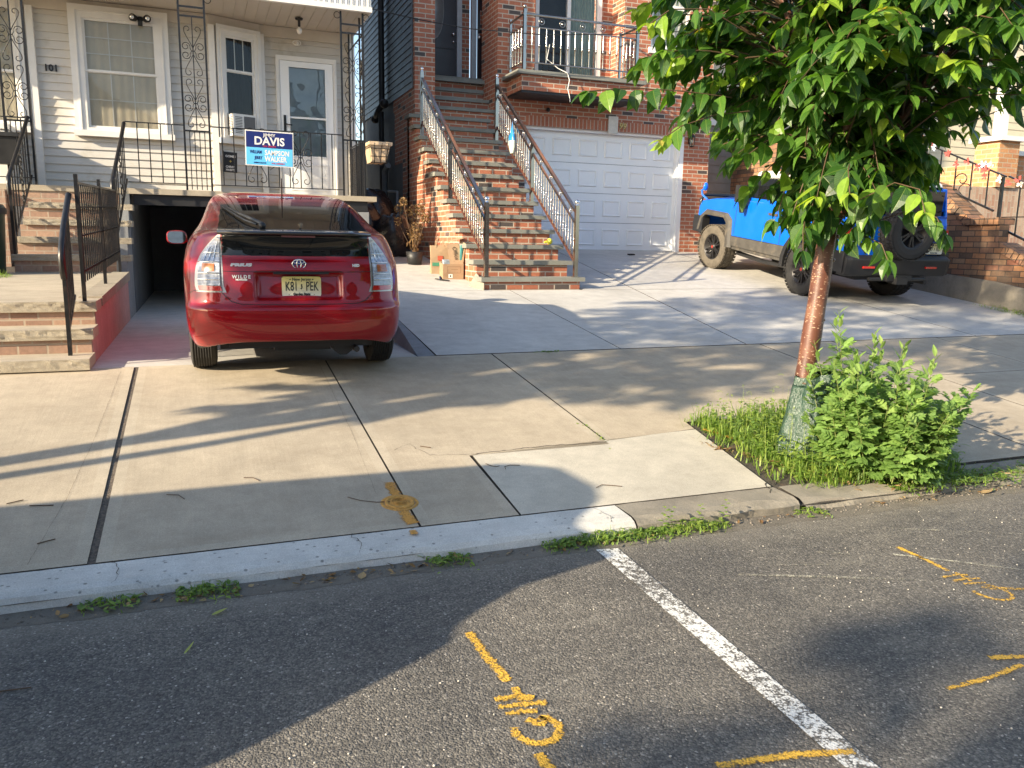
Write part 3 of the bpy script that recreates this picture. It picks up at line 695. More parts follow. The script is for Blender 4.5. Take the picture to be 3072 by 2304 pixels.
# porch roof
mb = MB(); mb.box((-5, YF-.08, 4.86), (2.52, YF-.05, 5.6))
x = -2.6
while x < 2.5: mb.box((x, YF-.092, 4.86), (x+.012, YF-.0805, 5.6)); mb.box((x+.03, YF-.088, 4.86), (x+.036, YF-.0805, 5.6)); x += .078
mb.box((-5, YF-.095, 4.79), (2.53, YF-.03, 4.859)); H(mb, 'fascia', M['white'])
mb = MB(); mb.box((-5, YF-.03, 4.79), (2.5, 13.82, 4.81)); x = -2.6
while x < 2.5: mb.box((x, YF-.02, 4.778), (x+.012, 13.8, 4.789)); x += .155
H(mb, 'soffit', M['soffit'])
mb = MB(); mb.box((2.5, YF-.05, 4.79), (2.53, 14, 5.6)); mb.box((-5, YF-.05, 5.6), (2.53, 14, 5.66)); H(mb, 'porch_roof', M['white'])
mb = MB(); mb.prism([(-5.2, 8), (2.7, 8), (2.7, 8.1), (-5.2, 8.1)], 13.3, 20, plane='XZ'); H(mb, 'roof', M['charcoal'])
# iron columns
def column(x0, x1, y):
    P = lambda a, z: (a, y, z); cx = (x0+x1)/2
    mb = MB()
    for x in (x0, x1): mb.box((x-.013, y-.013, DK), (x+.013, y+.013, 4.79))
    c = H(mb, 'porch_column', M['iron'])
    mb = MB()
    for z in (2.99, 4.5, 4.62): mb.box((x0+.013, y-.01, z-.011), (x1-.013, y+.01, z+.011))
    for i in range(1, 5): x = x0+(x1-x0)*i/5; mb.box((x-.006, y-.006, DK+.01), (x+.006, y+.006, 2.98))
    mb.box((cx-.007, y-.007, 3.0), (cx+.007, y+.007, 4.49))
    H(mb, 'column_bars', M['iron'], c)
    mb = MB()
    for cz in (3.36, 4.05): scroll(mb, cx, cz, .66, .0055, P)
    for x in (x0-.05, x1+.05): mb.tube([(x+.045*math.cos(i*.5), y, 4.735+.045*math.sin(i*.5)) for i in range(14)], .005, 4)
    H(mb, 'scrollwork', M['iron'], c)
column(-2.26, -1.96, YF+.02); column(-.10, .23, YF+.02); column(2.09, 2.41, YF+.02)
# return of the corner column, along the side of the porch
mb = MB()
for y in (12.78, 13.7): mb.box((2.395, y-.012, DK), (2.42, y+.012, 4.79))
for z in (3.0, 4.5): mb.box((2.4, 12.54, z-.01), (2.415, 13.7, z+.01))
for i in range(1, 15): y = 12.54+i*.077; mb.box((2.402, y-.006, DK), (2.413, y+.006, 2.98))
scroll(mb, 12.65, 3.4, .6, .0055, lambda a, z: (2.408, a, z)); scroll(mb, 12.65, 4.05, .6, .0055, lambda a, z: (2.408, a, z))
H(mb, 'side_ironwork', M['iron'])
# porch railings
def porch_rail(x0, x1, n, scrolls=()):
    y = YF+.02; mb = MB(); mb.bar((x0, y, 3.06), (x1, y, 3.06), .028, .014); r_ = H(mb, 'railing', M['iron']); mb = MB(); mb.bar((x0, y, 2.265), (x1, y, 2.265), .022, .012); H(mb, 'bottom_rail', M['iron'], r_)
    for i in range(1, n+1):
        x = x0+(x1-x0)*i/(n+1); b_ = MB(); b_.box((x-.007, y-.007, 2.27), (x+.007, y+.007, 3.053)); H(b_, 'baluster', M['iron'], r_)
    if scrolls:
        s_ = MB()
        for i in scrolls: scroll(s_, x0+(x1-x0)*i/(n+1), 2.70, .78, .0055, lambda a, z: (a, y-.01, z))
        H(s_, 'scrollwork', M['iron'], r_)
porch_rail(-.85, -.11, 4); porch_rail(.24, 2.08, 11, (4, 8))
mb = MB(); mb.bar((-3.2, YF+.02, 3.03), (-1.97, YF+.02, 3.03), .028, .014); mb.bar((-3.2, YF+.02, 2.27), (-1.97, YF+.02, 2.27), .022, .012)
for i in range(7): mb.box((-3.05+i*.16, YF+.013, 2.27), (-3.036+i*.16, YF+.027, 3.02))
H(mb, 'railing', M['iron'])
n_ = lettering('101', M['black'], house, Matrix.Translation((-.3, -13.5, -2.18)) @ face_front(-1.81, 13.478, 3.84), .125, .012, 'house_number', bold=.004)
# lamps on the porch
mb = MB(); mb.lathe((1.57, 13.1, 4.772), [(.0001, 0), (.06, 0), (.055, -.02), (.02, -.03), (.02, -.11), (.001, -.12)], 14); l_ = H(mb, 'ceiling_lamp', M['black'])
mb = MB(); mb.ball((1.57, 13.1, 4.60), .04, 8, sc=(1, 1, 1.25)); H(mb, 'bulb', M['white'], l_)
mb = MB(); mb.tube([(1.6+.06*math.cos(i*.3), 13.73, 4.56+.035*math.sin(i*.3)) for i in range(22)], .01, 6); mb.ball((1.6, 13.73, 4.555), .03, 6); H(mb, 'doorbell_lamp', M['white'])
# motion flood light above the window
t = thing('security_light', 'black twin-head security light fixed above the large window', 'lamp', (-.62, 13.42, 4.6))
mb = MB(); mb.lathe((0, 0, 0), [(.001, .03), (.05, .03), (.05, .0), (.03, -.02), (.001, -.02)], 14, axis='Y'); mb.box((-.03, -.09, -.1), (.03, -.03, -.04)); mb.build('bracket', M['black'], t)
for sx in (-1, 1):
    mb = MB(); mb.lathe((sx*.085, -.06, 0), [(.02, .07), (.045, .03), (.052, -.03), (.05, -.035), (.001, -.03)], 14, axis='Y', M=Matrix.Rotation(sx*.5, 3, 'Z')); mb.build('lamp_head', M['black'], t)
    mb = MB(); mb.ball((sx*.1, -.1, 0), .034, 8); mb.build('bulb', M['mirror'], t)

# ---------------------------------------------------------------- front steps
stp = thing('front_steps', 'stone and brick front steps with a landing beside the red car', 'steps', (-1.6, 7.1, .48))
def S(mb, name, m, parent=None, **k):
    mb.xf(Matrix.Translation((1.6, -7.1, -.48))); return mb.build(name, m, parent or stp, **k)
def stone(x0, x1, y0, y1, z0, z1, seed=0, name='stone_tread', side=True):
    mb = MB(); n = int((x1-x0)/.03); rows = []
    ys = [(y1, z1), (y0+.015, z1), (y0, z1-.004)]
    K = 5
    for i in range(n+1):
        x = x0+(x1-x0)*i/n; row = [(x, y1, z1), (x, y0+.02, z1)]
        for k in range(K+1):
            z = z1-.003-(z1-z0)*k/K; j = mnoise.noise((x*14, z*30, seed))*.014*(math.sin(math.pi*min(1, (k+.3)/K)))
            row.append((x, y0+j, z))
        row.append((x, y1, z0)); rows.append(row)
    mb.grid(rows, 0, smooth=False, mf=lambda i, j: 0 if j < 1 else (1 if 1 <= j <= K+1 else 0))
    for r_, e in ((rows[0], 0), (rows[-1], 0)): mb.face(r_ if e else r_[::-1], 0)
    return S(mb, name, [M['slab'], M['rough']], recalc=True)
lw = [(7.04, .57), (7.40, .77), (7.75, .97)]
for i, (y, z) in enumerate(lw):
    stone(-4, -.84, y, (lw[i+1][0]+.05 if i < 2 else 8.15), z-.085, z, i)
    mb = MB(); mb.box((-4, y+.035, (.44 if i == 0 else lw[i-1][1]-.002)), (-.86, y+.3, z-.086)); S(mb, 'brick_riser', M['pinkbrick'])
mb = MB(); mb.hexa([(-4, 8.15, .8), (-.97, 8.15, .8), (-.97, 11.5, .8), (-4, 11.5, .8), (-4, 8.15, .968), (-.97, 8.15, .968), (-.97, 11.5, 1.07), (-4, 11.5, 1.07)]); S(mb, 'landing', M['slab'])
mb = MB(); mb.hexa([(-1.02, 8.151, .9), (-.83, 8.151, .9), (-.83, 11.45, .98), (-1.02, 11.45, .98), (-1.02, 8.151, .985), (-.83, 8.151, .985), (-.83, 11.45, 1.085), (-1.02, 11.45, 1.085)]); S(mb, 'coping', M['rough'], bevel=.01)
mb = MB(); mb.hexa([(-.965, 7.12, .4), (-.85, 7.12, .4), (-.85, 11.4, .4), (-.965, 11.4, .4), (-.965, 7.12, .48), (-.85, 7.12, .48), (-.85, 11.4, .99), (-.965, 11.4, .99)])
mb.v[-4-0:] = mb.v[-4:]
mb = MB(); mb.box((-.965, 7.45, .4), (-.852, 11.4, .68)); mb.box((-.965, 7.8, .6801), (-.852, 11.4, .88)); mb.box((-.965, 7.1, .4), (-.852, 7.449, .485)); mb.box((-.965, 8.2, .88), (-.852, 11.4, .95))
m_pink = concretemat('red_bounce_tinted_wall', (.52, .30, .27), stain=.4, stc=(.3, .25, .2), grain=.4)  # base colour tinted pink to carry sunlight bounced off the red car
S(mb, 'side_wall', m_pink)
up_ = [(11.42, 1.29), (11.69, 1.505), (11.96, 1.73), (12.23, 1.95)]
for i, (y, z) in enumerate(up_):
    stone(-2.12+(.03*i), -.80, y, (up_[i+1][0]+.05 if i < 3 else 12.56), z-.075, z, 10+i)
    mb = MB(); mb.box((-2.1, y+.035, (1.0 if i == 0 else up_[i-1][1]-.002)), (-.86, y+.32, z-.076)); S(mb, 'brick_riser', M['pinkbrick'])
    mb = MB(); mb.box((-.97, y-.03, .3), (-.852, y+.24, z-.08)); S(mb, 'side_wall', M['greystucco'])
mb = MB(); mb.box((-2.3, 12.52, 1.9), (-.87, 12.7, DK-.077)); S(mb, 'brick_riser', M['pinkbrick'])
mb = MB(); mb.box((-5, 12.4, 1.0), (-2.31, 12.6, DK-.077)); S(mb, 'brick_riser', M['pinkbrick'])

# ---------------------------------------------------------------- iron step railings
def rail_thing(label, loc): return thing('step_railing', label, 'railing', loc, group='black iron step railings')
t = rail_thing('black iron fence section with close set bars along the landing edge', (-.93, 9.5, 1.0))
L0 = Matrix.Translation((.93, -9.5, -1.0))
for y, zt in ((7.80, 2.03), (9.55, 2.10), (11.35, 2.22)): mb = MB(); mb.box((-.945, y-.02, .97+(y-7.8)*.03), (-.915, y+.02, zt)); mb.xf(L0); mb.build('post', M['iron'], t)
mb = MB()
for o_, w in ((.86, .02), (.66, .012), (.42, .012), (.12, .02)): mb.bar((-.93, 7.8, 1.1+o_), (-.93, 11.35, 1.22+o_), .02, w)
mb.xf(L0); mb.build('rail', M['iron'], t)
N_ = 24
for i in range(1, N_):
    y = 7.8+(11.35-7.8)*i/N_; z = 1.1+.12*i/N_
    mb = MB(); mb.box((-.936, y-.006, z+.02), (-.924, y+.006, z+.86)); mb.xf(L0); mb.build('baluster', M['iron'], t)
t = rail_thing('sloping black iron handrail on the lowest steps, curving down at its end', (-1.0, 7.2, .57))
L0 = Matrix.Translation((1.0, -7.2, -.57))
mb = MB(); mb.tube([(-.99, 7.78, 1.86), (-1.0, 7.45, 1.6), (-1.0, 7.24, 1.42), (-1.0, 7.2, 1.36), (-1.0, 7.22, 1.24), (-1.0, 7.26, 1.19)], .024, 8); mb.xf(L0); mb.build('handrail', M['iron'], t)
mb = MB(); mb.bar((-1.0, 7.28, .57), (-1.0, 7.28, 1.42), .03); mb.bar((-1.0, 7.28, .76), (-1.0, 7.78, 1.02), .02); mb.xf(L0); mb.build('frame', M['iron'], t)
for i in range(1, 6):
    y = 7.28+.085*i; mb = MB(); mb.box((-1.008, y-.008, .76+.5*(y-7.28)), (-.992, y+.008, 1.44+.72*(y-7.28))); mb.xf(L0); mb.build('baluster', M['iron'], t)
def upper_rail(x0, x1, label):
    t = rail_thing(label, (x0, 11.45, 1.29)); L0 = Matrix.Translation((-x0, -11.45, -1.29))
    def X(y): return x0+(x1-x0)*(y-11.4)/1.1
    mb = MB(); mb.tube([(x1, 12.52, 3.04), (X(12.3), 12.3, 2.86), (X(11.6), 11.6, 2.33), (x0, 11.44, 2.2), (x0, 11.4, 2.12), (x0, 11.43, 2.0)], .026, 8); mb.xf(L0); mb.build('handrail', M['iron'], t)
    mb = MB(); mb.bar((x0, 11.47, 1.29), (x0, 11.47, 2.2), .03); mb.bar((x0, 11.47, 1.45), (x1, 12.5, 2.3), .02); mb.xf(L0); mb.build('frame', M['iron'], t)
    for i in range(1, 9):
        if i in (4, 5): continue
        y = 11.47+.115*i; mb = MB(); mb.box((X(y)-.007, y-.007, 1.45+.82*(y-11.47)), (X(y)+.007, y+.007, 2.22+.77*(y-11.47))); mb.xf(L0); mb.build('baluster', M['iron'], t)
    mb = MB(); xc = X(12.0); c_ = 2.27
    for s_ in range(5):
        mb.tube([(xc, 12.0+.045*math.cos(i*.6), c_-.3+s_*.14+.05*math.sin(i*.6)) for i in range(14)], .006, 4)
        mb.tube([(xc+.01, 12.0+.03*math.cos(i*.9), c_-.24+s_*.14+.035*math.sin(i*.9)) for i in range(8)], .006, 4)
    mb.xf(L0); mb.build('scrollwork', M['iron'], t)
upper_rail(-2.08, -2.0, 'left black iron handrail of the upper steps, beside the dark bin')
upper_rail(-.96, -.86, 'right black iron handrail of the upper steps against the porch rail')
# ================================================================ BRICK HOUSE
bh = thing('brick_house', 'red brick house with white garage door and small balcony', 'house', (6.8, 14.6, 1.3))
def B(mb, name, m, parent=None, **k):
    mb.xf(Matrix.Translation((-6.8, -14.6, -1.3))); return mb.build(name, m, parent or bh, **k)
Y0 = 14.6; TOP = 9.5
mb = MB()
def bx(x0, x1, z0, z1, y0=Y0, y1=None): mb.box((x0, y0, z0), (x1, y1 or y0+.12, z1))
bx(3.72, 4.09, .9, TOP, y1=15.55); bx(5.27, 5.85, 1, TOP); bx(9.33, 9.93, 1, TOP)
bx(5.85, 9.33, 3.885, 4.16); bx(5.85, 6.0, 4.16, TOP); bx(6.0, 7.85, 4.16, 4.4)
bx(7.85, 9.33, 4.16, 5.22); bx(7.85, 8.45, 5.22, TOP); bx(8.45, 9.33, 7.0, TOP)
# recess behind the balcony
bx(6.0, 6.2, 4.4, TOP, 15.1); bx(7.6, 7.85, 4.4, TOP, 15.1); mb.box((7.85, 14.72, 4.4), (7.95, 15.22, TOP)); mb.box((5.88, 14.72, 4.4), (6.0, 15.22, TOP)); bx(6.2, 7.6, 6.75, TOP, 15.1)
# entry walls
mb.box((5.27, 14.72, 1), (5.39, 15.5, TOP)); mb.box((5.39, 15.4, 1), (5.62, 15.5, TOP)); mb.box((3.72, 15.551, 3), (3.84, 16.2, TOP)); mb.box((3.72, 16.2, 4), (4.4, 16.3, TOP)); mb.box((5.03, 16.05, 4.5), (5.2, 16.3, TOP))
mb.box((9.83, 14.72, 1), (9.93, 20, TOP))
B(mb, 'wall', M['brick'])
mb = MB(); mb.box((5.85, 14.598, 3.70), (7.57, 14.72, 3.884)); mb.box((7.79, 14.598, 3.70), (9.5, 14.599, 3.884)); mb.box((7.79, 14.599, 3.70), (9.33, 14.72, 3.884)); B(mb, 'soldier_course', M['soldier'], uvswap=True)
mb = MB(); mb.box((7.575, 14.575, 3.66), (7.785, 14.61, 3.98)); B(mb, 'keystone', concretemat('pale_marble', (.7, .67, .6), stain=.4, stc=(.35, .33, .3), bmp=.2), bevel=.008)
mb = MB()
for x0, x1, y, z0, z1 in ((3.65, 3.715, 14.64, 4.22, TOP),): pass
# charcoal clapboard on the side wall (facing -X)
z = 4.22
while z < 8.5:
    mb.face([(3.705, 19.5, z), (3.705, 14.74, z), (3.719, 14.74, z+.12), (3.719, 19.5, z+.12)]); mb.face([(3.719, 19.5, z), (3.719, 14.74, z), (3.705, 14.74, z), (3.705, 19.5, z)][::-1]); z += .12
mb.box((3.70, 14.70, 4.22), (3.725, 14.745, TOP)); B(mb, 'side_siding', M['charcoal'])
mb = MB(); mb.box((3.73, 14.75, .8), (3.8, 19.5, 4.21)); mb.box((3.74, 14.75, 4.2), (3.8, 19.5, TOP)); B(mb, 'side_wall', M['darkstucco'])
mb = MB(); mb.tube([(3.62, 16.9, 8), (3.62, 16.9, 4.25), (3.55, 16.9, 4.12), (3.55, 17.2, 4.05)], .06, 8); mb.tube([(3.60, 16.9, 4.1), (3.62, 16.9, 1.5)], .055, 8)
mb.ball((3.58, 16.5, 4.2), .09, 6); mb.ball((3.58, 17.4, 4.02), .09, 6); B(mb, 'downpipe', M['black'])
mb = MB(); mb.tube([(3.62, 15.6, 1.5), (3.62, 15.6, 2.45), (3.62, 16.4, 2.5)], .03, 6); mb.tube([(3.6, 16.6, 2.0), (3.6, 16.6, 2.9), (3.6, 16.3, 3.0)], .06, 8); mb.box((3.5, 16.4, 2.2), (3.7, 16.8, 2.3)); B(mb, 'gas_pipe', M['greystucco'])
# garage door
gd = MB(); gx0, gx1, gz0, gz1 = 5.85, 9.21, 1.375, 3.66; yd = 14.78
rows, cols = 4, 6; hh = (gz1-gz0)/rows; ww = (gx1-gx0)/cols
gdo = None
for i in range(rows):
    gd = MB(); gd.box((gx0, yd, gz0+hh*i+.004), (gx1, yd+.04, gz0+hh*(i+1)-.004))
    for j in range(cols):
        x0, x1 = gx0+ww*j+.075, gx0+ww*(j+1)-.075; z0, z1 = gz0+hh*i+.12, gz0+hh*(i+1)-.12; d = .022
        o4 = [(x0, z0), (x1, z0), (x1, z1), (x0, z1)]
        i4 = [(x0+d, z0+d), (x1-d, z0+d), (x1-d, z1-d), (x0+d, z1-d)]; k4 = [(x0+d*2.2, z0+d*2.2), (x1-d*2.2, z0+d*2.2), (x1-d*2.2, z1-d*2.2), (x0+d*2.2, z1-d*2.2)]
        for q in range(4):
            c_ = (q+1) % 4
            gd.face([(o4[q][0], yd-.001, o4[q][1]), (o4[c_][0], yd-.001, o4[c_][1]), (i4[c_][0], yd-.024, i4[c_][1]), (i4[q][0], yd-.024, i4[q][1])])
            gd.face([(i4[q][0], yd-.024, i4[q][1]), (i4[c_][0], yd-.024, i4[c_][1]), (k4[c_][0], yd-.006, k4[c_][1]), (k4[q][0], yd-.006, k4[q][1])])
        gd.face([(e, yd-.006, f) for e, f in k4])
    if gdo is None:
        gdo = bpy.data.objects.new('garage_door', None); C.objects.link(gdo); gdo.parent = bh
    B(gd, 'door_section', M['whitedoor'], gdo, recalc=False)
mb = MB(); mb.box((gx0, yd-.005, 1.35), (gx1, yd+.03, 1.374)); B(mb, 'door_seal', M['black'], gdo)
mb = MB(); mb.box((9.21, 14.66, 1.35), (9.328, 14.76, 3.66)); mb.box((9.235, 14.61, 1.35), (9.33, 14.659, 3.69)); mb.box((5.85, 14.66, 3.655), (9.328, 14.76, 3.70)); mb.box((9.21, 14.761, 1.35), (9.25, 14.8, 3.66)); B(mb, 'door_surround', M['whitedoor'], bevel=.004)
mb = MB(); mb.box((5.8, 14.83, 1.2), (9.4, 14.9, 3.9)); B(mb, 'garage_lining', M['dark'])
# balcony
mb = MB(); mb.box((5.46, 13.86, 4.19), (7.83, 14.598, 4.45)); B(mb, 'balcony_base', M['brick'])
mb = MB(); mb.box((5.36, 13.78, 4.452), (7.92, 14.597, 4.52)); bl = B(mb, 'balcony_ledge', M['tread'], bevel=.006)
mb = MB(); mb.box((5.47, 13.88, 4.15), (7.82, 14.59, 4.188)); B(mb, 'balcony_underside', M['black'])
def rail_ball(mb, p, r): mb.ball(p, r, 7)
br_ = bpy.data.objects.new('balcony_railing', None); C.objects.link(br_); br_.parent = bh
for x, y in ((5.5, 13.86), (7.74, 13.86)): mb = MB(); mb.box((x-.025, y-.025, 4.52), (x+.025, y+.025, 5.53)); mb.ball((x, y, 5.57), .035, 7); B(mb, 'post', M['steel'], br_)
for x in (5.49, 7.74): mb = MB(); mb.box((x-.02, 14.5, 4.52), (x+.02, 14.54, 5.5)); B(mb, 'post', M['steel'], br_)
mb = MB()
for z, r in ((5.45, .022), (5.25, .014), (4.66, .014)):
    mb.tube([(5.5, 13.86, z), (7.74, 13.86, z)], r, 8); mb.tube([(5.49, 13.86, z), (5.49, 14.52, z)], r, 8); mb.tube([(7.74, 13.86, z), (7.74, 14.52, z)], r, 8)
B(mb, 'rail', M['steel'], br_)
bal = MB(); bal.lathe((0, 0, 0), [(.011, 0), (.011, .25), (.015, .27), (.022, .29), (.015, .31), (.011, .33), (.011, .6)], 8)
bal0 = bal.build('baluster', M['steel'], br_); bal0.location = (5.5+.14-6.8, 13.86-14.6, 4.66-1.3)
for i in range(1, 15): c_ = bal0.copy(); C.objects.link(c_); c_.parent = br_; c_.location = (5.5+.14*(i+1)-6.8, 13.86-14.6, 4.66-1.3)
for xs in (5.49, 7.74):
    for i in range(4): c_ = bal0.copy(); C.objects.link(c_); c_.parent = br_; c_.location = (xs-6.8, 13.98+.14*i-14.6, 4.66-1.3)
for i in range(5):
    x = 5.82+.4*i; mb = MB()
    mb.tube([(x+.05*math.cos(a*.45), 13.86, 5.35+.05*math.sin(a*.45)) for a in range(15)], .008, 5); mb.ball((x, 13.86, 5.35), .022, 5); B(mb, 'ring', M['steel'], br_)
# balcony doors
mb = MB()
for x0, x1, z0, z1 in ((6.2, 6.27, 4.4, 6.75), (7.5, 7.6, 4.4, 6.75), (6.86, 6.93, 4.4, 6.75), (6.27, 6.86, 6.65, 6.75), (6.93, 7.5, 6.65, 6.75), (6.27, 6.86, 4.4, 4.5), (6.93, 7.5, 4.4, 4.5)): mb.box((x0, 15.06, z0), (x1, 15.14, z1))
bd = B(mb, 'balcony_door', M['white'], bevel=.005)
mb = MB(); mb.face([(6.27, 15.1, 4.5), (7.5, 15.1, 4.5), (7.5, 15.1, 6.65), (6.27, 15.1, 6.65)]); B(mb, 'pane', M['glass'], bd, recalc=False)
m_cur = plain('green_curtain', (.30, .36, .31), .85, vary=.15)
mb = MB(); mb.grid([[(6.93+.57*i/60, 15.2+.015*math.sin(i*.9), z) for i in range(61)] for z in (4.45, 6.7)]); B(mb, 'curtain', m_cur, bd, recalc=False)
mb = MB(); mb.box((6.1, 15.3, 4.3), (6.95, 15.35, 6.8)); B(mb, 'dark_room', M['dark'], bd)
# window on the right
f = MB()
for x0, x1, z0, z1 in ((8.45, 8.51, 5.33, 7), (9.27, 9.33, 5.33, 7), (8.51, 9.27, 6.92, 7), (8.51, 9.27, 5.33, 5.4), (8.51, 9.27, 6.08, 6.16)): f.box((x0, 14.64, z0), (x1, 14.7, z1))
wf = B(f, 'window', M['white'], bevel=.004)
mb = MB(); mb.face([(8.51, 14.67, 5.4), (9.27, 14.67, 5.4), (9.27, 14.67, 6.92), (8.51, 14.67, 6.92)]); B(mb, 'pane', M['glass'], wf, recalc=False)
mb = MB(); mb.grid([[(8.5+.78*i/60, 14.73+.012*math.sin(i*.7)+.02*(i/60-.5)**2, z) for i in range(61)] for z in (5.3, 6.95)]); B(mb, 'curtain', plain('white_curtain', (.6, .6, .55), .85), wf, recalc=False)
mb = MB(); mb.box((8.40, 14.56, 5.222), (9.36, 14.72, 5.33)); B(mb, 'sill', M['white'], wf, bevel=.006)
# entry doors
mb = MB(); mb.box((4.4, 16.06, 4.6), (4.93, 16.12, 6.9))
for z0, z1 in ((4.75, 5.15), (5.25, 5.45)): mb.box((4.5, 16.045, z0), (4.85, 16.059, z1))
ed = B(mb, 'entry_door', plain('dark_door', (.018, .014, .02), .35), bevel=.005)
mb = MB(); mb.lathe((4.46, 16.05, 5.95), [(.001, 0), (.2, 0), (.2, -.012), (.215, -.012), (.215, 0)], 28, axis='Y', M=Matrix.Diagonal((1, 1, 2.6))); B(mb, 'oval_glass', plain('frosted_glass', (.22, .23, .23), .15), ed)
mb = MB(); mb.ball((4.86, 16.02, 5.52), .03, 6); mb.ball((4.86, 16.02, 5.38), .02, 6); B(mb, 'knob', M['chrome'], ed)
mb = MB(); mb.box((4.931, 16.0, 4.58), (5.03, 16.1, 7)); mb.box((5.2, 15.9, 4.58), (5.3, 16.0, 7)); B(mb, 'door_frame', plain('pale_metal_frame', (.42, .44, .46), .4), bevel=.004)
mb = MB(); mb.box((5.301, 15.82, 4.6), (5.6, 15.88, 7)); d2 = B(mb, 'side_door', plain('dark_door_side', (.02, .018, .022), .3))
mb = MB(); mb.box((5.33, 15.78, 5.6), (5.36, 15.80, 5.95)); mb.ball((5.31, 15.77, 5.45), .03, 6); mb.box((5.3, 15.75, 5.48), (5.38, 15.8, 5.52)); B(mb, 'handle', M['chrome'], d2)
mb = MB(); mb.box((3.9, 15.3, 4.5), (5.6, 16.4, 4.56)); B(mb, 'entry_floor', M['tread'])
lettering('99', plain('brass_numeral', (.45, .33, .14), .3, .9), bh, Matrix.Translation((-6.8, -14.6, -1.3)) @ face_front(7.88, 14.575, 3.80), .16, .02, 'house_number', shear=.2)
# black dome camera and hanging cord under the balcony
mb = MB(); mb.ball((6.28, 14.55, 4.0), .04, 6); B(mb, 'dome_camera', M['black'])
t = thing('white_string', 'thin white cord hanging over the balcony ledge down the brick', 'cord', (6.25, 13.8, 4.5))
mb = MB(); mb.tube([(-.25, .1, .5), (-.3, .1, .25), (-.1, .05, .1), (.05, -.03, .02), (.09, -.04, -.1), (.06, -.04, -.25), (.1, -.04, -.38), (.12, -.03, -.47)], .008, 5); mb.build('strand', M['white'], t)
# wall lantern
t = thing('wall_lantern', 'small black wall lantern on the brick pier right of the garage door', 'lamp', (9.44, 14.5, 3.62))
mb = MB(); mb.box((-.03, .06, -.06), (.03, .098, .08)); mb.lathe((0, 0, 0), [(.001, .13), (.03, .115), (.075, .07), (.078, .06), (.05, .06)], 6); mb.lathe((0, 0, 0), [(.055, -.11), (.04, -.13), (.001, -.135)], 6)
mb.bar((0, .07, .12), (0, 0, .12), .015)
for k in range(6): a = k*math.pi/3; mb.bar((.066*math.cos(a), .066*math.sin(a), .06), (.05*math.cos(a), .05*math.sin(a), -.11), .007)
mb.build('frame', M['iron'], t)
mb = MB(); mb.lathe((0, 0, 0), [(.062, .06), (.047, -.11)], 6); mb.build('glass', M['glass'], t, recalc=False)
mb = MB(); mb.ball((0, 0, -.02), .022, 6, sc=(1, 1, 1.8)); mb.build('bulb', M['white'], t)

# ---------------------------------------------------------------- brick staircase
sc = thing('brick_staircase', 'tall red brick staircase with grey stone treads up to the dark entry door', 'staircase', (4.3, 10.4, .88))
def ST(mb, name, m, parent=None, **k):
    mb.xf(Matrix.Translation((-4.3, -10.4, -.88))); return mb.build(name, m, parent or sc, **k)
zk = lambda i: 1.053+.2225*i
yk = lambda i: 10.40+.3295*i
body = MB()
for i in range(17):
    x0, x1 = (3.61, 5.00) if i < 13 else (4.1, 5.265)
    if i == 0: x0, x1 = 3.62, 5.05
    y0 = yk(i)+.035; y1 = yk(i+1)+.034 if i < 16 else 15.4
    body.box((x0, y0, .6), (x1, y1, zk(i)-.061))
body.box((3.61, yk(13)+.036, .6), (4.09, 14.598, zk(12)-.061))
ST(body, 'brick_body', M['brick'])
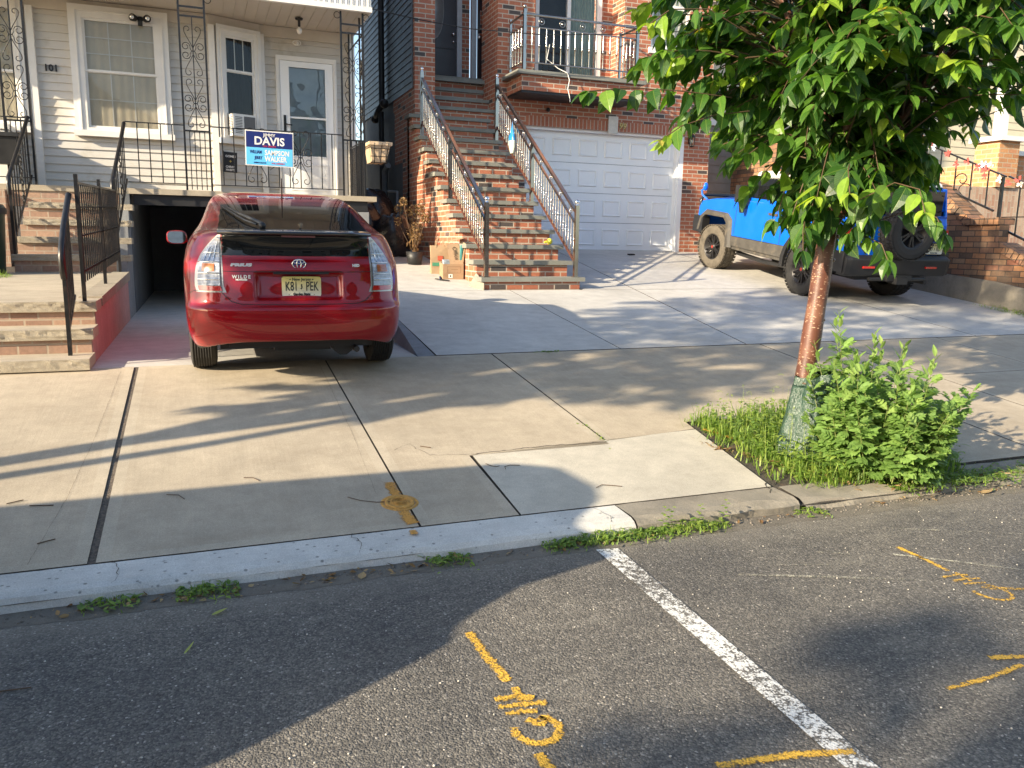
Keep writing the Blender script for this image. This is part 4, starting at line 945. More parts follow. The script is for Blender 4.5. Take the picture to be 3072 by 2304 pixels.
# the small flared pier at the foot
mb = MB(); mb.hexa([(3.58, 10.38, .8), (3.6, 10.38, .8), (3.6, 10.75, .8), (3.42, 10.75, .8), (3.6, 10.41, .98), (3.605, 10.41, .98), (3.605, 10.75, 1.1), (3.6, 10.75, 1.1)]); ST(mb, 'mortar_fillet', M['oldcon'])
for i in range(17):
    x0, x1 = (3.555, 5.07) if i < 13 else (4.1, 5.265)
    if i == 0: x0, x1 = 3.56, 5.12
    mb = MB(); mb.box((x0, yk(i), zk(i)-.06), (x1, yk(i+1)+.036 if i < 16 else 15.4, zk(i))); ST(mb, 'tread', M['tread'], bevel=.006)
sl = .2225/.3295
def stair_rail(x, label, top_wood=True):
    t = thing('stair_railing', label, 'railing', (x, 10.45, 1.053), group='stainless stair railings')
    L0 = Matrix.Translation((-x, -10.45, -1.053)); ys_ = (10.45, 12.14, 13.82)
    for n_, y in enumerate(ys_):
        mb = MB(); zb = 1.053+max(0, int((y-10.4)/.3295))*.2225; zt = 2.05+sl*(y-10.45)
        mb.box((x-.027, y-.027, zb), (x+.027, y+.027, zt+(0 if n_ != 1 else -.12)))
        mb.box((x-.045, y-.045, zb), (x+.045, y+.045, zb+.012)); mb.xf(L0); mb.build('post', M['steel'], t, bevel=.004)
    for y in (ys_[0], ys_[2]):
        mb = MB(); zt = 2.05+sl*(y-10.45); mb.ball((x, y, zt+.045), .036 if y < 11 else .03, 9); mb.lathe((x, y, zt), [(.03, 0), (.02, .012), (.02, .02)], 10); mb.xf(L0); mb.build('finial_ball', M['chrome'], t)
    for z0, w, h, mm, nm in ((1.95, .05, .035, M['steel'], 'handrail'), (1.78, .028, .028, M['steel'], 'mid_rail'), (1.25, .028, .03, M['woodrail'], 'bottom_rail')):
        mb = MB(); mb.bar((x, 10.47, z0+sl*.02), (x, 13.8, z0+sl*3.35), w, h); mb.xf(L0); mb.build(nm, mm, t, bevel=.008 if nm == 'handrail' else 0)
    n = 36
    mb = MB()
    prof = [(.0085, 0), (.0085, .12)]
    for q in range(7): prof += [(.0085, .13+q*.014), (.0135, .136+q*.014), (.0085, .142+q*.014)]
    prof += [(.009, .25), (.014, .262), (.009, .275), (.0085, .28), (.0085, .5)]
    mb.lathe((0, 0, 0), prof, 8); b0 = None
    for i in range(n):
        y = 10.45+.093*(i+1)-.01
        if min(abs(y-q) for q in ys_) < .035 or y > 13.78: continue
        if b0 is None: b0 = mb.build('baluster', M['steel'], t); o = b0
        else: o = b0.copy(); C.objects.link(o); o.parent = t
        o.location = (0, y-10.45, 1.26+sl*(y-10.45)-1.053)
    c0 = None
    for i in range(9):
        y = 10.45+.2+.375*i
        if abs(y-12.14) < .05: y += .07
        if y > 13.75: continue
        if c0 is None:
            q = MB(); q.tube([(0, .05*math.cos(a*.45), .05*math.sin(a*.45)) for a in range(15)], .008, 5); q.ball((0, 0, 0), .024, 6)
            c0 = q.build('ring', M['chrome'], t); o = c0
        else: o = c0.copy(); C.objects.link(o); o.parent = t
        o.location = (0, y-10.45, 1.865+sl*(y-10.45)-1.053)
    return t
stair_rail(3.645, 'stainless railing on the left side of the brick stairs, nearest the alley')
stair_rail(4.985, 'stainless railing on the right side of the brick stairs, in front of the garage door')
# plastic bag and banner tied to the right railing, yellow glove on a tread
t = thing('plastic_bag', 'crumpled blue and white plastic bag tied to the right stair railing', 'bag', (4.93, 12.9, 3.2))
mb = MB(); rows = []
for i in range(14):
    z = -.22+i*.04; r = .05+.05*math.sin(i*.35)
    rows.append([(r*.5*math.cos(a*.52)*(1+.4*mnoise.noise((a, i*.8, 3))), r*math.sin(a*.52)*(1+.6*mnoise.noise((a*1.3, i*.6, 9))), z) for a in range(12)])
mb.grid(rows, 0, closed=True, mf=lambda i, j: 0 if i > 4 else 1); mb.build('bag', [plain('blue_plastic', (.02, .2, .5), .3), plain('pale_plastic', (.55, .6, .5), .3)], t, recalc=True)
t = thing('work_glove', 'yellow rubber glove lying at the right end of a low stair tread', 'glove', (4.93, 11.25, zk(2)+.002))
mb = MB(); mb.grid([[(.0+.045*math.cos(a*.63)*s_, -.04+.1*i/5+.01, .05+.06*math.sin(a*.63)*s_*.8) for a in range(10)] for i, s_ in enumerate((.2, .9, 1, .9, .8, .3))], 0, closed=True); 
for k_ in range(4): mb.tube([(-.03+.02*k_, .06, .05), (-.034+.022*k_, .1, .045), (-.036+.024*k_, .13-.01*abs(k_-1.5), .03)], .011, 6)
mb.build('glove', M['yellowbag'], t)
# ================================================================ RIGHT SIDE
# dark clapboard wall behind the blue car, cream house further back
t = thing('clapboard_house', 'cream sided house with grey lower boards behind the tree', 'house', (14, 16, 1.3))
def CH(mb, name, m, parent=None, **k):
    mb.xf(Matrix.Translation((-14, -16, -1.3))); return mb.build(name, m, parent or t, **k)
t0 = t
mb = MB(); lap_wall(mb, 9.94, 12.4, 15.6, 1.2, 4.2, h=.19, d=.016); CH(mb, 'lower_boards', M['greysiding'])
mb = MB(); lap_wall(mb, 9.94, 12.4, 15.55, 4.2, 9, h=.17, d=.014); CH(mb, 'wall', M['cream'])
mb = MB(); lap_wall(mb, 12.4, 24, 17.6, 1.2, 10, h=.2, d=.016); CH(mb, 'wall', M['cream'])
mb = MB(); mb.box((9.94, 15.52, 4.12), (12.45, 15.62, 4.24)); mb.box((12.36, 15.5, 1.2), (12.5, 17.62, 9)); CH(mb, 'trim_board', M['white'])
# arched porch hood and window
mb = MB(); rows = []
for r_ in (.75, .95):
    rows.append([(15.3+r_*math.cos(R(a)), 17.3, 6.2+r_*math.sin(R(a))) for a in range(0, 181, 12)])
rows2 = [[(x, 17.0, z) for x, y, z in r_] for r_ in rows]
mb.grid([rows[0], rows[1], rows2[1], rows2[0], rows[0]], 0); mb.box((14.3, 17.0, 6.1), (16.3, 17.5, 6.2)); CH(mb, 'arched_hood', plain('grey_hood', (.34, .32, .3), .6))
def w_simple(x0, x1, z0, z1, y, par=None):
    f = MB(); s = .07
    for a, b, c_, d in ((x0, x0+s, z0, z1), (x1-s, x1, z0, z1), (x0+s, x1-s, z1-s, z1), (x0+s, x1-s, z0, z0+s), (x0+s, x1-s, (z0+z1)/2-.03, (z0+z1)/2+.03)): f.box((a, y-.06, c_), (b, y+.02, d))
    w = CH(f, 'window', M['white'])
    p = MB(); p.face([(x0+s, y-.02, z0+s), (x1-s, y-.02, z0+s), (x1-s, y-.02, z1-s), (x0+s, y-.02, z1-s)]); CH(p, 'pane', M['glass'], w, recalc=False)
    p = MB(); p.box((x0+s, y, z0+s), (x1-s, y+.01, z1-s)); CH(p, 'blind', M['blind'], w)
w_simple(16.9, 18.1, 4.6, 6.6, 17.55); w_simple(13.2, 14.2, 4.6, 6.4, 17.55); w_simple(20, 21, 6.5, 8.4, 17.55)
mb = MB(); mb.box((9.94, 15.3, 9), (12.6, 20, 9.1)); mb.box((12.3, 17.2, 10), (24.5, 24, 10.1)); CH(mb, 'roof', M['charcoal'])
mb = MB(); mb.box((12.5, 17.7, 1), (24, 22, 9.9)); CH(mb, 'core', M['cream'])
# orange brick house at the right edge: bay and porch pier
t = thing('orange_brick_house', 'orange brick house front at the right edge of the photo', 'house', (17, 15, 1.3))
def OH(mb, name, m, parent=None, **k):
    mb.xf(Matrix.Translation((-17, -15, -1.3))); return mb.build(name, m, parent or t, **k)
m_ob = brickmat('warm_brick', [(0, (.36, .16, .07)), (.6, (.5, .25, .11)), (1, (.42, .19, .1))], (.5, .4, .27), bw=.26, rh=.1)
mb = MB(); mb.box((16.2, 13.0, 2.88), (16.8, 13.6, 3.85)); mb.box((16.8, 13.3, 2.88), (20, 13.4, 3.6)); mb.box((16.25, 13.61, 2.88), (16.7, 17, 3.4)); OH(mb, 'parapet', m_ob)
mb = MB(); mb.box((16.1, 12.9, 3.851), (16.9, 13.7, 3.95)); mb.box((16.9, 13.2, 3.601), (20, 13.5, 3.7)); OH(mb, 'coping', M['white'])
m_ob2 = brickmat('pale_mixed_brick', [(0, (.3, .16, .11)), (.5, (.45, .33, .24)), (1, (.36, .2, .13))], (.48, .4, .3), bw=.26, rh=.1)
mb = MB(); mb.box((14.2, 13.05, 1.0), (20, 13.5, 2.87)); OH(mb, 'porch_base', m_ob2, uvswap=True)
mb = MB()
for i in range(6): mb.box((12.2, 11.0+i*.35, 1.0), (14.2, 13.5, 1.25+.3*i))
OH(mb, 'porch_steps', m_ob2)
mb = MB(); mb.box((18.2, 13.6, 3.9), (18.5, 13.9, 8)); mb.box((16.3, 13.1, 3.95), (16.5, 13.3, 8)); OH(mb, 'porch_post', M['white'])

# brick boundary wall stepping down towards the street
t = thing('boundary_wall', 'weathered orange brick wall with sloping brick coping beside the blue car', 'wall', (11.3, 9.5, .8))
def BW(mb, name, m, parent=None, **k):
    mb.xf(Matrix.Translation((-11.3, -9.5, -.8))); return mb.build(name, m, parent or t, **k)
XW = 11.22
mb = MB()
poly = [(6.6, .4), (17, 1.6), (17, 4.6), (10.05, 2.42), (9.42, 1.9), (8.85, 1.9), (8.85, 1.52), (7.0, .62)]
mb.prism(poly, XW, XW+.2, plane='YZ'); BW(mb, 'brick_wall', M['oldbrick'])
mb = MB(); mb.prism([(6.8, .35), (17.1, 1.6), (17.1, 1.95), (9.6, 1.13), (8.8, 1.06), (7.6, .86), (6.8, .66)], XW-.045, XW-.001, plane='YZ'); BW(mb, 'plinth', M['oldcon'])
# rowlock coping, brick by brick
mb = MB(); random.seed(4)
def coping_row(ya, za, yb, zb, n, th=.13):
    for i in range(n):
        a = i/n; b = (i+.9)/n; y0, z0, y1, z1 = ya+(yb-ya)*a, za+(zb-za)*a, ya+(yb-ya)*b, za+(zb-za)*b; j = random.uniform(-.006, .006)
        nn = Vector((-(zb-za), yb-ya)).normalized()*th
        if nn.y < 0: nn = -nn
        mb.hexa([(XW-.05+j, y0, z0), (XW+.3, y0, z0), (XW+.3, y1, z1), (XW-.05+j, y1, z1), (XW-.05+j, y0+nn.x, z0+nn.y), (XW+.3, y0+nn.x, z0+nn.y), (XW+.3, y1+nn.x, z1+nn.y), (XW-.05+j, y1+nn.x, z1+nn.y)])
coping_row(14.0, 3.662, 10.05, 2.424, 48); coping_row(10.05, 2.424, 9.42, 1.905, 9); coping_row(9.4, 1.905, 8.84, 1.905, 7, .1); coping_row(8.84, 1.525, 7.05, .645, 21)
BW(mb, 'coping', M['oldbrick'], bevel=.004)
# iron railing on it, with faded cloth flowers
t = thing('garden_railing', 'rusty dark iron railing with scrolls and faded cloth flowers on the orange brick wall', 'railing', (11.45, 9.1, 2.0))
L0 = Matrix.Translation((-11.45, -9.1, -2.0)); XR = 11.42
mb = MB(); mb.bar((XR, 12.2, 3.4), (XR, 9.15, 2.12), .03); mb.bar((XR, 12.2, 3.95), (XR, 9.0, 2.62), .04, .02); mb.box((XR-.02, 9.03, 2.0), (XR+.02, 9.07, 2.62))
mb.bar((XR, 8.95, 2.62), (XR, 7.0, 1.72), .04, .02); mb.bar((XR, 9.0, 1.86), (XR, 7.0, 1.0), .03); mb.bar((XR, 9.0, 2.02), (XR, 7.0, 2.0), .015)
mb.xf(L0); mb.build('frame', M['iron'], t)
k_ = 0
for y in [12, 11.7, 11.4, 11.1, 10.8, 10.5, 10.2, 9.9, 9.6, 9.3, 8.75, 8.5, 8.25, 8.0, 7.75, 7.5, 7.25]:
    k_ += 1; z0 = 2.12+(y-9.15)*.42 if y > 9 else 1.86+(y-9)*.43; z1 = 2.62+(y-9)*.415 if y > 9 else 2.62+(y-8.95)*.46
    mb = MB(); mb.box((XR-.008, y-.008, z0), (XR+.008, y+.008, z1)); mb.xf(L0); mb.build('baluster', M['iron'], t)
mb = MB()
for y, z in ((9.75, 2.62), (10.6, 2.95), (8.4, 2.05), (7.9, 1.8), (11.3, 3.3)):
    sp = [(y+.14*(1-.06*i)*math.cos(i*.5), z+.12*(1-.06*i)*math.sin(i*.5)) for i in range(14)]
    mb.tube([(XR-.02, a, b) for a, b in sp], .009, 5); mb.tube([(XR-.02, 2*y-a-.05, b-.16) for a, b in sp[:9]], .008, 5)
mb.xf(L0); mb.build('scrollwork', M['iron'], t)
random.seed(11)
cols_ = [plain('cloth_pink', (.33, .07, .06), .9), plain('cloth_white', (.5, .45, .38), .9), plain('cloth_blue', (.4, .45, .55), .9), plain('cloth_yellow', (.6, .5, .1), .9)]
fm = MB()
for i in range(30):
    y = random.choice([random.uniform(8.0, 9.4), random.uniform(8.5, 10.6)]); z = (2.62+(y-9)*.42)+random.uniform(-.12, .12); c_ = (XR-.05+random.uniform(-.05, .03), y, z); mi = random.choice([0, 0, 1, 1, 2, 3])
    for p in range(5):
        a = p*1.257+random.random(); rr = random.uniform(.03, .055)
        fm.face([c_, (c_[0]-.015, c_[1]+rr*math.cos(a-.5), c_[2]+rr*math.sin(a-.5)), (c_[0]-.02, c_[1]+rr*1.5*math.cos(a), c_[2]+rr*1.5*math.sin(a)), (c_[0]-.015, c_[1]+rr*math.cos(a+.5), c_[2]+rr*math.sin(a+.5))], mi)
fm.xf(L0); fm.build('cloth_flowers', cols_, t, recalc=False)
# ================================================================ RED HATCHBACK
def interp(tab, z, k):
    """smooth (Catmull) interpolation of column k over sorted rows"""
    zs = [r_[0] for r_ in tab]
    if z <= zs[0]: return tab[0][k]
    if z >= zs[-1]: return tab[-1][k]
    i = next(j for j in range(len(zs)-1) if zs[j] <= z <= zs[j+1])
    t = (z-zs[i])/(zs[i+1]-zs[i]); v0, v1 = tab[i][k], tab[i+1][k]
    m0 = (v1-tab[i-1][k])/(zs[i+1]-zs[i-1]) if i > 0 else (v1-v0)/(zs[i+1]-zs[i])
    m1 = (tab[i+2][k]-v0)/(zs[i+2]-zs[i]) if i < len(zs)-2 else (v1-v0)/(zs[i+1]-zs[i])
    h = zs[i+1]-zs[i]; d = (v1-v0)/h
    if d == 0: m0 = m1 = 0
    else:
        if m0/d < 0: m0 = 0
        if m1/d < 0: m1 = 0
        m0 = min(abs(m0), 3*abs(d))*(1 if d > 0 else -1) if m0 else 0; m1 = min(abs(m1), 3*abs(d))*(1 if d > 0 else -1) if m1 else 0
    return (2*t**3-3*t**2+1)*v0+(t**3-2*t**2+t)*h*m0+(-2*t**3+3*t**2)*v1+(t**3-t**2)*h*m1
# z, rear y, half width, corner length, exponent, front y
LV = [(.17, .16, .74, .50, 2.7, 4.36), (.21, .10, .80, .50, 2.8, 4.40), (.30, .035, .845, .50, 2.9, 4.44), (.42, .005, .865, .50, 3.0, 4.46), (.525, .0, .870, .50, 3.0, 4.45), (.545, .018, .872, .50, 3.0, 4.44), (.56, .045, .873, .50, 3.0, 4.43),
      (.62, .06, .875, .52, 3.0, 4.38), (.75, .085, .876, .54, 3.0, 4.28), (.86, .115, .872, .56, 3.0, 4.05), (.905, .15, .866, .58, 2.9, 3.9), (.97, .155, .852, .62, 2.8, 3.65), (1.03, .13, .828, .66, 2.6, 3.42), (1.07, .10, .805, .70, 2.5, 3.30),
      (1.09, .10, .792, .72, 2.4, 3.25), (1.105, .16, .782, .72, 2.4, 3.2), (1.13, .27, .765, .74, 2.5, 3.14), (1.20, .58, .73, .70, 2.9, 2.98), (1.28, .94, .70, .60, 3.2, 2.8), (1.35, 1.28, .675, .5, 3.4, 2.62), (1.40, 1.56, .65, .40, 3.4, 2.5), (1.44, 1.86, .615, .2, 3.2, 2.42), (1.465, 2.15, .57, .12, 3, 2.38), (1.48, 2.2, .46, .07, 2.6, 2.34), (1.486, 2.24, .2, .03, 2, 2.3)]
def carxz(x, z, off=0.0):
    """point on the rear face at lateral x, height z, pushed out by off"""
    yr, hw, L, n = (interp(LV, z, k) for k in (1, 2, 3, 4))
    u = min(.9999, abs(x)/hw); y = yr+L*(1-(1-u**n)**(1/n))
    # recess around the plate
    sx = min(1, max(0, (.345-abs(x))/.035)); sz = min(1, max(0, (z-.585)/.03))*min(1, max(0, (.80-z)/.02))
    sx = sx*sx*(3-2*sx); sz = sz*sz*(3-2*sz)
    y += .045*sx*sz
    return Vector((x, y-off, z))
def car_row(z, nr=90, ns=40):
    yr, hw, L, n, yf = (interp(LV, z, k) for k in (1, 2, 3, 4, 5))
    row = []
    half = []
    for i in range(nr+1):
        x = hw*(1-(1-i/nr)**1.6)*.9995; half.append(tuple(carxz(x, z)))
    ys = half[-1][1]; ye = yf-.55 if yf-.55 > ys+.05 else ys+.05*(1)
    Lf = max(.02, yf-ye)
    for i in range(1, ns): t = i/ns; y = ys+(ye-ys)*t; half.append((hw*(1-.05*max(0, (y-2.6)/1.8)**2), y, z))
    hwf = half[-1][0]
    for i in range(17): a = math.pi/2*(1-i/16); half.append((hwf*max(0, math.sin(a))**.7, ye+Lf*(1-max(0, math.sin(a))**(1.7)), z))
    # mirror (skip duplicate centre points)
    left = [(-x, y, z_) for x, y, z_ in half[::-1][1:-1]]
    return half+left
def arch(row, axles=((.80, .345), (3.50, .345))):
    out = []
    for x, y, z in row:
        zz = z
        if abs(x) > .55:
            for ya, ra in axles:
                d = abs(y-ya)
                if d < ra: zz = max(zz, .315+math.sqrt(ra*ra-d*d))
        if y < 1.0: zz = max(zz, .285-.10*min(1, abs(x)/.80)**5)
        out.append((x, y, max(z, min(zz, .70)) if zz > z else z))
    return out
car = thing('parked_hatchback', 'dark red hatchback seen from behind, parked on the level driveway', 'car', (.705, 6.22, .475), (0, 0, R(-1.3)))
car.scale = (.95, 1, 1)
zs_ = [LV[0][0]]
while zs_[-1] < LV[-1][0]-.001: zs_.append(min(LV[-1][0], zs_[-1]+(.0125 if zs_[-1] < 1.44 else .006)))
rows = [arch(car_row(z)) for z in zs_]
glass_hw = lambda z: .612-.03*max(0, (z-1.11))/.20
def mfun(i, j):
    z = (zs_[i]+zs_[i+1])/2; r_ = rows[i]; p = r_[j]; q = r_[(j+1) % len(r_)]; x = (p[0]+q[0])/2; y = (p[1]+q[1])/2; ax = abs(x)
    zb = .235 if ax > .55 and y < 1.2 else .18
    if z < zb: return 1
    if y < 1.9:
        if 1.118 < z < 1.335 and ax < glass_hw(z)-.012: return 2
        if .915 < z < 1.105 and ax < .575: return 2
        if 1.105 <= z <= 1.118 and ax < .6: return 1
    # side glass
    if z > .99 and ax > .3 and z < 1.36:
        y0 = .95+(z-.99)*2.2; y1 = 3.42-(z-.99)*1.75
        if y0 < y < y1 and not (abs(y-2.0) < .04) : return 2
        if y0-.05 < y < y1+.03: return 1
    if y > 2.5 and z > 1.02 and z < 1.42 and ax < .62: return 2
    return 0
mb = MB(); mb.grid(rows, 0, closed=True, mf=mfun)
mb.face(rows[-1][::1], 0, smooth=False); mb.face(rows[0][::-1], 1)
body = mb.build('body', [M['redpaint'], M['black'], M['carglass']], car, merge=True)
# panel gaps: thin dark cord laid on the surface
mb = MB()
def on(x, z, off=.001): return carxz(x, z, off)
def seam(pts, r=.0028):
    P = []
    for (a, b), (c_, d) in zip(pts[:-1], pts[1:]):
        n = max(2, int(math.hypot(c_-a, d-b)/.02)); P += [on(a+(c_-a)*i/n, b+(d-b)*i/n) for i in range(n)]
    P.append(on(*pts[-1])); mb.tube(P, r, 5)
for s in (-1, 1):
    seam([(s*.592, .655), (s*.56, .62), (s*.52, .585), (s*.45, .566), (s*.3, .562), (0, .561)], .003)
    seam([(s*.585, .66), (s*.59, .85), (s*.60, 1.06)], .003)
    seam([(s*.76, .66), (s*.80, .655), (s*.845, .63)], .002)
    seam([(s*.34, .802), (s*.58, .806)], .002)
seam([(-.34, .803), (.34, .803)], .004)
mb.build('panel_gap', M['black'], car)
# lips: spoiler and lower garnish
mb = MB(); rows_ = []
for i in range(61):
    x = -.605+1.21*i/60; b = carxz(x, 1.085); e = 1-.5*abs(x/.605)**6
    rows_.append([(x, b.y+.25, 1.125), (x, b.y+.02, 1.107), (x, b.y-.035*e, 1.098), (x, b.y-.04*e, 1.088), (x, b.y-.02*e, 1.075), (x, b.y+.02, 1.06)])
mb.grid(rows_, 0); mb.build('spoiler', M['gloss'], car)
mb = MB(); p = [on(-.13+.26*i/12, 1.068, .012) for i in range(13)]
mb.grid([[v+Vector((0, 0, -.008)) for v in p], [v+Vector((0, 0, .008)) for v in p]]); mb.build('brake_lamp', plain('dark_red_lens', (.16, .06, .06), .15), car)
# tail lights
def tl_in(z): return .582 if z > .70 else .582-.02*(.70-z)/.05
OUT = [(.648, .765), (.70, .778), (.80, .772), (.90, .742), (.98, .69), (1.04, .635), (1.075, .598)]
def tl_out(z): return interp(OUT, z, 1)
def lens(mb, s, z0, z1, a, b, off, n=14, m=18, mi=0):
    rr = []
    for i in range(m+1):
        z = z0+(z1-z0)*i/m; x0, x1 = tl_in(z)+.0, tl_out(z); w = x1-x0
        rr.append([on(s*(x0+w*(a+(b-a)*j/n)), z, off) for j in range(n+1)])
    mb.grid(rr, mi)
m_lens, nt, b, o = newmat('clear_lens'); v = objco(nt)
w1 = tex(nt, 'ShaderNodeTexWave', v, 42, bands_direction='X', **{'Distortion': .6}); w2 = tex(nt, 'ShaderNodeTexWave', v, 30, bands_direction='Z', **{'Distortion': .6})
nz = tex(nt, 'ShaderNodeTexNoise', mapping(nt, v, (30, 1, 22)), 1.0, Detail=3.0)
f_ = math_(nt, 'MULTIPLY', math_(nt, 'ADD', w1.outputs[1], w2.outputs[1]), .35); f_ = math_(nt, 'ADD', f_, math_(nt, 'MULTIPLY', nz.outputs[0], .6))
nt.links.new(ramp(nt, f_, [(.25, (.04, .045, .06)), (.5, (.22, .24, .28)), (.8, (.70, .73, .78))]), b.inputs['Base Color']); b.inputs['Metallic'].default_value = .55; b.inputs['Roughness'].default_value = .22
b.inputs['Coat Weight'].default_value = 1; b.inputs['Coat Roughness'].default_value = .02; nt.links.new(bump(nt, f_, .5, .01), b.inputs['Normal'])
m_redlens = plain('red_lens', (.45, .012, .01), .15, coat=1); m_amber = plain('amber_lens', (.42, .12, .03), .2, vary=.3, nscale=60, coat=1)
m_frame = plain('lens_frame', (.42, .38, .35), .25, .5)
for s in (-1, 1):
    mb = MB(); lens(mb, s, .65, 1.072, -.04, 1.04, .002); L_ = mb.build('tail_light', m_frame, car, recalc=True)
    mb = MB(); lens(mb, s, .70, 1.055, .08, .93, .010); mb.build('clear_lens', m_lens, L_, recalc=True)
    mb = MB(); lens(mb, s, .662, .697, .08, .93, .0105, m=4); mb.build('red_strip', m_redlens, L_, recalc=True)
    mb = MB(); lens(mb, s, .805, .862, .30, .80, .0145, m=6); mb.build('indicator', m_amber, L_, recalc=True)
    mb = MB()
    for z in (.79, .872, .745, .94): 
        P = [on(s*(tl_in(z)+(tl_out(z)-tl_in(z))*(.1+.82*i/8)), z, .014) for i in range(9)]; mb.tube(P, .0035, 5)
    for a in (.34, .55, .75):
        P = [on(s*(tl_in(z)+(tl_out(z)-tl_in(z))*a), z, .013) for z in [.88+.016*i for i in range(10 if a < .5 else 7)]]; mb.tube(P, .003, 5)
    mb.build('lens_ribs', M['chrome'], L_)
# number plate
pl = thing  # (the plate is a part)
def plate_mat():
    m, nt, b, o = newmat('plate_yellow_fade'); v = objco(nt, True); sp = nt.nodes.new('ShaderNodeSeparateXYZ'); nt.links.new(v, sp.inputs[0])
    c = ramp(nt, sp.outputs[1], [(0, (.74, .72, .62)), (.45, (.66, .60, .34)), (1, (.62, .50, .13))]); nt.links.new(c, b.inputs['Base Color']); b.inputs['Roughness'].default_value = .4; return m
M['plate'] = plate_mat()
def number_plate(parent, c, text_l, text_r, rz=0, w=.305, h=.152, yoff=0):
    """plate facing local -Y"""
    x, y, z = c; mb = MB(); r_ = .018; pts = []
    for cx_, cz_, a0 in ((w/2-r_, h/2-r_, 0), (-w/2+r_, h/2-r_, 90), (-w/2+r_, -h/2+r_, 180), (w/2-r_, -h/2+r_, 270)):
        for i in range(5): a = R(a0+i*22.5); pts.append((cx_+r_*math.cos(a), cz_+r_*math.sin(a)))
    fr = [(x+a, y, z+b) for a, b in pts]; bk = [(x+a, y+.004, z+b) for a, b in pts]
    mb.face(fr[::-1], 0, uv=[((a/w)+.5, (b/h)+.5) for a, b in pts][::-1])
    for i in range(len(pts)): j = (i+1) % len(pts); mb.face([fr[i], fr[j], bk[j], bk[i]], 0, uv=[(0, 0)]*4)
    p = mb.build('license_plate', M['plate'], parent, recalc=False)
    L = lambda t, dx, dz, s, **k: lettering(t, M['black'], p, Matrix.Translation((x+dx, y-.001, z+dz)) @ Matrix.Rotation(R(90), 4, 'X'), s, .001, **k)
    L('New Jersey', 0, .055, .033, bold=.0006, sx=.95); L('Garden State', 0, -.057, .026, bold=.0015, sx=.95)
    L(text_l, -.078, 0, .098, sx=.60, bold=.001, space=1.02); L(text_r, .082, 0, .098, sx=.60, bold=.001, space=1.02)
    q = MB()
    q.face([(x+a*.014, y-.001, z+b*.022) for a, b in ((-.1, 1), (.5, .8), (.35, .3), (.6, -.1), (.2, -.7), (-.2, -1), (-.7, -.6), (-.1, -.3), (-.35, .2), (-.3, .7))])
    for dx in (-.098, .098): q.lathe((x+dx, y-.0015, z-.06), [(.0001, 0), (.0035, 0), (.0035, .002)], 8, axis='Y')
    for dx in (-.088, .088): q.face([(x+dx-.006, y-.001, z+.05), (x+dx+.006, y-.001, z+.052), (x+dx+.004, y-.001, z+.06), (x+dx-.004, y-.001, z+.058)])
    q.build('plate_emblem', M['black'], p); return p
number_plate(car, (.015, carxz(.02, .69).y-.012, .692), 'K81', 'PEK')
mb = MB(); mb.box((-.2, carxz(0, .8).y-.012, .786), (.23, carxz(0, .8).y+.03, .800)); mb.build('handle_recess', M['black'], car, bevel=.004)
# round emblem: ring, blue field, three ovals
ye = carxz(0, .865).y-.004
E_ = lambda mb, rx, rz, cx=0, cz=0, r_=.004, y=0: mb.tube([(cx+rx*math.cos(a*math.pi/20), ye-.004+y, .862+cz+rz*math.sin(a*math.pi/20)) for a in range(41)], r_, 6)
mb = MB(); E_(mb, .051, .035, r_=.0045); E_(mb, .017, .031); E_(mb, .044, .0125, cz=.017, r_=.0036); em = mb.build('emblem', M['chrome'], car)
mb = MB(); mb.lathe((0, ye, .862), [(.0001, -.002), (.05, -.001), (.05, .012)], 28, axis='Y', M=Matrix.Diagonal((1, 1, .68))); mb.build('blue_field', plain('emblem_blue', (.01, .02, .16), .2, coat=1), em)
def car_text(t, x, z, s, m, **k):
    y = carxz(x, z).y-.004; slope = (carxz(x+.05, z).y-carxz(x-.05, z).y)/.1
    return lettering(t, m, car, Matrix.Translation((x, y, z)) @ Matrix.Rotation(math.atan(slope), 4, 'Z') @ Matrix.Rotation(R(86), 4, 'X'), s, .003, **k)
car_text('PRIUS', -.44, .852, .028, M['silver'], sx=2.2, bold=.0022, shear=.15, name='badge')
car_text('WILDE', -.44, .765, .035, M['white'], sx=1.0, bold=.0012, space=1.45, name='dealer_lettering'); car_text('MILWAUKEE', -.44, .744, .014, M['white'], sx=1.1, bold=.001, name='dealer_lettering')
car_text('HSD', .455, .852, .028, M['silver'], sx=1.1, bold=.002, name='badge')
# wiper, antenna, mirror, wheels
mb = MB()
def gpt(x, z, off): return carxz(x, z, 0)+Vector((0, -off*.35, off*.95))
P = [gpt(-.26, 1.128, .03), gpt(-.33, 1.15, .045), gpt(-.42, 1.20, .04), gpt(-.54, 1.285, .035)]
mb.tube(P, [.017, .015, .011, .006], 8); mb.tube([gpt(-.30, 1.135, .02), gpt(-.38, 1.165, .02), gpt(-.44, 1.205, .02), gpt(-.56, 1.30, .018)], .009, 6)
mb.ball(gpt(-.26, 1.125, .02), .028, 6); mb.build('rear_wiper', M['black'], car)
mb = MB(); b0_ = carxz(0, 1.41); mb.tube([b0_+Vector((0, .05, .0)), b0_+Vector((.0, -.0, .02)), b0_+Vector((-.01, -.16, .17))], [.012, .007, .004], 6); mb.ball(b0_+Vector((0, .05, .0)), .025, 6, sc=(1, 1.6, .6)); mb.build('antenna', M['black'], car)
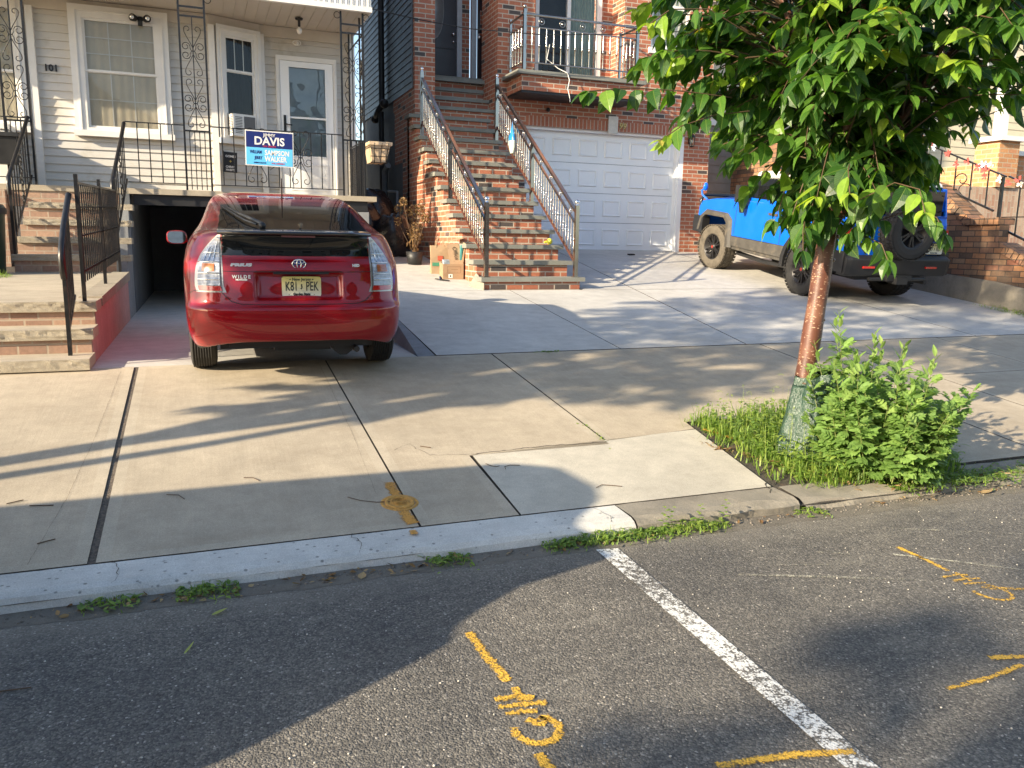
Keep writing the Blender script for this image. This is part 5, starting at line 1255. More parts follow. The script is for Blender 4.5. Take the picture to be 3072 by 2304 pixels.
def mirror(parent, s, y, z, x, body_m, w=.21, h=.14):
    mb = MB(); rr = []
    for i, (dy, k) in enumerate(((-.012, .88), (0, 1), (.05, 1), (.11, .75), (.14, .35))):
        rr.append([(x+s*.09+w/2*k*(abs(math.cos(a))**.6)*(1 if math.cos(a) >= 0 else -1), y+dy, z+h/2*k*(abs(math.sin(a))**.7)*(1 if math.sin(a) >= 0 else -1)) for a in [2*math.pi*j/24 for j in range(24)]])
    mb.grid(rr, 0, closed=True); mb.face(rr[-1]); mb.bar((x+s*.02, y+.06, z-.03), (x-s*.08, y+.08, z-.06), .05, .03); m_ = mb.build('wing_mirror', body_m, parent)
    mb = MB(); mb.face([Vector(p)+Vector((0, -.001, 0)) for p in rr[0]]); mb.build('mirror_glass', M['mirror'], m_, recalc=False); return m_
mirror(car, -1, 2.95, 1.05, -.935, M['redpaint']); mirror(car, 1, 2.95, 1.05, .905, M['redpaint'])
def wheel(parent, x, y, z, r, w, rimr, tyre_m, rim_m, s, spokes=5, blocks=False, rot=0, camber=None, name='wheel', hub=None):
    Mw = camber if camber is not None else Matrix.Identity(4)
    T = Matrix.Translation((x, y, z)) @ Mw
    mb = MB(); h = w/2
    prof = [(rimr, -h*.86), (rimr+.02, -h*.98), ((r+rimr)/2, -h*1.04), (r-.03, -h*.98), (r-.008, -h*.86)]
    for i in range(9):
        x_ = -h*.8+h*1.6*i/8; prof += [(r, x_-.008), (r, x_+.004), (r-.008, x_+.006), (r-.008, x_+.012)] if i < 8 else []
    prof += [(r-.008, h*.86), (r-.03, h*.98), ((r+rimr)/2, h*1.04), (rimr+.02, h*.98), (rimr, h*.86)]
    mb.lathe((0, 0, 0), prof, 44, axis='X', smooth=False if blocks else True)
    if blocks:
        for k in range(40):
            a = k*2*math.pi/40
            for xx, ww_ in ((-h*.9, h*.34), (-h*.28, h*.4), (h*.38, h*.4), (h*.9, h*.34)):
                q = Matrix.Rotation(a+(.05 if xx > 0 else 0), 4, 'X')
                mb.box((xx-ww_/2, -.022, r-.006), (xx+ww_/2, .022, r+.007), M=q)
    mb.xf(T); wo_ = mb.build(name, tyre_m, parent); 
    mb = MB(); o_ = s*h*.72
    mb.lathe((0, 0, 0), [(rimr+.004, s*h*.9), (rimr-.012, s*h*.88), (rimr-.02, s*h*.3), (.001, s*h*.2)], 36, axis='X')
    for k in range(spokes):
        a = rot+k*2*math.pi/spokes; q = Matrix.Rotation(a, 4, 'X')
        for da in (-.16, .16):
            q2 = Matrix.Rotation(a+da, 4, 'X'); mb.hexa([q2 @ Vector(p) for p in [(o_-s*.02, -.016, .03), (o_, -.016, .03), (o_, .016, .03), (o_-s*.02, .016, .03), (o_-s*.012, -.012, rimr-.012), (o_+s*.014, -.012, rimr-.012), (o_+s*.014, .012, rimr-.012), (o_-s*.012, .012, rimr-.012)]])
    mb.lathe((0, 0, 0), [(.065, o_-s*.02), (.06, o_+s*.01), (.03, o_+s*.022), (.001, o_+s*.022)], 16, axis='X'); mb.xf(T); mb.build('rim', rim_m, wo_)
    if hub: mb = MB(); mb.lathe((0, 0, 0), [(.028, o_+s*.024), (.001, o_+s*.026)], 12, axis='X'); mb.xf(T); mb.build('hub_cap', hub, wo_)
    return wo_
for s in (-1, 1):
    for y in (.82, 3.52): wheel(car, s*.752, y, .313, .313, .205, .19, M['rubber'], M['alloy'], s)
# underside and silencer
mb = MB(); mb.box((-.62, .35, .2), (.62, 4.1, .3)); mb.box((-.2, .25, .19), (.25, .7, .24)); mb.tube([(.35, .75, .24), (.35, .22, .23)], .09, 10); mb.tube([(.42, .3, .22), (.45, .12, .2)], .025, 8)
mb.build('underbody', M['black'], car)
mb = MB(); mb.box((-.55, .18, .22), (.55, .9, .27)); mb.build('diffuser', M['black'], car, bevel=.02)
# ================================================================ BLUE OFF-ROADER
suv = thing('blue_suv', 'bright blue off-road car with black trim and rear spare wheel', 'car', (9.38, 8.93, .475+.122*(8.93-7.05)+.0), (0, 0, 0))
suv.rotation_mode = 'XYZ'
suv.matrix_world = Matrix.Translation((9.40, 8.92, G(8.92))) @ Matrix.Rotation(R(-4.0), 4, 'Z') @ Matrix.Rotation(math.atan(.122), 4, 'X')
suv.rotation_euler = (math.atan(.122), 0, R(-4.0)); suv.location = (9.27, 8.95, G(8.95)); suv.scale = (.96, .97, .97)
RA, FA, WR = .93, 3.62, .40   # rear axle, front axle, wheel radius
def circ(yc, r, a0, a1, n=9, zc=.42): return [(yc+r*math.cos(R(a0+(a1-a0)*i/n)), zc+r*math.sin(R(a0+(a1-a0)*i/n))) for i in range(n+1)]
# lower body side profile (y,z)
lower = [(.12, .62)]+circ(RA, .50, 170, 10)+[(RA+.55, .50), (FA-.55, .50)]+[(FA-.50, .62), (FA-.44, .90), (FA-.34, .98), (FA+.30, .98), (FA+.42, .90), (FA+.50, .70)]+[(4.26, .66), (4.30, .80), (4.28, 1.08), (4.18, 1.20), (3.7, 1.27), (3.05, 1.31), (2.78, 1.31), (.10, 1.31), (.06, 1.2), (.06, .7)]
def prof_loft(mb, poly, st, mi=0, cy=2.1, cz=.95):
    """poly in (y,z); st = list of (x, inset) stations"""
    rr = []
    for x, ins in st:
        row = []
        for y, z in poly:
            d = Vector((cy-y, (cz-z))); L = d.length
            k = ins/max(L, .01); row.append((x, y+d.x*k, z+d.y*k))
        rr.append(row)
    mb.grid(rr, mi, closed=True, smooth=False)
    mb.face(rr[0], mi); mb.face(rr[-1][::-1], mi)
mb = MB(); prof_loft(mb, lower, [(-.90, .03), (-.885, .0), (.885, .0), (.90, .03)])
sb = mb.build('body', M['bluepaint'], suv, bevel=.012)
# belt shoulder + greenhouse
mb = MB()
gh = [(.08, 1.312), (2.95, 1.312), (2.62, 1.70), (2.50, 1.735), (.25, 1.745), (.17, 1.70)]
prof_loft(mb, [(.08, 1.30), (3.0, 1.30), (2.9, 1.36), (.09, 1.36)], [(-.87, 0), (.87, 0)], cy=1.5, cz=1.33)
mb.build('shoulder', M['bluepaint'], suv, bevel=.02)
mb = MB(); prof_loft(mb, gh, [(-.80, .0), (-.70, -.0), (.70, -.0), (.80, .0)]); 
mb.build('greenhouse', M['carglass'], suv, bevel=.02)
mb = MB()
for s in (-1, 1):
    for (y0, z0), (y1, z1), w in (((3.02, 1.33), (2.60, 1.73), .07), ((1.72, 1.33), (1.70, 1.74), .14), ((.12, 1.33), (.2, 1.72), .16), ((.75, 1.33), (.45, 1.73), .34)): mb.bar((s*.805, y0, z0), (s*.80, y1, z1), w*.5, .04, up=(1, 0, 0)) if False else mb.hexa([(s*.80, y0-w/2, z0), (s*.825, y0-w/2, z0), (s*.825, y0+w/2, z0), (s*.80, y0+w/2, z0), (s*.78, y1-w/2, z1), (s*.808, y1-w/2, z1), (s*.808, y1+w/2, z1), (s*.78, y1+w/2, z1)])
mb.box((-.80, .10, 1.33), (-.62, .14, 1.70)); mb.box((.62, .10, 1.33), (.80, .14, 1.70)); mb.build('pillar', M['bluepaint'], suv, bevel=.008)
mb = MB(); prof_loft(mb, [(.16, 1.735), (2.66, 1.72), (2.60, 1.80), (2.3, 1.825), (.4, 1.825), (.2, 1.79)], [(-.80, .03), (-.76, 0), (.76, 0), (.80, .03)]); mb.build('roof', M['white'], suv, bevel=.02)
mb = MB(); mb.box((-.7, .5, 1.86), (-.66, 2.3, 1.9)); mb.box((.66, .5, 1.86), (.70, 2.3, 1.9))
for y in (.6, 1.2, 1.8, 2.2): mb.box((-.7, y, 1.83), (-.66, y+.05, 1.87)); mb.box((.66, y, 1.83), (.7, y+.05, 1.87)); mb.box((-.66, y, 1.87), (.66, y+.04, 1.895))
mb.build('roof_rack', M['black'], suv)
# bonnet bulge and raised blue scoop tubes
mb = MB(); rr = []
for i in range(13):
    x = -.80+1.6*i/12; k = 1-(abs(x)/.80)**4
    rr.append([(x, 2.85, 1.305+.055*k), (x, 3.3, 1.30+.05*k), (x, 3.8, 1.265+.045*k), (x, 4.1, 1.215+.035*k), (x, 4.24, 1.13)])
mb.grid(rr, 0); mb.build('bonnet', M['bluepaint'], suv, recalc=True)
mb = MB(); mb.tube([(-.84, 4.10, 1.22), (-.90, 4.2, 1.30), (-.91, 4.22, 1.38), (-.87, 4.18, 1.42)], .02, 8); mb.ball((-.86, 4.18, 1.45), .07, 8, sc=(.7, .5, 1.1)); mb.build('marker_mirror', M['bluepaint'], suv)
# black sills, arches, bumpers
mb = MB(); prof_loft(mb, [(RA+.52, .50), (FA-.52, .50), (FA-.50, .66), (RA+.42, .69)], [(-.915, .0), (-.86, 0)], cy=2.2, cz=.6); prof_loft(mb, [(RA+.52, .50), (FA-.52, .50), (FA-.50, .66), (RA+.42, .69)], [(.86, .0), (.915, 0)], cy=2.2, cz=.6)
mb.box((-.88, RA+.55, .44), (.88, FA-.55, .5)); mb.build('sill', M['blackdusty'], suv, bevel=.012)
for s in (-1, 1):
    mb = MB(); inner = [(FA-.47, .46), (FA-.43, .88), (FA-.33, .96), (FA+.30, .96), (FA+.42, .88), (FA+.50, .66)]; outer = [(FA-.62, .46), (FA-.56, .95), (FA-.40, 1.05), (FA+.34, 1.06), (FA+.52, .95), (FA+.62, .66)]
    def arch_(inn, out, mm, nm):
        q = MB(); r0 = [(s*.885, y, z) for y, z in inn]; r1 = [(s*.955, y, z) for y, z in inn]; r2 = [(s*.955, y+(b-y)*.6, z+(d-z)*.6) for (y, z), (b, d) in zip(inn, out)]; r3 = [(s*.90, y, z) for y, z in out]
        q.grid([r0, r1, r2, r3, r0], 0, smooth=False); q.build(nm, mm, suv, bevel=.008)
    arch_(inner, outer, M['blackdusty'], 'wheel_arch')
    ri = circ(RA, .47, 178, -8, 10, .44); ro = circ(RA, .60, 178, -8, 10, .44); arch_(ri, ro, M['black'], 'wheel_arch')
mb = MB(); mb.box((-.84, .3, .45), (.84, 4.15, .66)); mb.box((-.6, .1, .38), (.6, 4.1, .46)); mb.tube([(-.7, 1.1, .36), (-.72, 2.2, .33), (-.68, 3.1, .36)], .04, 6); mb.tube([(.55, .8, .34), (.6, -.02, .36)], .035, 8); mb.build('underbody', M['black'], suv)
mb = MB(); prof_loft(mb, [(-.08, .46), (.12, .44), (.14, .74), (-.04, .76), (-.12, .72)], [(-.93, .03), (-.86, 0), (.86, 0), (.93, .03)], cy=.05, cz=.6); mb.build('rear_bumper', M['black'], suv, bevel=.025)
for s in (-1, 1):
    mb = MB(); mb.box((s*.80, -.02, .5), (s*.945, .36, .80)); mb.build('bumper_corner', M['black'], suv, bevel=.05)
    mb = MB(); mb.box((s*.46, -.124, .58), (s*.66, -.10, .61)); mb.build('reflector', m_redlens, suv)
    mb = MB(); mb.box((s*.76, .02, .88), (s*.895, .2, 1.13)); t_ = mb.build('tail_light', m_redlens, suv, bevel=.04)
    mb = MB(); mb.box((s*.79, .005, .92), (s*.87, .03, 1.09)); mb.build('clear_lens', m_lens, t_, bevel=.012)
mb = MB(); mb.box((-.1, -.2, .36), (.1, 0, .46)); mb.tube([(-.5, -.08, .42), (.5, -.08, .42)], .03, 8); mb.box((-.22, -.14, .40), (.22, -.06, .48)); mb.build('tow_hitch', M['black'], suv)
# front bumper, bull bar, lamp
mb = MB(); prof_loft(mb, [(4.22, .56), (4.42, .6), (4.46, .8), (4.42, .9), (4.24, .9)], [(-.93, .08), (-.8, 0), (.8, 0), (.93, .08)], cy=4.3, cz=.7); mb.box((-.95, 4.0, .62), (-.80, 4.34, .92)); mb.build('front_bumper', M['black'], suv, bevel=.04)
mb = MB(); mb.tube([(-.72, 4.45, .85), (-.74, 4.5, 1.2), (-.68, 4.48, 1.28), (.68, 4.48, 1.28), (.74, 4.5, 1.2), (.72, 4.45, .85)], .035, 10); mb.build('bull_bar', M['gloss'], suv)
for s in (-1, 1): mb = MB(); mb.lathe((s*.66, 4.27, 1.03), [(.001, .03), (.06, .025), (.1, 0), (.11, -.04)], 18, axis='Y'); mb.build('headlight', M['mirror'], suv)
# door gaps, handle, mirror
mb = MB()
for s in (-1, 1):
    for pts in ([(2.95, 1.30), (2.98, .9), (2.98, .70)], [(1.62, 1.30), (1.62, .70)], [(1.18, 1.30), (1.2, 1.0), (1.42, .70)], [(1.62, .66), (1.62, .52)]): mb.tube([(s*.901, y, z) for y, z in pts], .006, 4)
mb.tube([(-.91, RA+.5, .69), (-.91, FA-.5, .67)], .004, 4); mb.build('door_gap', M['black'], suv)
for s in (-1, 1):
    mb = MB(); mb.box((s*.90, 1.74, 1.13), (s*.925, 1.98, 1.165)); mb.build('door_handle', M['blackdusty'], suv, bevel=.008)
    mb = MB(); mb.box((s*.93, 2.58, 1.28), (s*1.13, 2.72, 1.56)); mb.hexa([(s*.98, 2.62, 1.10), (s*1.03, 2.62, 1.10), (s*1.03, 2.68, 1.10), (s*.98, 2.68, 1.10), (s*.95, 2.6, 1.29), (s*1.06, 2.6, 1.29), (s*1.06, 2.7, 1.29), (s*.95, 2.7, 1.29)]); mb.bar((s*.86, 2.66, 1.20), (s*1.0, 2.66, 1.2), .05)
    w_ = mb.build('wing_mirror', M['black'], suv, bevel=.03); mb = MB(); mb.box((s*.965, 2.574, 1.315), (s*1.095, 2.579, 1.525)); mb.build('mirror_glass', M['mirror'], w_, bevel=.002)
# wheels, spare on the back door
hubm = plain('red_hub', (.25, .03, .02), .4)
for s in (-1, 1):
    wheel(suv, s*.80, RA, WR, WR, .27, .23, M['rubber'], M['rim'], s, 6, True, hub=hubm)
    wheel(suv, s*.80, FA, WR, WR, .27, .23, M['rubberdusty'], M['rim'], s, 6, True, hub=hubm, camber=Matrix.Rotation(R(7), 4, 'Z'))
wheel(suv, -.02, -.16, 1.12, .40, .26, .23, M['rubber'], M['rim'], 1, 6, True, camber=Matrix.Rotation(R(-90), 4, 'Z'), name='spare_wheel')
number_plate(suv, (.64, -.03, .86), 'G37', 'RBF')
mb = MB(); mb.box((.46, -.024, .77), (.82, .06, .95)); mb.build('plate_holder', M['black'], suv)
mb = MB(); mb.box((-.72, .05, 1.34), (.72, .1, 1.68)); mb.build('rear_window', M['gloss'], suv, bevel=.02)
# ================================================================ VEGETATION
LEAF = leafmat('cherry_leaf', [(0, (.012, .045, .010)), (.45, (.030, .092, .015)), (.78, (.085, .19, .026)), (.90, (.20, .33, .035)), (.97, (.32, .42, .05)), (1, (.36, .22, .07))], trans=.38)
WEED = leafmat('mugwort_leaf', [(0, (.075, .15, .038)), (.6, (.15, .26, .06)), (1, (.28, .38, .11))], trans=.3, rough=.6)
GRASS = leafmat('grass_blade', [(0, (.08, .15, .03)), (.55, (.17, .27, .045)), (.85, (.30, .38, .08)), (1, (.45, .40, .18))], trans=.35, rough=.5)
DRY = leafmat('dead_leaf', [(0, (.10, .045, .02)), (.5, (.22, .12, .05)), (1, (.40, .28, .15))], trans=.1, rough=.9)
class Leaves:
    def __init__(s): s.mb = MB(); s.t = []
    def leaf(s, p, d, n, L, W, tint, fold=.3, droop=.25, prof=((0, 0), (.12, .3), (.32, .47), (.55, .45), (.78, .26), (.92, .09), (1, 0)), twist=0):
        d = Vector(d).normalized(); n = Vector(n); x = d.cross(n)
        if x.length < 1e-4: x = d.orthogonal()
        x.normalize(); n = x.cross(d).normalized(); p = Vector(p); rows = []
        for t, w in prof:
            c_ = p+d*(L*t*(1-.12*droop*t))-n*(L*droop*t*t)
            ww = w*W; up = n*(ww*fold)
            rows.append((c_-x*ww+up, c_, c_+x*ww+up, t, w))
        for a, b in zip(rows[:-1], rows[1:]):
            for k, sg in ((0, -1), (1, 1)):
                q = [a[k], a[k+1], b[k+1], b[k]]; uu = [(sg*0 if k else -a[4]*2, a[3]), (0 if not k else a[4]*2, a[3]), (0 if not k else b[4]*2, b[3]), (sg*0 if k else -b[4]*2, b[3])]
                if a[4] == 0: q = [q[0 if k else 1], q[2], q[3]]; uu = [(0, a[3]), uu[2], uu[3]]
                elif b[4] == 0: q = [q[0], q[1], q[3 if k else 2]]; uu = [uu[0], uu[1], (0, b[3])]
                s.mb.face(q, 0, uv=uu, smooth=True); s.t.append(tint)
    def blade(s, p, d, L, W, tint, bend=.6, side=None, n=4):
        p = Vector(p); d = Vector(d).normalized(); g = Vector((0, 0, -1)); x = d.cross(Vector((0, 0, 1)))
        if x.length < 1e-3: a = random.random()*6.28; x = Vector((math.cos(a), math.sin(a), 0))
        x.normalize(); h = x.cross(Vector((0, 0, 1))) if side is None else side; prev = None
        for i in range(n+1):
            t = i/n; c_ = p+d*L*t+h*(L*bend*.5*t*t)+g*(L*bend*.35*t*t*t); w = W*(1-t**1.6)*.5+.0002
            cur = (c_-x*w, c_+x*w)
            if prev: s.mb.face([prev[0], prev[1], cur[1], cur[0]], 0, uv=[(-1, t), (1, t), (1, t), (-1, t)], smooth=True); s.t.append(tint)
            prev = cur
        return c_
    def build(s, name, mat, parent=None): 
        return s.mb.build(name, mat, parent, recalc=False, attr=s.t)
BARK = newmat('cherry_bark'); m_, nt, b, o = BARK; v = worldpos(nt)
n1 = tex(nt, 'ShaderNodeTexNoise', mapping(nt, v, (26, 26, 90)), 1.0, Detail=3.0, Roughness=.7); n2 = tex(nt, 'ShaderNodeTexNoise', v, 6, Detail=5.0)
c = ramp(nt, n2.outputs[0], [(.3, (.055, .022, .015)), (.5, (.11, .042, .027)), (.72, (.19, .09, .055))])
vl = tex(nt, 'ShaderNodeTexVoronoi', mapping(nt, v, (34, 34, 95)), 1.0, Randomness=1.0)
len_ = ramp(nt, vl.outputs['Distance'], [(.22, (1, 1, 1)), (.36, (0, 0, 0))])
msk = ramp(nt, n1.outputs[0], [(.46, (0, 0, 0)), (.52, (1, 1, 1))])
lf = mixc(nt, 1.0, len_, msk, 'MULTIPLY'); c = mixc(nt, lf, c, (.50, .33, .22))
nt.links.new(c, b.inputs['Base Color']); b.inputs['Roughness'].default_value = .42; b.inputs['Specular IOR Level'].default_value = .5
nt.links.new(bump(nt, math_(nt, 'ADD', lf, math_(nt, 'MULTIPLY', n1.outputs[0], .4)), .6, .004), b.inputs['Normal']); M['bark'] = m_
M['twig'] = plain('twig', (.09, .055, .03), .6); M['greentwig'] = plain('green_twig', (.16, .19, .06), .5)

def make_tree(name, label, base, path, rad, prof, yscale=.85, ntwig=150, leafL=(.11, .165), seed=1, limbs=7, leaves_per=9, extra=None, group=None, crownc=None, simple=False, infill=0):
    """path: trunk points (relative), prof: crown radius by height"""
    random.seed(seed); t = thing(name, label, 'tree', base, group=group)
    mb = MB(); P = [Vector(p) for p in path]
    def bez(pts, n):
        out = []
        for i in range(n+1):
            u = i/n*(len(pts)-1); k = min(int(u), len(pts)-2); f = u-k
            p0, p1, p2, p3 = pts[max(0, k-1)], pts[k], pts[k+1], pts[min(len(pts)-1, k+2)]
            out.append(.5*((2*p1)+(p2-p0)*f+(2*p0-5*p1+4*p2-p3)*f*f+(3*p1-3*p2+p3-p0)*f**3))
        return out
    tp = bez(P, 26); mb.tube(tp, [rad[0]+(rad[1]-rad[0])*i/26+.002*math.sin(i*1.7) for i in range(27)], 14, caps=False)
    for k in range(9 if not simple else 2):
        a = random.uniform(-.7, 1.2); q = tp[int(5+k*2)%24]; mb.ball(q+Vector((math.cos(a), math.sin(a)*-.5, 0))*rad[0]*.9, .018+.012*random.random(), 5, sc=(1.3, 1, .8))
    mb.build('trunk', M['bark'], t)
    top = P[-1]; cx, cy = crownc or (top.x, top.y)
    def cr(z): return interp(prof, z, 1)
    zs0, zs1 = prof[0][0], prof[-1][0]; nodes = []
    for i in range(limbs):
        a = i*2*math.pi/limbs+random.uniform(-.3, .3); h = zs0+(zs1-zs0)*random.uniform(.45, .85) if i else zs1*.95; r_ = cr(h)*.75
        if i == 0: r_ = .1
        s0 = top-Vector((0, 0, random.uniform(0, .35))); e = Vector((cx+r_*math.cos(a), cy+r_*yscale*math.sin(a), h)); mid = s0.lerp(e, .5)+Vector((0, 0, .1*(h-s0.z)))
        L = bez([s0, mid, e], 14); m2 = MB(); m2.tube(L, [rad[1]*.62*(1-i_/15)+.006 for i_ in range(15)], 8, caps=False); m2.build('limb', M['bark'] if not simple else M['twig'], t)
        nodes += [(q, i) for q in L[2:]]
    lv = Leaves(); tw = MB(); cnt = 0; tries = 0
    while cnt < ntwig and tries < ntwig*30:
        tries += 1; z = random.uniform(zs0, zs1); R_ = cr(z); a = random.uniform(0, 2*math.pi); rr = R_*math.sqrt(random.uniform(.12, 1.0))
        tip = Vector((cx+rr*math.cos(a), cy+rr*yscale*math.sin(a), z))
        if random.random() > (R_/max(p_[1] for p_ in prof))**1.2+.12: continue
        if mnoise.noise((tip.x*1.7+seed, tip.y*1.7, tip.z*1.7)) < -.16: continue
        cand = sorted(nodes, key=lambda q: (q[0]-tip).length+(1.2 if q[0].z > tip.z+.05 else 0))[:3]; s0 = random.choice(cand)[0]
        mid = s0.lerp(tip, .55)+Vector((0, 0, .12+.1*random.random())); L = bez([s0, mid, tip], 12); tw.tube(L, [.007*(1-i/13)+.0018 for i in range(13)], 4, caps=False)
        cnt += 1; spray(lv, L[3:] if (tip-s0).length < .8 else L[5:], leaves_per, leafL)
    for i in range(infill):
        z = random.uniform(zs0+.05, zs0+1.3); a = random.uniform(math.pi*.95, math.pi*2.05); rr = random.uniform(.12, .55+.2*(z-zs0)); tip = Vector((cx+rr*math.cos(a), cy+rr*math.sin(a), z)); s0 = random.choice([q for q in nodes if q[0].z > z-.1][:40] or nodes)[0]
        if (s0-tip).length > 1.1: continue
        L = bez([s0, s0.lerp(tip, .55)+Vector((0, 0, .12)), tip], 12); tw.tube(L, [.006*(1-i_/13)+.0016 for i_ in range(13)], 4, caps=False); spray(lv, L[4:], leaves_per, leafL)
    if extra: extra(lv, tw)
    tw.build('twigs', M['twig'], t); lv.build('crown', LEAF, t); return t
def spray(lv, L, n, leafL, young=.2, hang=.3):
    isy = random.random() < young; tot = len(L)-1
    for i in range(n):
        u = (i+.5)/n*tot; k = min(int(u), tot-1); p = L[k].lerp(L[k+1], u-k); d = (L[k+1]-L[k]).normalized()
        sd = Vector((-d.y, d.x, 0)); sd = sd.normalized() if sd.length > .05 else Vector((1, 0, 0)); sg = 1 if i % 2 else -1
        dr = d*.45+sd*sg*random.uniform(.5, 1.0)+Vector((0, 0, -hang-random.uniform(-.5, .5))); nn = Vector((random.uniform(-.9, .9), random.uniform(-1.0, .6), 1))-d*.1
        tn = min(.84, max(0, random.gauss(.45, .24)))
        if isy and i > n-4: tn = random.uniform(.86, .96)
        Lf = random.uniform(*leafL)*(.75 if i > n-3 else 1); lv.leaf(p+dr.normalized()*.012, dr, nn, Lf, Lf*random.uniform(.50, .70), tn, fold=random.uniform(.0, .45), droop=random.uniform(.0, .6))
    # tip cluster
    d = (L[-1]-L[-2]).normalized()
    for q in range(3):
        a = q*2.1+random.random(); dr = d*.5+Vector((math.cos(a)*.6, math.sin(a)*.6, -.35 if not isy else .1)); tn = (.9+random.random()*.1) if isy else random.uniform(.3, .85)
        Lf = random.uniform(*leafL)*(.6 if isy else .85); lv.leaf(L[-1], dr, (0, 0, 1), Lf, Lf*.5, tn, fold=.35, droop=.3)
BX, BY, BZ = 3.78, 4.35, .12
def street_extra(lv, tw):
    for pts, n in (([(3.1, 4.35, 2.42), (2.75, 4.35, 2.43), (2.4, 4.35, 2.42), (2.12, 4.35, 2.38)], 18), ([(3.2, 4.3, 2.34), (2.95, 4.3, 2.30), (2.72, 4.3, 2.22), (2.58, 4.3, 2.13)], 13), ([(3.1, 4.2, 2.75), (2.8, 4.2, 2.86), (2.55, 4.2, 2.83), (2.42, 4.2, 2.74)], 12), ([(3.2, 4.3, 2.95), (2.8, 4.3, 3.1), (2.5, 4.3, 3.12), (2.3, 4.3, 3.05)], 12),
                   ([(4.6, 4.0, 2.30), (4.95, 3.95, 2.44), (5.25, 3.9, 2.47), (5.5, 3.85, 2.45)], 8), ([(3.7, 4.0, 1.9), (3.55, 3.8, 2.0), (3.45, 3.7, 1.95), (3.4, 3.62, 1.82)], 9), ([(3.8, 4.0, 1.8), (3.8, 3.7, 1.9), (3.78, 3.5, 1.85), (3.75, 3.42, 1.72)], 9), ([(4.2, 4.2, 1.7), (4.3, 4.0, 1.78), (4.38, 3.9, 1.72), (4.4, 3.85, 1.62)], 9), ([(3.7, 4.3, 1.6), (3.6, 4.2, 1.68), (3.55, 4.15, 1.62), (3.52, 4.1, 1.5)], 7), ([(4.0, 4.3, 1.55), (4.1, 4.2, 1.6), (4.15, 4.1, 1.55), (4.16, 4.05, 1.45)], 7)):
        L = []
        pts = [Vector(p)-Vector((BX, BY, BZ)) for p in pts]
        for a, b_ in zip(pts[:-1], pts[1:]): L += [a.lerp(b_, i/4) for i in range(4)]
        L.append(pts[-1]); tw.tube([Vector((0.12, 0, pts[0].z-.25)) if False else L[0]]+L[1:], .0035, 4, caps=False); spray(lv, L, n, (.12, .165), young=.45, hang=.8)
make_tree('street_tree', 'young cherry tree with glossy red-brown trunk and broad green leaves, in the sidewalk pit', (BX, BY, BZ),
          [(.035, 0, -.1), (.035, 0, .3), (.065, 0, .65), (.12, 0, 1.2), (.15, 0, 1.6), (.19, 0, 1.9)], (.072, .055),
          [(1.44, .2), (1.56, .38), (1.8, .62), (2.1, .95), (2.45, 1.3), (3.0, 1.55), (3.7, 1.45), (4.2, 1.0), (4.6, .4)], ntwig=500, seed=5, leaves_per=11, extra=street_extra, crownc=(.20, .08), leafL=(.10, .195), infill=130)

# mugwort bush
random.seed(21); t = thing('mugwort_bush', 'tall leafy green weed bush with lobed leaves growing against the tree trunk', 'weed', (4.06, 3.90, .085))
lv = Leaves(); st = MB()
LOBE = ((0, .0), (.2, .22), (.5, .3), (.8, .16), (1, 0))
def lobed(p, d, n, L, tint):
    d = Vector(d).normalized(); x = d.cross(Vector(n)).normalized()
    lv.leaf(p, d, n, L, L*.62, tint, fold=.1, droop=.25, prof=LOBE)
    for f, w in ((.25, .5), (.5, .48), (.72, .32)):
        for s in (-1, 1): lv.leaf(Vector(p)+d*L*f, d*.75+x*s*.75, n, L*w, L*.40, tint, fold=.1, droop=.2, prof=LOBE)
for i in range(72):
    a = random.uniform(0, 6.28); rr = math.sqrt(random.random()); bx_, by_ = .31*rr*math.cos(a), .30*rr*math.sin(a)
    h = random.uniform(.24, .62)+(.25 if (bx_ < .0 and random.random() < .55) else 0); 
    if i < 5: h = (1.05, .98, .92, .84, .82)[i]; bx_, by_ = ((-.16, .10), (-.10, .16), (-.03, .05), (.08, .1), (.22, .1))[i]
    lean = Vector((bx_*.7+random.uniform(-.05, .05), by_*.7+random.uniform(-.05, .05), h)); P = [Vector((bx_, by_, 0))+Vector((lean.x*(u**1.3), lean.y*(u**1.3), lean.z*u)) for u in [j/8 for j in range(9)]]
    st.tube(P, [.0045-.0004*j for j in range(9)], 5, caps=False); nn = int(h/.028)
    for k in range(2, nn):
        u = k/nn*8; q = P[min(7, int(u))].lerp(P[min(8, int(u)+1)], u-int(u)); a2 = k*2.4+random.random(); up = k/nn
        d = Vector((math.cos(a2), math.sin(a2), random.uniform(-.3, .6)+.9*up*up)); L = .155*(1-up*.45)*random.uniform(.8, 1.15); tn = min(1, max(0, random.gauss(.35+.35*up, .15)))
        if up > .8 and h > .6: lv.leaf(q, d+Vector((0, 0, .6)), (0, 0, 1), L*.85, L*.3, tn, fold=.2, droop=.1)
        else: lobed(q, d, (random.uniform(-.7, .4), random.uniform(-.9, .3), 1), L, tn)
        if up < .8: 
            d2 = Vector((math.cos(a2+2), math.sin(a2+2), random.uniform(-.3, .6))); lobed(q, d2, (random.uniform(-.7, .4), random.uniform(-.9, .3), 1), L*.7, max(0, tn-.1))
st.build('stem', M['greentwig'], t); lv.build('foliage', WEED, t)
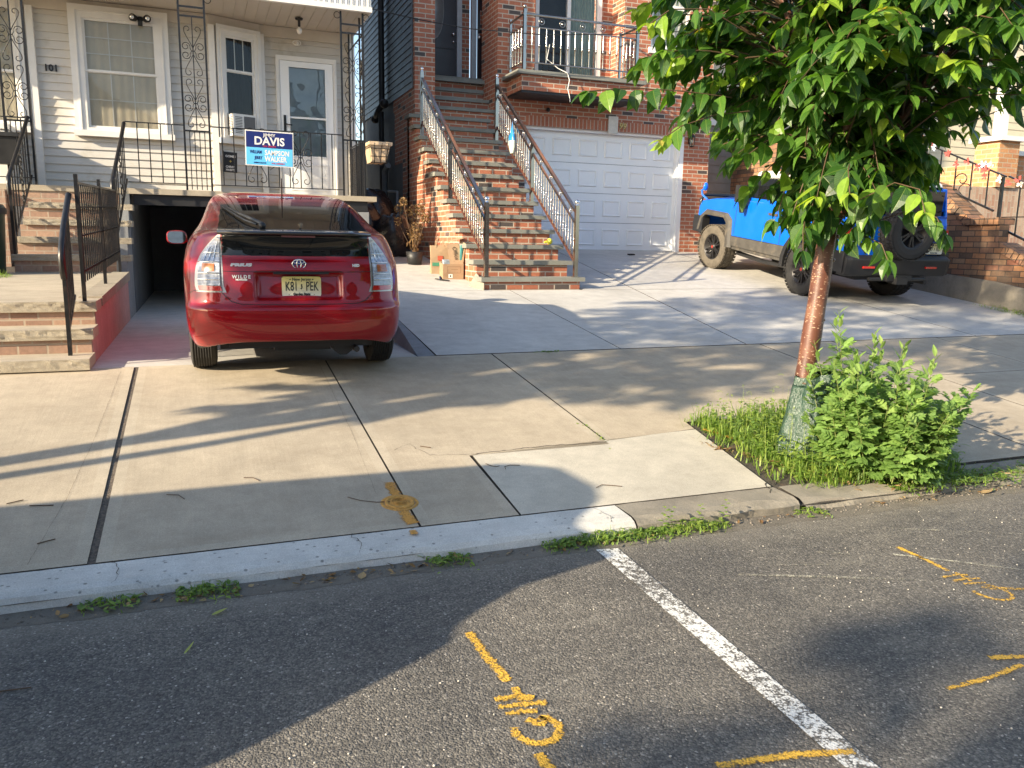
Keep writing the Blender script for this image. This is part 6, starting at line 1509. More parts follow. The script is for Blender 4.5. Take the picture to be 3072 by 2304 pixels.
# grass and foxtails in the pit (uncountable)
random.seed(8); lv = Leaves()
def inpit(x, y): return 3.36+.0*(y-3.8) < x < 4.75 and 3.72 < y < 4.98
for i in range(6500):
    x = random.uniform(3.26, 4.7); y = random.uniform(3.74, 5.04)
    if mnoise.noise((x*5, y*5, 2)) < -.25: continue
    if x < 3.36+.18*max(0, (4.6-y)) and random.random() < .85: continue
    h = random.uniform(.09, .28)*(1.2 if x > 3.6 else 1.0); a = random.uniform(0, 6.28)
    lv.blade((x, y, G(y)-.02), (math.cos(a)*random.uniform(.3, 1.3), math.sin(a)*random.uniform(.3, 1.3), 1), h, random.uniform(.004, .011), random.uniform(0, .9), bend=random.uniform(.4, 2.0))
for i in range(2200):       # broad low weeds
    x = random.uniform(3.38, 4.7); y = random.uniform(3.76, 4.98); a = random.uniform(0, 6.28)
    lv.leaf((x, y, G(y)+random.uniform(0, .18)), (math.cos(a), math.sin(a), random.uniform(.1, .9)), (0, 0, 1), random.uniform(.03, .075), random.uniform(.014, .03), random.uniform(.2, .85), fold=.2, droop=.4)
for i in range(60):       # foxtail heads
    x = random.uniform(3.4, 4.25); y = random.uniform(3.75, 4.9); a = random.uniform(0, 6.28); h = random.uniform(.2, .42)
    e = lv.blade((x, y, G(y)), (math.cos(a)*.25, math.sin(a)*.25, 1), h, .003, .85, bend=.3)
    dd = Vector((math.cos(a), math.sin(a), .5)).normalized(); L = random.uniform(.05, .09)
    for k in range(26):
        u = k/26; p = e+dd*L*u+Vector((0, 0, -.5*L*u*u)); b2 = k*2.4
        lv.blade(p, dd*.7+Vector((math.cos(b2), math.sin(b2), math.sin(b2*1.7)))*.6, .014, .0016, random.uniform(.7, .95), bend=0, n=1)
tag(lv.build('grass', GRASS), 'long bright green grass with foxtail seed heads around the tree base', 'grass', kind='stuff')
mb = MB(); n = 24; rows = []
for i in range(n+1):
    x = 3.30+1.47*i/n; rows.append([(x, y, G(y)-.02+.025*mnoise.noise((x*5, y*5, 1))) for y in [3.8+1.22*j/16 for j in range(17)]])
mb.grid(rows); struct(mb.build('pit_soil', M['soil'], recalc=False))
# roadside weeds
def clump(label, x0, x1, y, h, n, seed, broad=.4, tall=0, zf=lambda y: .004, cat='weed', group='weeds in the gutter', yw=.05, tint=(0, .7)):
    random.seed(seed); cx = (x0+x1)/2; t = Leaves(); 
    for i in range(n):
        x = random.uniform(x0, x1)-cx; yy = random.gauss(0, yw); a = random.uniform(0, 6.28); e = 1-.6*abs(x)/max(.01, (x1-x0)/2)
        z = zf(y+yy)-zf(y)
        if random.random() < broad: lv_h = h*random.uniform(.1, .8)*e; t.leaf((x, yy, z+lv_h*.5), (math.cos(a), math.sin(a), random.uniform(.1, 1)), (0, 0, 1), random.uniform(.02, .045), random.uniform(.01, .022), random.uniform(*tint), fold=.2, droop=.4)
        else: t.blade((x, yy, z), (math.cos(a)*.7, math.sin(a)*.7, .8), h*random.uniform(.4, 1)*e+.01, random.uniform(.003, .007), random.uniform(*tint), bend=random.uniform(.4, 1.4))
    for i in range(tall):
        x = random.uniform(x0, x1)-cx; P = [Vector((x, 0, 0)), Vector((x+.01, .01, h*.8)), Vector((x+.02, .0, h*1.5))]; a = random.random()*6
        for k in range(10): q = P[0].lerp(P[2], k/10); a += 2.4; t.leaf(q, (math.cos(a), math.sin(a), .4), (0, 0, 1), .045*(1-k*.05), .02, random.uniform(.3, .8), fold=.2, droop=.3)
    o = t.build('weed_clump', GRASS); o.location = (cx, y, zf(y)); tag(o, label, cat, group); return o
clump('small dark weed clump in the gutter, leftmost below the bright kerb', -.52, -.30, 3.56, .06, 150, 1)
clump('bushy dark weed clump in the gutter, second from the left', -.16, .10, 3.55, .07, 240, 2)
clump('low weed tuft in the gutter below the orange-sprayed valve cover', .95, 1.16, 3.55, .06, 170, 3)
clump('long dark strip of weeds along the kerb above the white parking line', 1.55, 2.28, 3.55, .09, 900, 4, yw=.045)
clump('sunlit weeds with upright leafy stems at the broken kerb end', 2.24, 2.66, 3.545, .10, 420, 5, tall=4, tint=(.3, .9))
clump('tiny weed tuft at the kerb just left of the tree pit', 3.17, 3.34, 3.57, .05, 110, 6, tint=(.3, .8))
clump('low weeds trailing over the kerb under the mugwort bush', 3.95, 4.9, 3.66, .13, 1300, 7, broad=.6, zf=lambda y: .05, yw=.07, tint=(.1, .7))
clump('bright weed strip along the kerb running out of the frame', 4.85, 7.6, 3.68, .12, 2100, 8, broad=.5, zf=lambda y: .05, yw=.07, tint=(.2, .85))
clump('flat weed tuft in the joint between sidewalk and driveway', 3.0, 3.27, 7.14, .035, 130, 9, zf=lambda y: G(y)-.01, yw=.02)
clump('few weed leaves in the pavement joint left of the new concrete', 2.50, 2.58, 4.98, .04, 60, 10, zf=lambda y: G(y)-.01, yw=.12, tint=(.3, .8))
clump('weeds at the foot of the orange brick wall', 10.9, 11.3, 8.3, .12, 500, 12, zf=lambda y: G(y), yw=.3, broad=.7)
clump('green grass tuft on the landing at the left edge, below the dark bin', -2.35, -2.02, 10.75, .22, 260, 13, zf=lambda y: 1.03, yw=.12, broad=0, tint=(.3, .8))
# dead leaves and gutter dirt
random.seed(31); lv = Leaves()
for i in range(420):
    k = random.random()
    if k < .35: x, y = random.uniform(3.2, 3.75), 0; y = 3.72+(3.75-x)*1.6+random.gauss(0, .05); z = G(y)
    elif k < .8: x = random.choice([random.uniform(-.6, .15), random.uniform(1.3, 3.4), random.uniform(-1, 5.5), random.uniform(.3, 1.2)]); y = 3.52+random.gauss(0, .035); z = .004
    else: x, y = random.uniform(3.7, 5.2), random.uniform(3.52, 3.7); z = .01 if y < 3.6 else .06
    if y < 3.45: continue
    a = random.uniform(0, 6.28); L = random.uniform(.012, .045); lv.leaf((x, y, z+.004), (math.cos(a), math.sin(a), random.uniform(-.05, .35)), (random.uniform(-.5, .5), random.uniform(-.5, .5), 1), L, L*random.uniform(.3, .6), random.random(), fold=random.uniform(-.3, .6), droop=random.uniform(-.3, .3))
for i in range(420):
    y = random.uniform(3.87, 7.1); x = -.512+random.uniform(-.013, .013); a = random.uniform(0, 6.28); lv.leaf((x, y, G(y)-.012), (math.cos(a), math.sin(a), .2), (0, 0, 1), random.uniform(.01, .03), .008, random.random(), fold=.3)
tag(lv.build('leaf_litter', DRY), 'brown dead leaves and bits lying along the kerb and tree pit', 'leaves', kind='stuff')
mb = MB(); rows = []
for i in range(260):
    x = -2.5+i*.04; w = .045+.05*abs(mnoise.noise((x*1.3, 0, 5)))+.02*mnoise.noise((x*9, 0, 2)); rows.append([(x, 3.47-w+.03, .0015), (x, 3.60, .0015)])
mb.grid(rows, smooth=False)
struct(mb.build('gutter_dirt', concretemat('gutter_grit', (.20, .18, .15), grain=2, bmp=1, stain=.95, stc=(.06, .052, .045)), recalc=False))
# twigs
def twig_obj(label, pts, r=.0022, zf=lambda y: G(y)+.003):
    mb = MB(); P = [Vector((x, y, zf(y)+r)) for x, y in pts]; c_ = P[0].copy(); mb.tube([p-c_ for p in P], r, 5); o = mb.build('twig', M['twig']); o.location = c_; return tag(o, label, 'twig', 'twigs fallen on the pavement')
twig_obj('long thin curved twig touching the orange valve cover', [(.70, 4.27), (.76, 4.21), (.84, 4.17), (.91, 4.16)])
twig_obj('hooked twig lying on the new concrete, shaded part', [(1.69, 4.45), (1.70, 4.49), (1.74, 4.505), (1.80, 4.49)]); twig_obj('short bent twig at the left edge of the new concrete', [(1.60, 4.56), (1.62, 4.52), (1.65, 4.50), (1.67, 4.505)])
twig_obj('wavy twig on the new concrete at the shadow edge', [(2.12, 4.07), (2.17, 4.1), (2.22, 4.08), (2.28, 4.05)]); twig_obj('straight twig on the far left slab in the shade', [(-.76, 4.09), (-.69, 4.12)], .003)
twig_obj('straight twig by the sunlight edge at the far left', [(-.97, 4.58), (-.9, 4.61)], .003); twig_obj('slim dark twig right of the sunlight edge at the far left', [(-.86, 4.53), (-.75, 4.51)], .003); twig_obj('curved twig on the middle slab, left one', [(-.22, 4.52), (-.16, 4.5), (-.13, 4.44)]); twig_obj('curved twig on the middle slab, right one', [(.18, 4.66), (.23, 4.65), (.26, 4.60)])
twig_obj('short twig on the shaded slab above the new concrete', [(1.28, 4.93), (1.34, 4.89)], .003); twig_obj('long straw on the road at the left edge', [(-.9, 2.95), (-.6, 2.93)], .0025, lambda y: .004)
# green tarp bag round the trunk
t = thing('watering_bag', 'crumpled dark green plastic bag tied round the tree trunk base', 'bag', (3.755, 4.26, .17))
mb = MB(); rows = []
for i in range(26):
    z = -.03+.56*i/25; base = .175-.11*z
    row = []
    for a in range(56):
        th = a*2*math.pi/56; f = mnoise.noise((math.cos(th)*2.2, math.sin(th)*2.2, z*2.4))*.035+abs(mnoise.noise((math.cos(th)*4+5, math.sin(th)*4, z*5)))*.028
        flap = .10*max(0, math.cos(th+.5))**3*max(0, 1-abs(z-.47)/.09)
        row.append((.02+z*.14+(base+f+flap)*math.cos(th), (base*.9+f+flap)*math.sin(th), z-.04*max(0, -math.cos(th))*(z > .45)+.02*mnoise.noise((th*2, 0, 3))*(z > .4)))
    rows.append(row)
mb.grid(rows, 0, closed=True)
m, nt, b, o = newmat('green_tarp'); v = worldpos(nt); n1 = tex(nt, 'ShaderNodeTexNoise', mapping(nt, v, (1, 1, .5)), 16, Detail=5.0, Roughness=.65)
nt.links.new(ramp(nt, n1.outputs[0], [(.3, (.02, .05, .035)), (.7, (.05, .085, .06))]), b.inputs['Base Color']); b.inputs['Roughness'].default_value = .28
nt.links.new(bump(nt, n1.outputs[0], 1.0, .03), b.inputs['Normal']); mb.build('bag', m, t)
mb = MB(); mb.tube([(.056+.076*math.cos(a*.5), .072*math.sin(a*.5), .455) for a in range(14)], .006, 5); mb.build('tie_cord', M['twig'], t)
# ================================================================ SMALL OBJECTS
m_card = plain('cardboard', (.33, .22, .13), .8, vary=.08, nscale=4, dirt=((.24, .15, .09), 9)); m_card2 = plain('kraft_paper', (.36, .25, .15), .85, vary=.1)
gx = G(11.4)
t = thing('cardboard_box', 'open brown cardboard box leaning against the brick stairs, lettered Office', 'box', (3.43, 11.28, G(11.28)), (math.atan(.122)*.5, 0, R(-6)))
mb = MB(); w, d, h = .30, .30, .22; th = .006
mb.box((-w/2, 0, 0), (w/2, d, th)); mb.box((-w/2, 0, th), (w/2, th, h)); mb.box((-w/2, d-th, th), (w/2, d, h)); mb.box((-w/2, th, th), (-w/2+th, d-th, h)); mb.box((w/2-th, th, th), (w/2, d-th, h)); mb.build('box_body', m_card, t)
mb = MB(); mb.hexa([(-.05, .0, h), (w/2, .0, h), (w/2, .006, h), (-.05, .006, h), (-.07, .16, h+.28), (w/2-.05, .16, h+.28), (w/2-.05, .166, h+.28), (-.07, .166, h+.28)]); fl = mb.build('flap', m_card, t)
mb = MB(); mb.hexa([(w/2-.03, .02, h), (w/2, .02, h), (w/2, .3, h), (w/2-.03, .3, h), (w/2+.02, .02, h+.3), (w/2+.03, .02, h+.3), (w/2+.03, .3, h+.3), (w/2+.02, .3, h+.3)]); mb.hexa([(-.05, .15, h+.3), (w/2+.02, .12, h+.36), (w/2+.02, .3, h+.36), (-.05, .3, h+.3), (-.05, .15, h+.306), (w/2+.02, .12, h+.366), (w/2+.02, .3, h+.366), (-.05, .3, h+.306)]); mb.build('back_flaps', m_card2, t)
mb = MB(); mb.hexa([(w/2-.06, .03, h-.02), (w/2-.035, .03, h-.02), (w/2-.035, .27, h-.02), (w/2-.06, .27, h-.02), (w/2-.03, .03, h+.27), (w/2-.005, .03, h+.27), (w/2-.005, .27, h+.27), (w/2-.03, .27, h+.27)]); mb.build('folder', plain('teal_folder', (.05, .22, .22), .6), t)
mb = MB(); mb.box((-.13, .04, .1), (-.03, .2, .27)); mb.build('papers', plain('mixed_paper', (.25, .3, .35), .7, vary=.5, nscale=30), t)
sl_ = math.atan2(.16, .28)
lettering('Office', plain('print_ink', (.05, .035, .025), .8), fl, Matrix.Translation((.04, .075, h+.15)) @ Matrix.Rotation(R(90)-sl_, 4, 'X') @ Matrix.Rotation(R(-82), 4, 'Z'), .085, .001)
mb = MB(); mb.box((-.07, -.001, .02), (-.01, .0, .075)); lb = mb.build('shipping_label', M['white'], t); mb = MB(); mb.box((-.05, -.002, .035), (-.03, -.001, .06)); mb.build('barcode', M['black'], lb)
mb = MB()
for a, b_, c_, d_ in ((-.09, .11, .18, .184), (-.09, .11, .09, .094), (-.09, -.086, .094, .18), (.106, .11, .094, .18), (-.03, .07, .14, .144)): mb.box((a, -.001, c_), (b_, 0, d_))
mb.build('printed_frame', plain('print_brown', (.16, .09, .05), .8), t)
t = thing('paper_bag', 'tall kraft paper shopping bag with twisted handles behind the cardboard box', 'bag', (3.37, 11.75, G(11.75)), (0, 0, R(-8)))
mb = MB(); w, d, h = .28, .15, .42; j = .01
mb.grid([[(-w/2+j, 0, 0), (w/2, 0, 0), (w/2, d, 0), (-w/2, d, 0)], [(-w/2, -.004, h*.5), (w/2+.005, .004, h*.5), (w/2-.012, d, h*.5), (-w/2+.012, d, h*.5)], [(-w/2-.004, .002, h), (w/2, -.006, h+.01), (w/2-.004, d*.8, h), (-w/2, d*.85, h)]], 0, closed=True, smooth=False); mb.face([(-w/2, 0, .002), (w/2, 0, .002), (w/2, d, .002), (-w/2, d, .002)]); mb.build('bag_body', m_card2, t, recalc=False)
mb = MB()
for y in (0, d*.8): mb.tube([(-.06, y, h-.03), (-.055, y-.01, h+.06), (-.03, y-.015, h+.11), (.03, y-.015, h+.11), (.055, y-.01, h+.06), (.06, y, h-.03)], .006, 6)
mb.build('handle', m_card2, t)
mb = MB(); mb.box((-.04, -.008, .2), (.04, -.007, .27), 0); mb.box((-.12, -.008, .12), (.02, -.007, .17), 1); mb.build('print', [plain('print_red', (.4, .08, .04), .7), plain('print_green', (.05, .22, .13), .7)], t)
t = thing('sandal', 'dark sandal lying in front of the cardboard box', 'shoe', (3.24, 11.18, G(11.18)+.003), (.12, 0, R(60)))
mb = MB(); mb.prism([(-.03, -.1), (.03, -.1), (.045, 0), (.035, .1), (-.02, .11), (-.04, 0)], 0, .015, plane='XY'); mb.build('sole', M['black'], t, bevel=.004); mb = MB(); mb.tube([(-.045, .02, .01), (-.02, .04, .045), (.02, .04, .045), (.045, .02, .01)], .012, 6); mb.build('strap', plain('navy_strap', (.02, .03, .08), .7), t)
t = thing('flip_flop', 'small black flip-flop lying on the driveway before the garage door', 'shoe', (7.87, 14.0, G(14)+.005), (.12, 0, .3))
mb = MB(); mb.box((-.08, -.03, 0), (-.01, .03, .025)); mb.box((.0, -.025, 0), (.08, .035, .025)); mb.build('piece', M['black'], t, bevel=.01)
# bags and clutter in the alley
m_bag = plain('black_bin_liner', (.012, .012, .014), .25, bmp=.8, bscale=18)
for i, (x, y, r_, lab) in enumerate(((2.62, 14.1, .42, 'large black rubbish bag in the dark alley, left one'), (3.1, 13.7, .34, 'black rubbish bag in the alley beside the brick wall'), (2.9, 14.7, .5, 'black rubbish bag heaped highest at the back of the alley'))):
    mb = MB(); n = 20; rows = []
    for a in range(n+1):
        ph = math.pi*a/n; row = []
        for b_ in range(32):
            th = b_*2*math.pi/32; rr = r_*(1+.16*mnoise.noise((math.cos(th)*2+i*7, math.sin(th)*2, ph*1.6))+.07*mnoise.noise((th*3, ph*4, i)))*(1.0 if a > 3 else .75+.08*a)
            row.append((rr*math.sin(ph)*math.cos(th), rr*math.sin(ph)*math.sin(th), r_*1.05+rr*1.2*math.cos(ph)))
        rows.append(row)
    mb.grid(rows, 0, closed=True); o = mb.build('rubbish_bag', m_bag); o.location = (x, y, G(y)-.05); tag(o, lab, 'rubbish bag', 'rubbish bags in the alley')
t = thing('alley_fence', 'dark board fence closing the alley between the houses', 'fence', (3.0, 19.5, G(19)))
mb = MB()
for i in range(9): mb.box((-.52+.14*i, -.01, 0), (-.39+.14*i, .01, 1.9))
mb.build('boards', M['dark'], t)
# dried hydrangea
t = thing('dried_plant', 'dried brown potted hydrangea standing in the alley beside the brick stairs', 'plant', (3.22, 12.7, G(12.7)))
random.seed(77); st_ = MB(); lv = Leaves(); st_.lathe((0, 0, 0), [(.001, .0), (.11, 0), (.14, .2), (.13, .2), (.12, .17), (.001, .17)], 16); st_.build('pot', M['black'], t); st_ = MB()
for i in range(26):
    a = random.uniform(0, 6.28); h = random.uniform(.4, 1.0); r_ = random.uniform(.05, .3); P = [Vector((0, 0, .15)), Vector((r_*.5*math.cos(a), r_*.5*math.sin(a), h*.6)), Vector((r_*math.cos(a), r_*math.sin(a), h))]; st_.tube(P, .004, 4)
    for k in range(46):
        d = Vector((random.gauss(0, 1), random.gauss(0, 1), random.gauss(0, 1))).normalized(); lv.leaf(P[2]+d*.045, d, (random.random(), random.random(), 1), .028, .022, random.random(), fold=.3)
    for k in range(4): q = P[0].lerp(P[1], random.random()); lv.leaf(q, (math.cos(a+k), math.sin(a+k), -.5), (0, 0, 1), .07, .035, random.random()*.5, fold=.6, droop=.6)
st_.build('stems', M['twig'], t); lv.build('dry_heads', DRY, t)
# election sign on the porch rail
t = thing('election_sign', 'blue and white election sign hung on the porch railing above the red car', 'sign', (1.03, 12.49, 2.8), (0, R(.9), 0))
mb = MB(); mb.box((-.335, -.006, -.245), (.335, .0, .245)); mb.build('board', M['white'], t)
mb = MB(); mb.box((-.32, -.0085, .01), (.32, -.0065, .23)); mb.build('navy_field', plain('navy_ink', (.008, .018, .13), .45, vary=0), t)
mb = MB(); mb.box((-.32, -.0085, -.232), (.32, -.0065, .008)); mb.build('sky_field', plain('sky_ink', (.12, .50, .86), .45, vary=0), t)
ink_w, ink_n, ink_r = M['white'], plain('navy_text', (.008, .02, .12), .5, vary=0), plain('red_text', (.5, .03, .06), .5, vary=0)
F = lambda x, z: Matrix.Translation((x, -.0095, z)) @ Matrix.Rotation(R(90), 4, 'X')
for tx, x, z, s, mm, kw in (('JIMMY', 0, .185, .062, ink_w, dict(bold=.001)), ('DAVIS', 0, .098, .155, ink_w, dict(bold=.004, sx=1.0)), ('FOR SHERIFF', 0, .030, .026, ink_r, dict(bold=.001, space=1.25)), ('WILLIAM', -.19, -.055, .062, ink_n, dict(sx=.66, bold=.002)), ('SAMPSON', .105, -.06, .098, ink_w, dict(sx=.78, bold=.003)),
                            ('JERRY', -.155, -.135, .062, ink_n, dict(sx=.66, bold=.002)), ('WALKER', .085, -.145, .098, ink_w, dict(sx=.78, bold=.003)), ('DEMOCRATS', -.135, -.203, .027, ink_n, dict(bold=.0015, space=1.1)), ('FOR ASSEMBLY', .12, -.203, .027, ink_r, dict(bold=.001, space=1.05))):
    lettering(tx, mm, t, F(x, z), s, .001, **kw)
mb = MB(); mb.tube([(-.31, 0, .235), (-.31, .015, .27)], .003, 4); mb.tube([(.31, 0, .235), (.31, .015, .27)], .003, 4); mb.tube([(.07, 0, -.24), (.0, .02, -.30)], .004, 4); mb.build('ties', M['black'], t)
# black placard on the siding
t = thing('wall_placard', 'small black placard with white words on the porch wall left of the election sign', 'sign', (.52, 13.35, 2.66), (0, R(2), R(12)))
mb = MB(); mb.box((-.1, -.01, -.15), (.1, 0, .15)); mb.box((-.12, -.03, -.15), (-.1, 0, .16)); mb.build('board', M['black'], t)
for tx, z, s in (('GOMES', .085, .045), ('CHRIST', -.07, .042), ('HABITS', -.115, .042)): lettering(tx, M['white'], t, Matrix.Translation((0, -.012, z)) @ Matrix.Rotation(R(90), 4, 'X'), s, .001, bold=.001)
lettering('+', plain('gold_ink', (.6, .45, .1), .5), t, Matrix.Translation((0, -.012, .01)) @ Matrix.Rotation(R(90), 4, 'X'), .08, .001)
# basket planter hooked on the porch corner
t = thing('rail_planter', 'cream window box in a wire holder hung on the right end of the porch', 'planter', (2.62, 12.9, 3.0))
mb = MB(); mb.hexa([(-.05, -.13, -.28), (.17, -.13, -.28), (.17, .25, -.28), (-.05, .25, -.28), (-.08, -.17, .0), (.24, -.17, .0), (.24, .3, .0), (-.08, .3, .0)]); mb.box((-.1, -.19, -.03), (.26, .32, .02)); mb.build('box', plain('cream_plastic', (.62, .46, .30), .5), t, bevel=.01)
mb = MB()
for z in (-.08, -.2, -.29): mb.tube([(-.08, -.18, z), (.23+z*.15, -.18, z), (.23+z*.15, .3, z)], .006, 4)
for x in (-.02, .1, .2): mb.tube([(x, -.19, .0), (x*.8, -.15, -.3), (x*.8, .25, -.3)], .006, 4)
mb.build('wire_holder', M['black'], t)
# dark bin at the left edge
t = thing('wheelie_bin', 'dark green round bin with lid at the left edge of the landing', 'bin', (-2.38, 11.2, 1.05))
mb = MB(); mb.lathe((0, 0, 0), [(.001, 0), (.23, 0), (.27, .7), (.285, .72), (.285, .78), (.26, .82), (.001, .85)], 28); mb.build('body', plain('dark_green_plastic', (.012, .03, .022), .4), t)
mb = MB(); mb.lathe((0, 0, 0), [(.29, .71), (.295, .75), (.29, .78)], 28); mb.build('lid_rim', M['black'], t)
# things on the porch at far left
t = thing('porch_chest', 'white rounded chest on the porch at the left edge', 'chest', (-2.75, 13.1, DK))
mb = MB(); mb.box((-.5, -.25, .0), (.45, .25, .72)); mb.build('chest', M['white'], t, bevel=.06, seg=4); mb = MB(); mb.box((-.52, -.27, .73), (.47, .27, .8)); mb.build('lid', M['white'], t, bevel=.03)
t = thing('hanging_planter', 'black square planter box hung on the left porch railing', 'planter', (-2.28, 12.4, 2.78))
mb = MB(); mb.hexa([(-.16, -.1, -.36), (.14, -.1, -.36), (.14, .08, -.36), (-.16, .08, -.36), (-.2, -.14, 0), (.18, -.14, 0), (.18, .1, 0), (-.2, .1, 0)]); mb.box((-.22, -.16, -.02), (.2, .12, .03)); mb.build('box', M['black'], t, bevel=.01)
# overhead cable
mb = MB(); P = [Vector((1.6, 12.6, 5.35)), Vector((2.7, 13.4, 5.11)), Vector((3.5, 13.4, 5.03)), Vector((4.3, 13.4, 4.98)), Vector((5.7, 13.4, 5.02)), Vector((7.06, 13.4, 5.17)), Vector((8.2, 13.4, 5.32)), Vector((10.5, 13.2, 5.75)), Vector((14, 12.8, 6.5))]
c_ = P[0]; mb.tube([p-c_ for p in P], .008, 6); o = mb.build('cable', M['black']); o.location = c_; tag(o, 'thin sagging black cable strung across the front of the brick house', 'cable')
# small stones and litter on the road
random.seed(55)
litter = [(.35, 3.1), (.62, 2.5), (-.35, 2.6), (1.3, 3.2), (2.6, 2.3), (2.2, 3.1)]
mb = MB()
for i in range(420):
    x, y = random.uniform(-1.6, 5), random.uniform(1.4, 3.5); r_ = random.uniform(.0018, .0048); mb.ball((x, y, r_*.6), r_, 3, sc=(1, random.uniform(.6, 1), .7))
for i in range(520):
    x = random.uniform(-1.2, 5.2); y = 3.535+random.gauss(0, .03); r_ = random.uniform(.003, .010)
    if y < 3.59: mb.ball((x, y, r_*.4), r_, 3, mi=1, sc=(1, random.uniform(.6, 1), .6))
tag(mb.build('road_grit', [plain('pale_grit', (.5, .47, .42), .8, vary=.3), plain('gutter_stone', (.16, .14, .12), .9, vary=.6, nscale=60)]), 'tiny pale stones scattered on the asphalt', 'stones', kind='stuff')
def paper(label, x, y, L, W, rz, m, zf=lambda y: .006):
    lv = Leaves(); lv.leaf((0, 0, 0), (math.cos(rz), math.sin(rz), .05), (0, 0, 1), L, W, .9, fold=.2, droop=-.1); o = lv.build('fallen_leaf', m); o.location = (x, y, zf(y)); return tag(o, label, 'leaf', 'leaves fallen on the road')
paper('pale green leaf lying on the shaded road at the left', -.02, 3.3, .07, .022, .4, GRASS); paper('curled grey-brown leaf in the gutter left of the middle', .62, 3.46, .06, .04, 1.2, DRY); paper('thin pale curved leaf on the shaded road', -.12, 3.0, .08, .012, 1.1, GRASS); paper('large brown leaf in the gutter right of the mugwort bush', 4.55, 3.5, .12, .05, .1, DRY)

# ================================================================ BEYOND THE FRAME: what throws the shadows and fills the reflections
van = thing('parked_van', 'dark grey van parked at the kerb left of the frame', 'van', (-4.5, 2.5, 0))
mb = MB(); rr = []
for x, h, k in ((-1.72, .75, .9), (-1.8, 1.1, .97), (-2.12, 1.72, 1), (-2.45, 2.0, 1), (-3.0, 2.15, 1), (-4.5, 2.2, 1), (-6.2, 2.15, 1), (-6.9, 1.5, 1), (-7.0, 1.15, 1), (-7.6, .95, .95), (-7.75, .6, .88)):
    pts = [(1.74, .35), (1.74, .75), (1.80, .85), (1.95, 1.15), (2.33, 1.68), (2.55, h-.05), (2.7, h), (3.05, h), (3.15, h-.05), (3.22, 1.2), (3.27, .8), (3.27, .35)]
    rr.append([(x+4.5, 2.5+(y-2.5)*k-2.5, min(z, h)) for y, z in pts])
mb.grid(rr, 0, closed=True, smooth=True); mb.face(rr[0]); mb.face(rr[-1][::-1]); o_ = mb.build('body', plain('grey_van_paint', (.05, .055, .06), .45, coat=.3), van, merge=True); sm_ = o_.modifiers.new('round', 'SUBSURF'); sm_.levels = 2; sm_.render_levels = 2; cr_ = o_.data.attributes.new('crease_edge', 'FLOAT', 'EDGE'); cr_.data.foreach_set('value', [.75]*len(o_.data.edges))
mb = MB(); mb.box((-1.9, .70, 1.3), (1.6, .735, 1.85)); mb.box((2.36, -.3, 1.2), (2.6, .5, 1.55)); mb.build('windows', M['gloss'], van)
for x_ in (-2.2, 1.9):
    for s in (-1, 1): w_ = wheel(van, x_, s*.68, .34, .34, .21, .2, M['rubber'], M['alloy'], s, camber=Matrix.Rotation(R(90), 4, 'Z'))
make_tree('street_tree', 'taller street tree further left along the sidewalk', (-5.6, 3.85, .08), [(0, 0, -.1), (.02, 0, .8), (.05, 0, 1.6), (.0, 0, 2.4)], (.10, .075), [(2.6, .2), (3.0, .65), (3.5, 1.2), (4.3, 1.75), (5.6, 2.1), (7.0, 2.0), (8.0, 1.4), (8.8, .4)], ntwig=620, seed=9, leaves_per=9, crownc=(.0, .25), extra=lambda lv, tw: tw.tube([(.02, 0, 1.0), (.10, -.18, 1.6), (.16, -.24, 2.4), (.2, -.2, 3.2), (.2, -.1, 4.2)], [.07, .055, .05, .04, .02], 8), yscale=1.0, leafL=(.13, .19), group='street trees out of frame', simple=True)
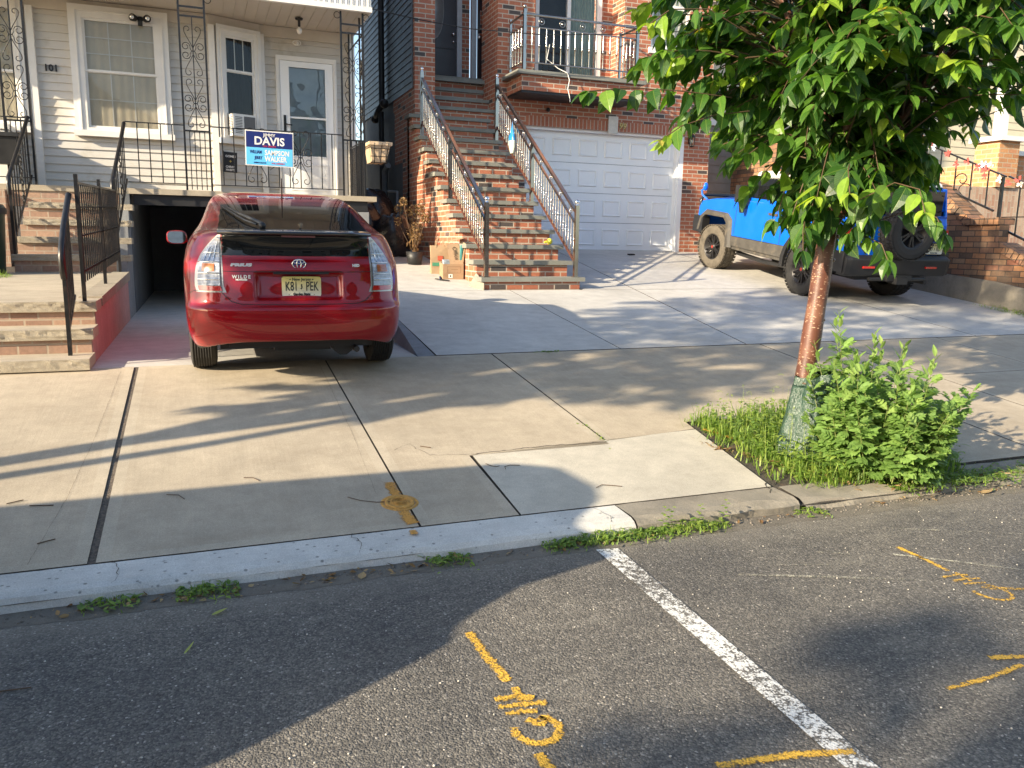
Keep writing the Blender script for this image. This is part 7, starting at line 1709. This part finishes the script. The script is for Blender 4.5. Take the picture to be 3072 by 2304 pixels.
make_tree('street_tree', 'street tree on the opposite pavement', (-13.0, -4.38, .1), [(0, 0, 0), (.02, 0, 1.0), (.05, 0, 2.2), (.0, 0, 3.4)], (.14, .1), [(3.6, .4), (4.2, 1.4), (5.2, 2.0), (6.5, 2.15), (7.6, 2.0), (8.8, 1.0)], ntwig=420, seed=12, leaves_per=9, yscale=1.0, leafL=(.22, .32), group='street trees out of frame', simple=True)
def opposite_house(x0, x1, h, col, gab, label):
    t = thing('gabled_house', label, 'house', ((x0+x1)/2, -13, 0)); cx = (x0+x1)/2; w = (x1-x0)/2; mw = plain('house_wall', col, .7)
    mb = MB(); lap_wall(mb, -w, w, 0, 0, h, h=.25, d=-.02); mb.prism([(-w, 0), (w, 0), (w, h), (0, h+gab), (-w, h)], -6, -.03); mb.xf(Matrix.Rotation(0, 4, 'Z')); mb.build('wall', mw, t)
    mb = MB(); mb.hexa([(-w-.3, -6.3, h-.2), (-w-.3, .3, h-.2), (0, .3, h+gab+.05), (0, -6.3, h+gab+.05), (-w-.3, -6.3, h), (-w-.3, .3, h), (0, .3, h+gab+.25), (0, -6.3, h+gab+.25)]); mb.hexa([(w+.3, -6.3, h-.2), (w+.3, .3, h-.2), (0, .3, h+gab+.05), (0, -6.3, h+gab+.05), (w+.3, -6.3, h), (w+.3, .3, h), (0, .3, h+gab+.25), (0, -6.3, h+gab+.25)]); mb.build('roof', M['charcoal'], t)
    for i in (-1, 0, 1):
        for z in (1.2, 4.2):
            f = MB(); x = i*w*.6; f.box((x-.5, .0, z), (x+.5, .06, z+1.6)); w_ = f.build('window', M['white'], t); f = MB(); f.box((x-.42, .061, z+.08), (x+.42, .066, z+1.52)); f.build('pane', M['gloss'], w_)
    return t
opposite_house(-9, -1.5, 6.2, (.42, .42, .40), 2.4, 'grey gabled house across the street'); opposite_house(-1, 6.2, 6.6, (.50, .45, .36), 2.2, 'tan gabled house across the street'); opposite_house(6.7, 14, 6.0, (.34, .18, .13), 2.4, 'red gabled house across the street'); opposite_house(-17, -9.6, 6.4, (.5, .5, .47), 2.0, 'white gabled house across the street')
mb = MB(); mb.face([(-60, -14, .1), (60, -14, .1), (60, -4.2, .1), (-60, -4.2, .1)][::-1]); struct(mb.build('far_sidewalk', M['walk'], recalc=False))
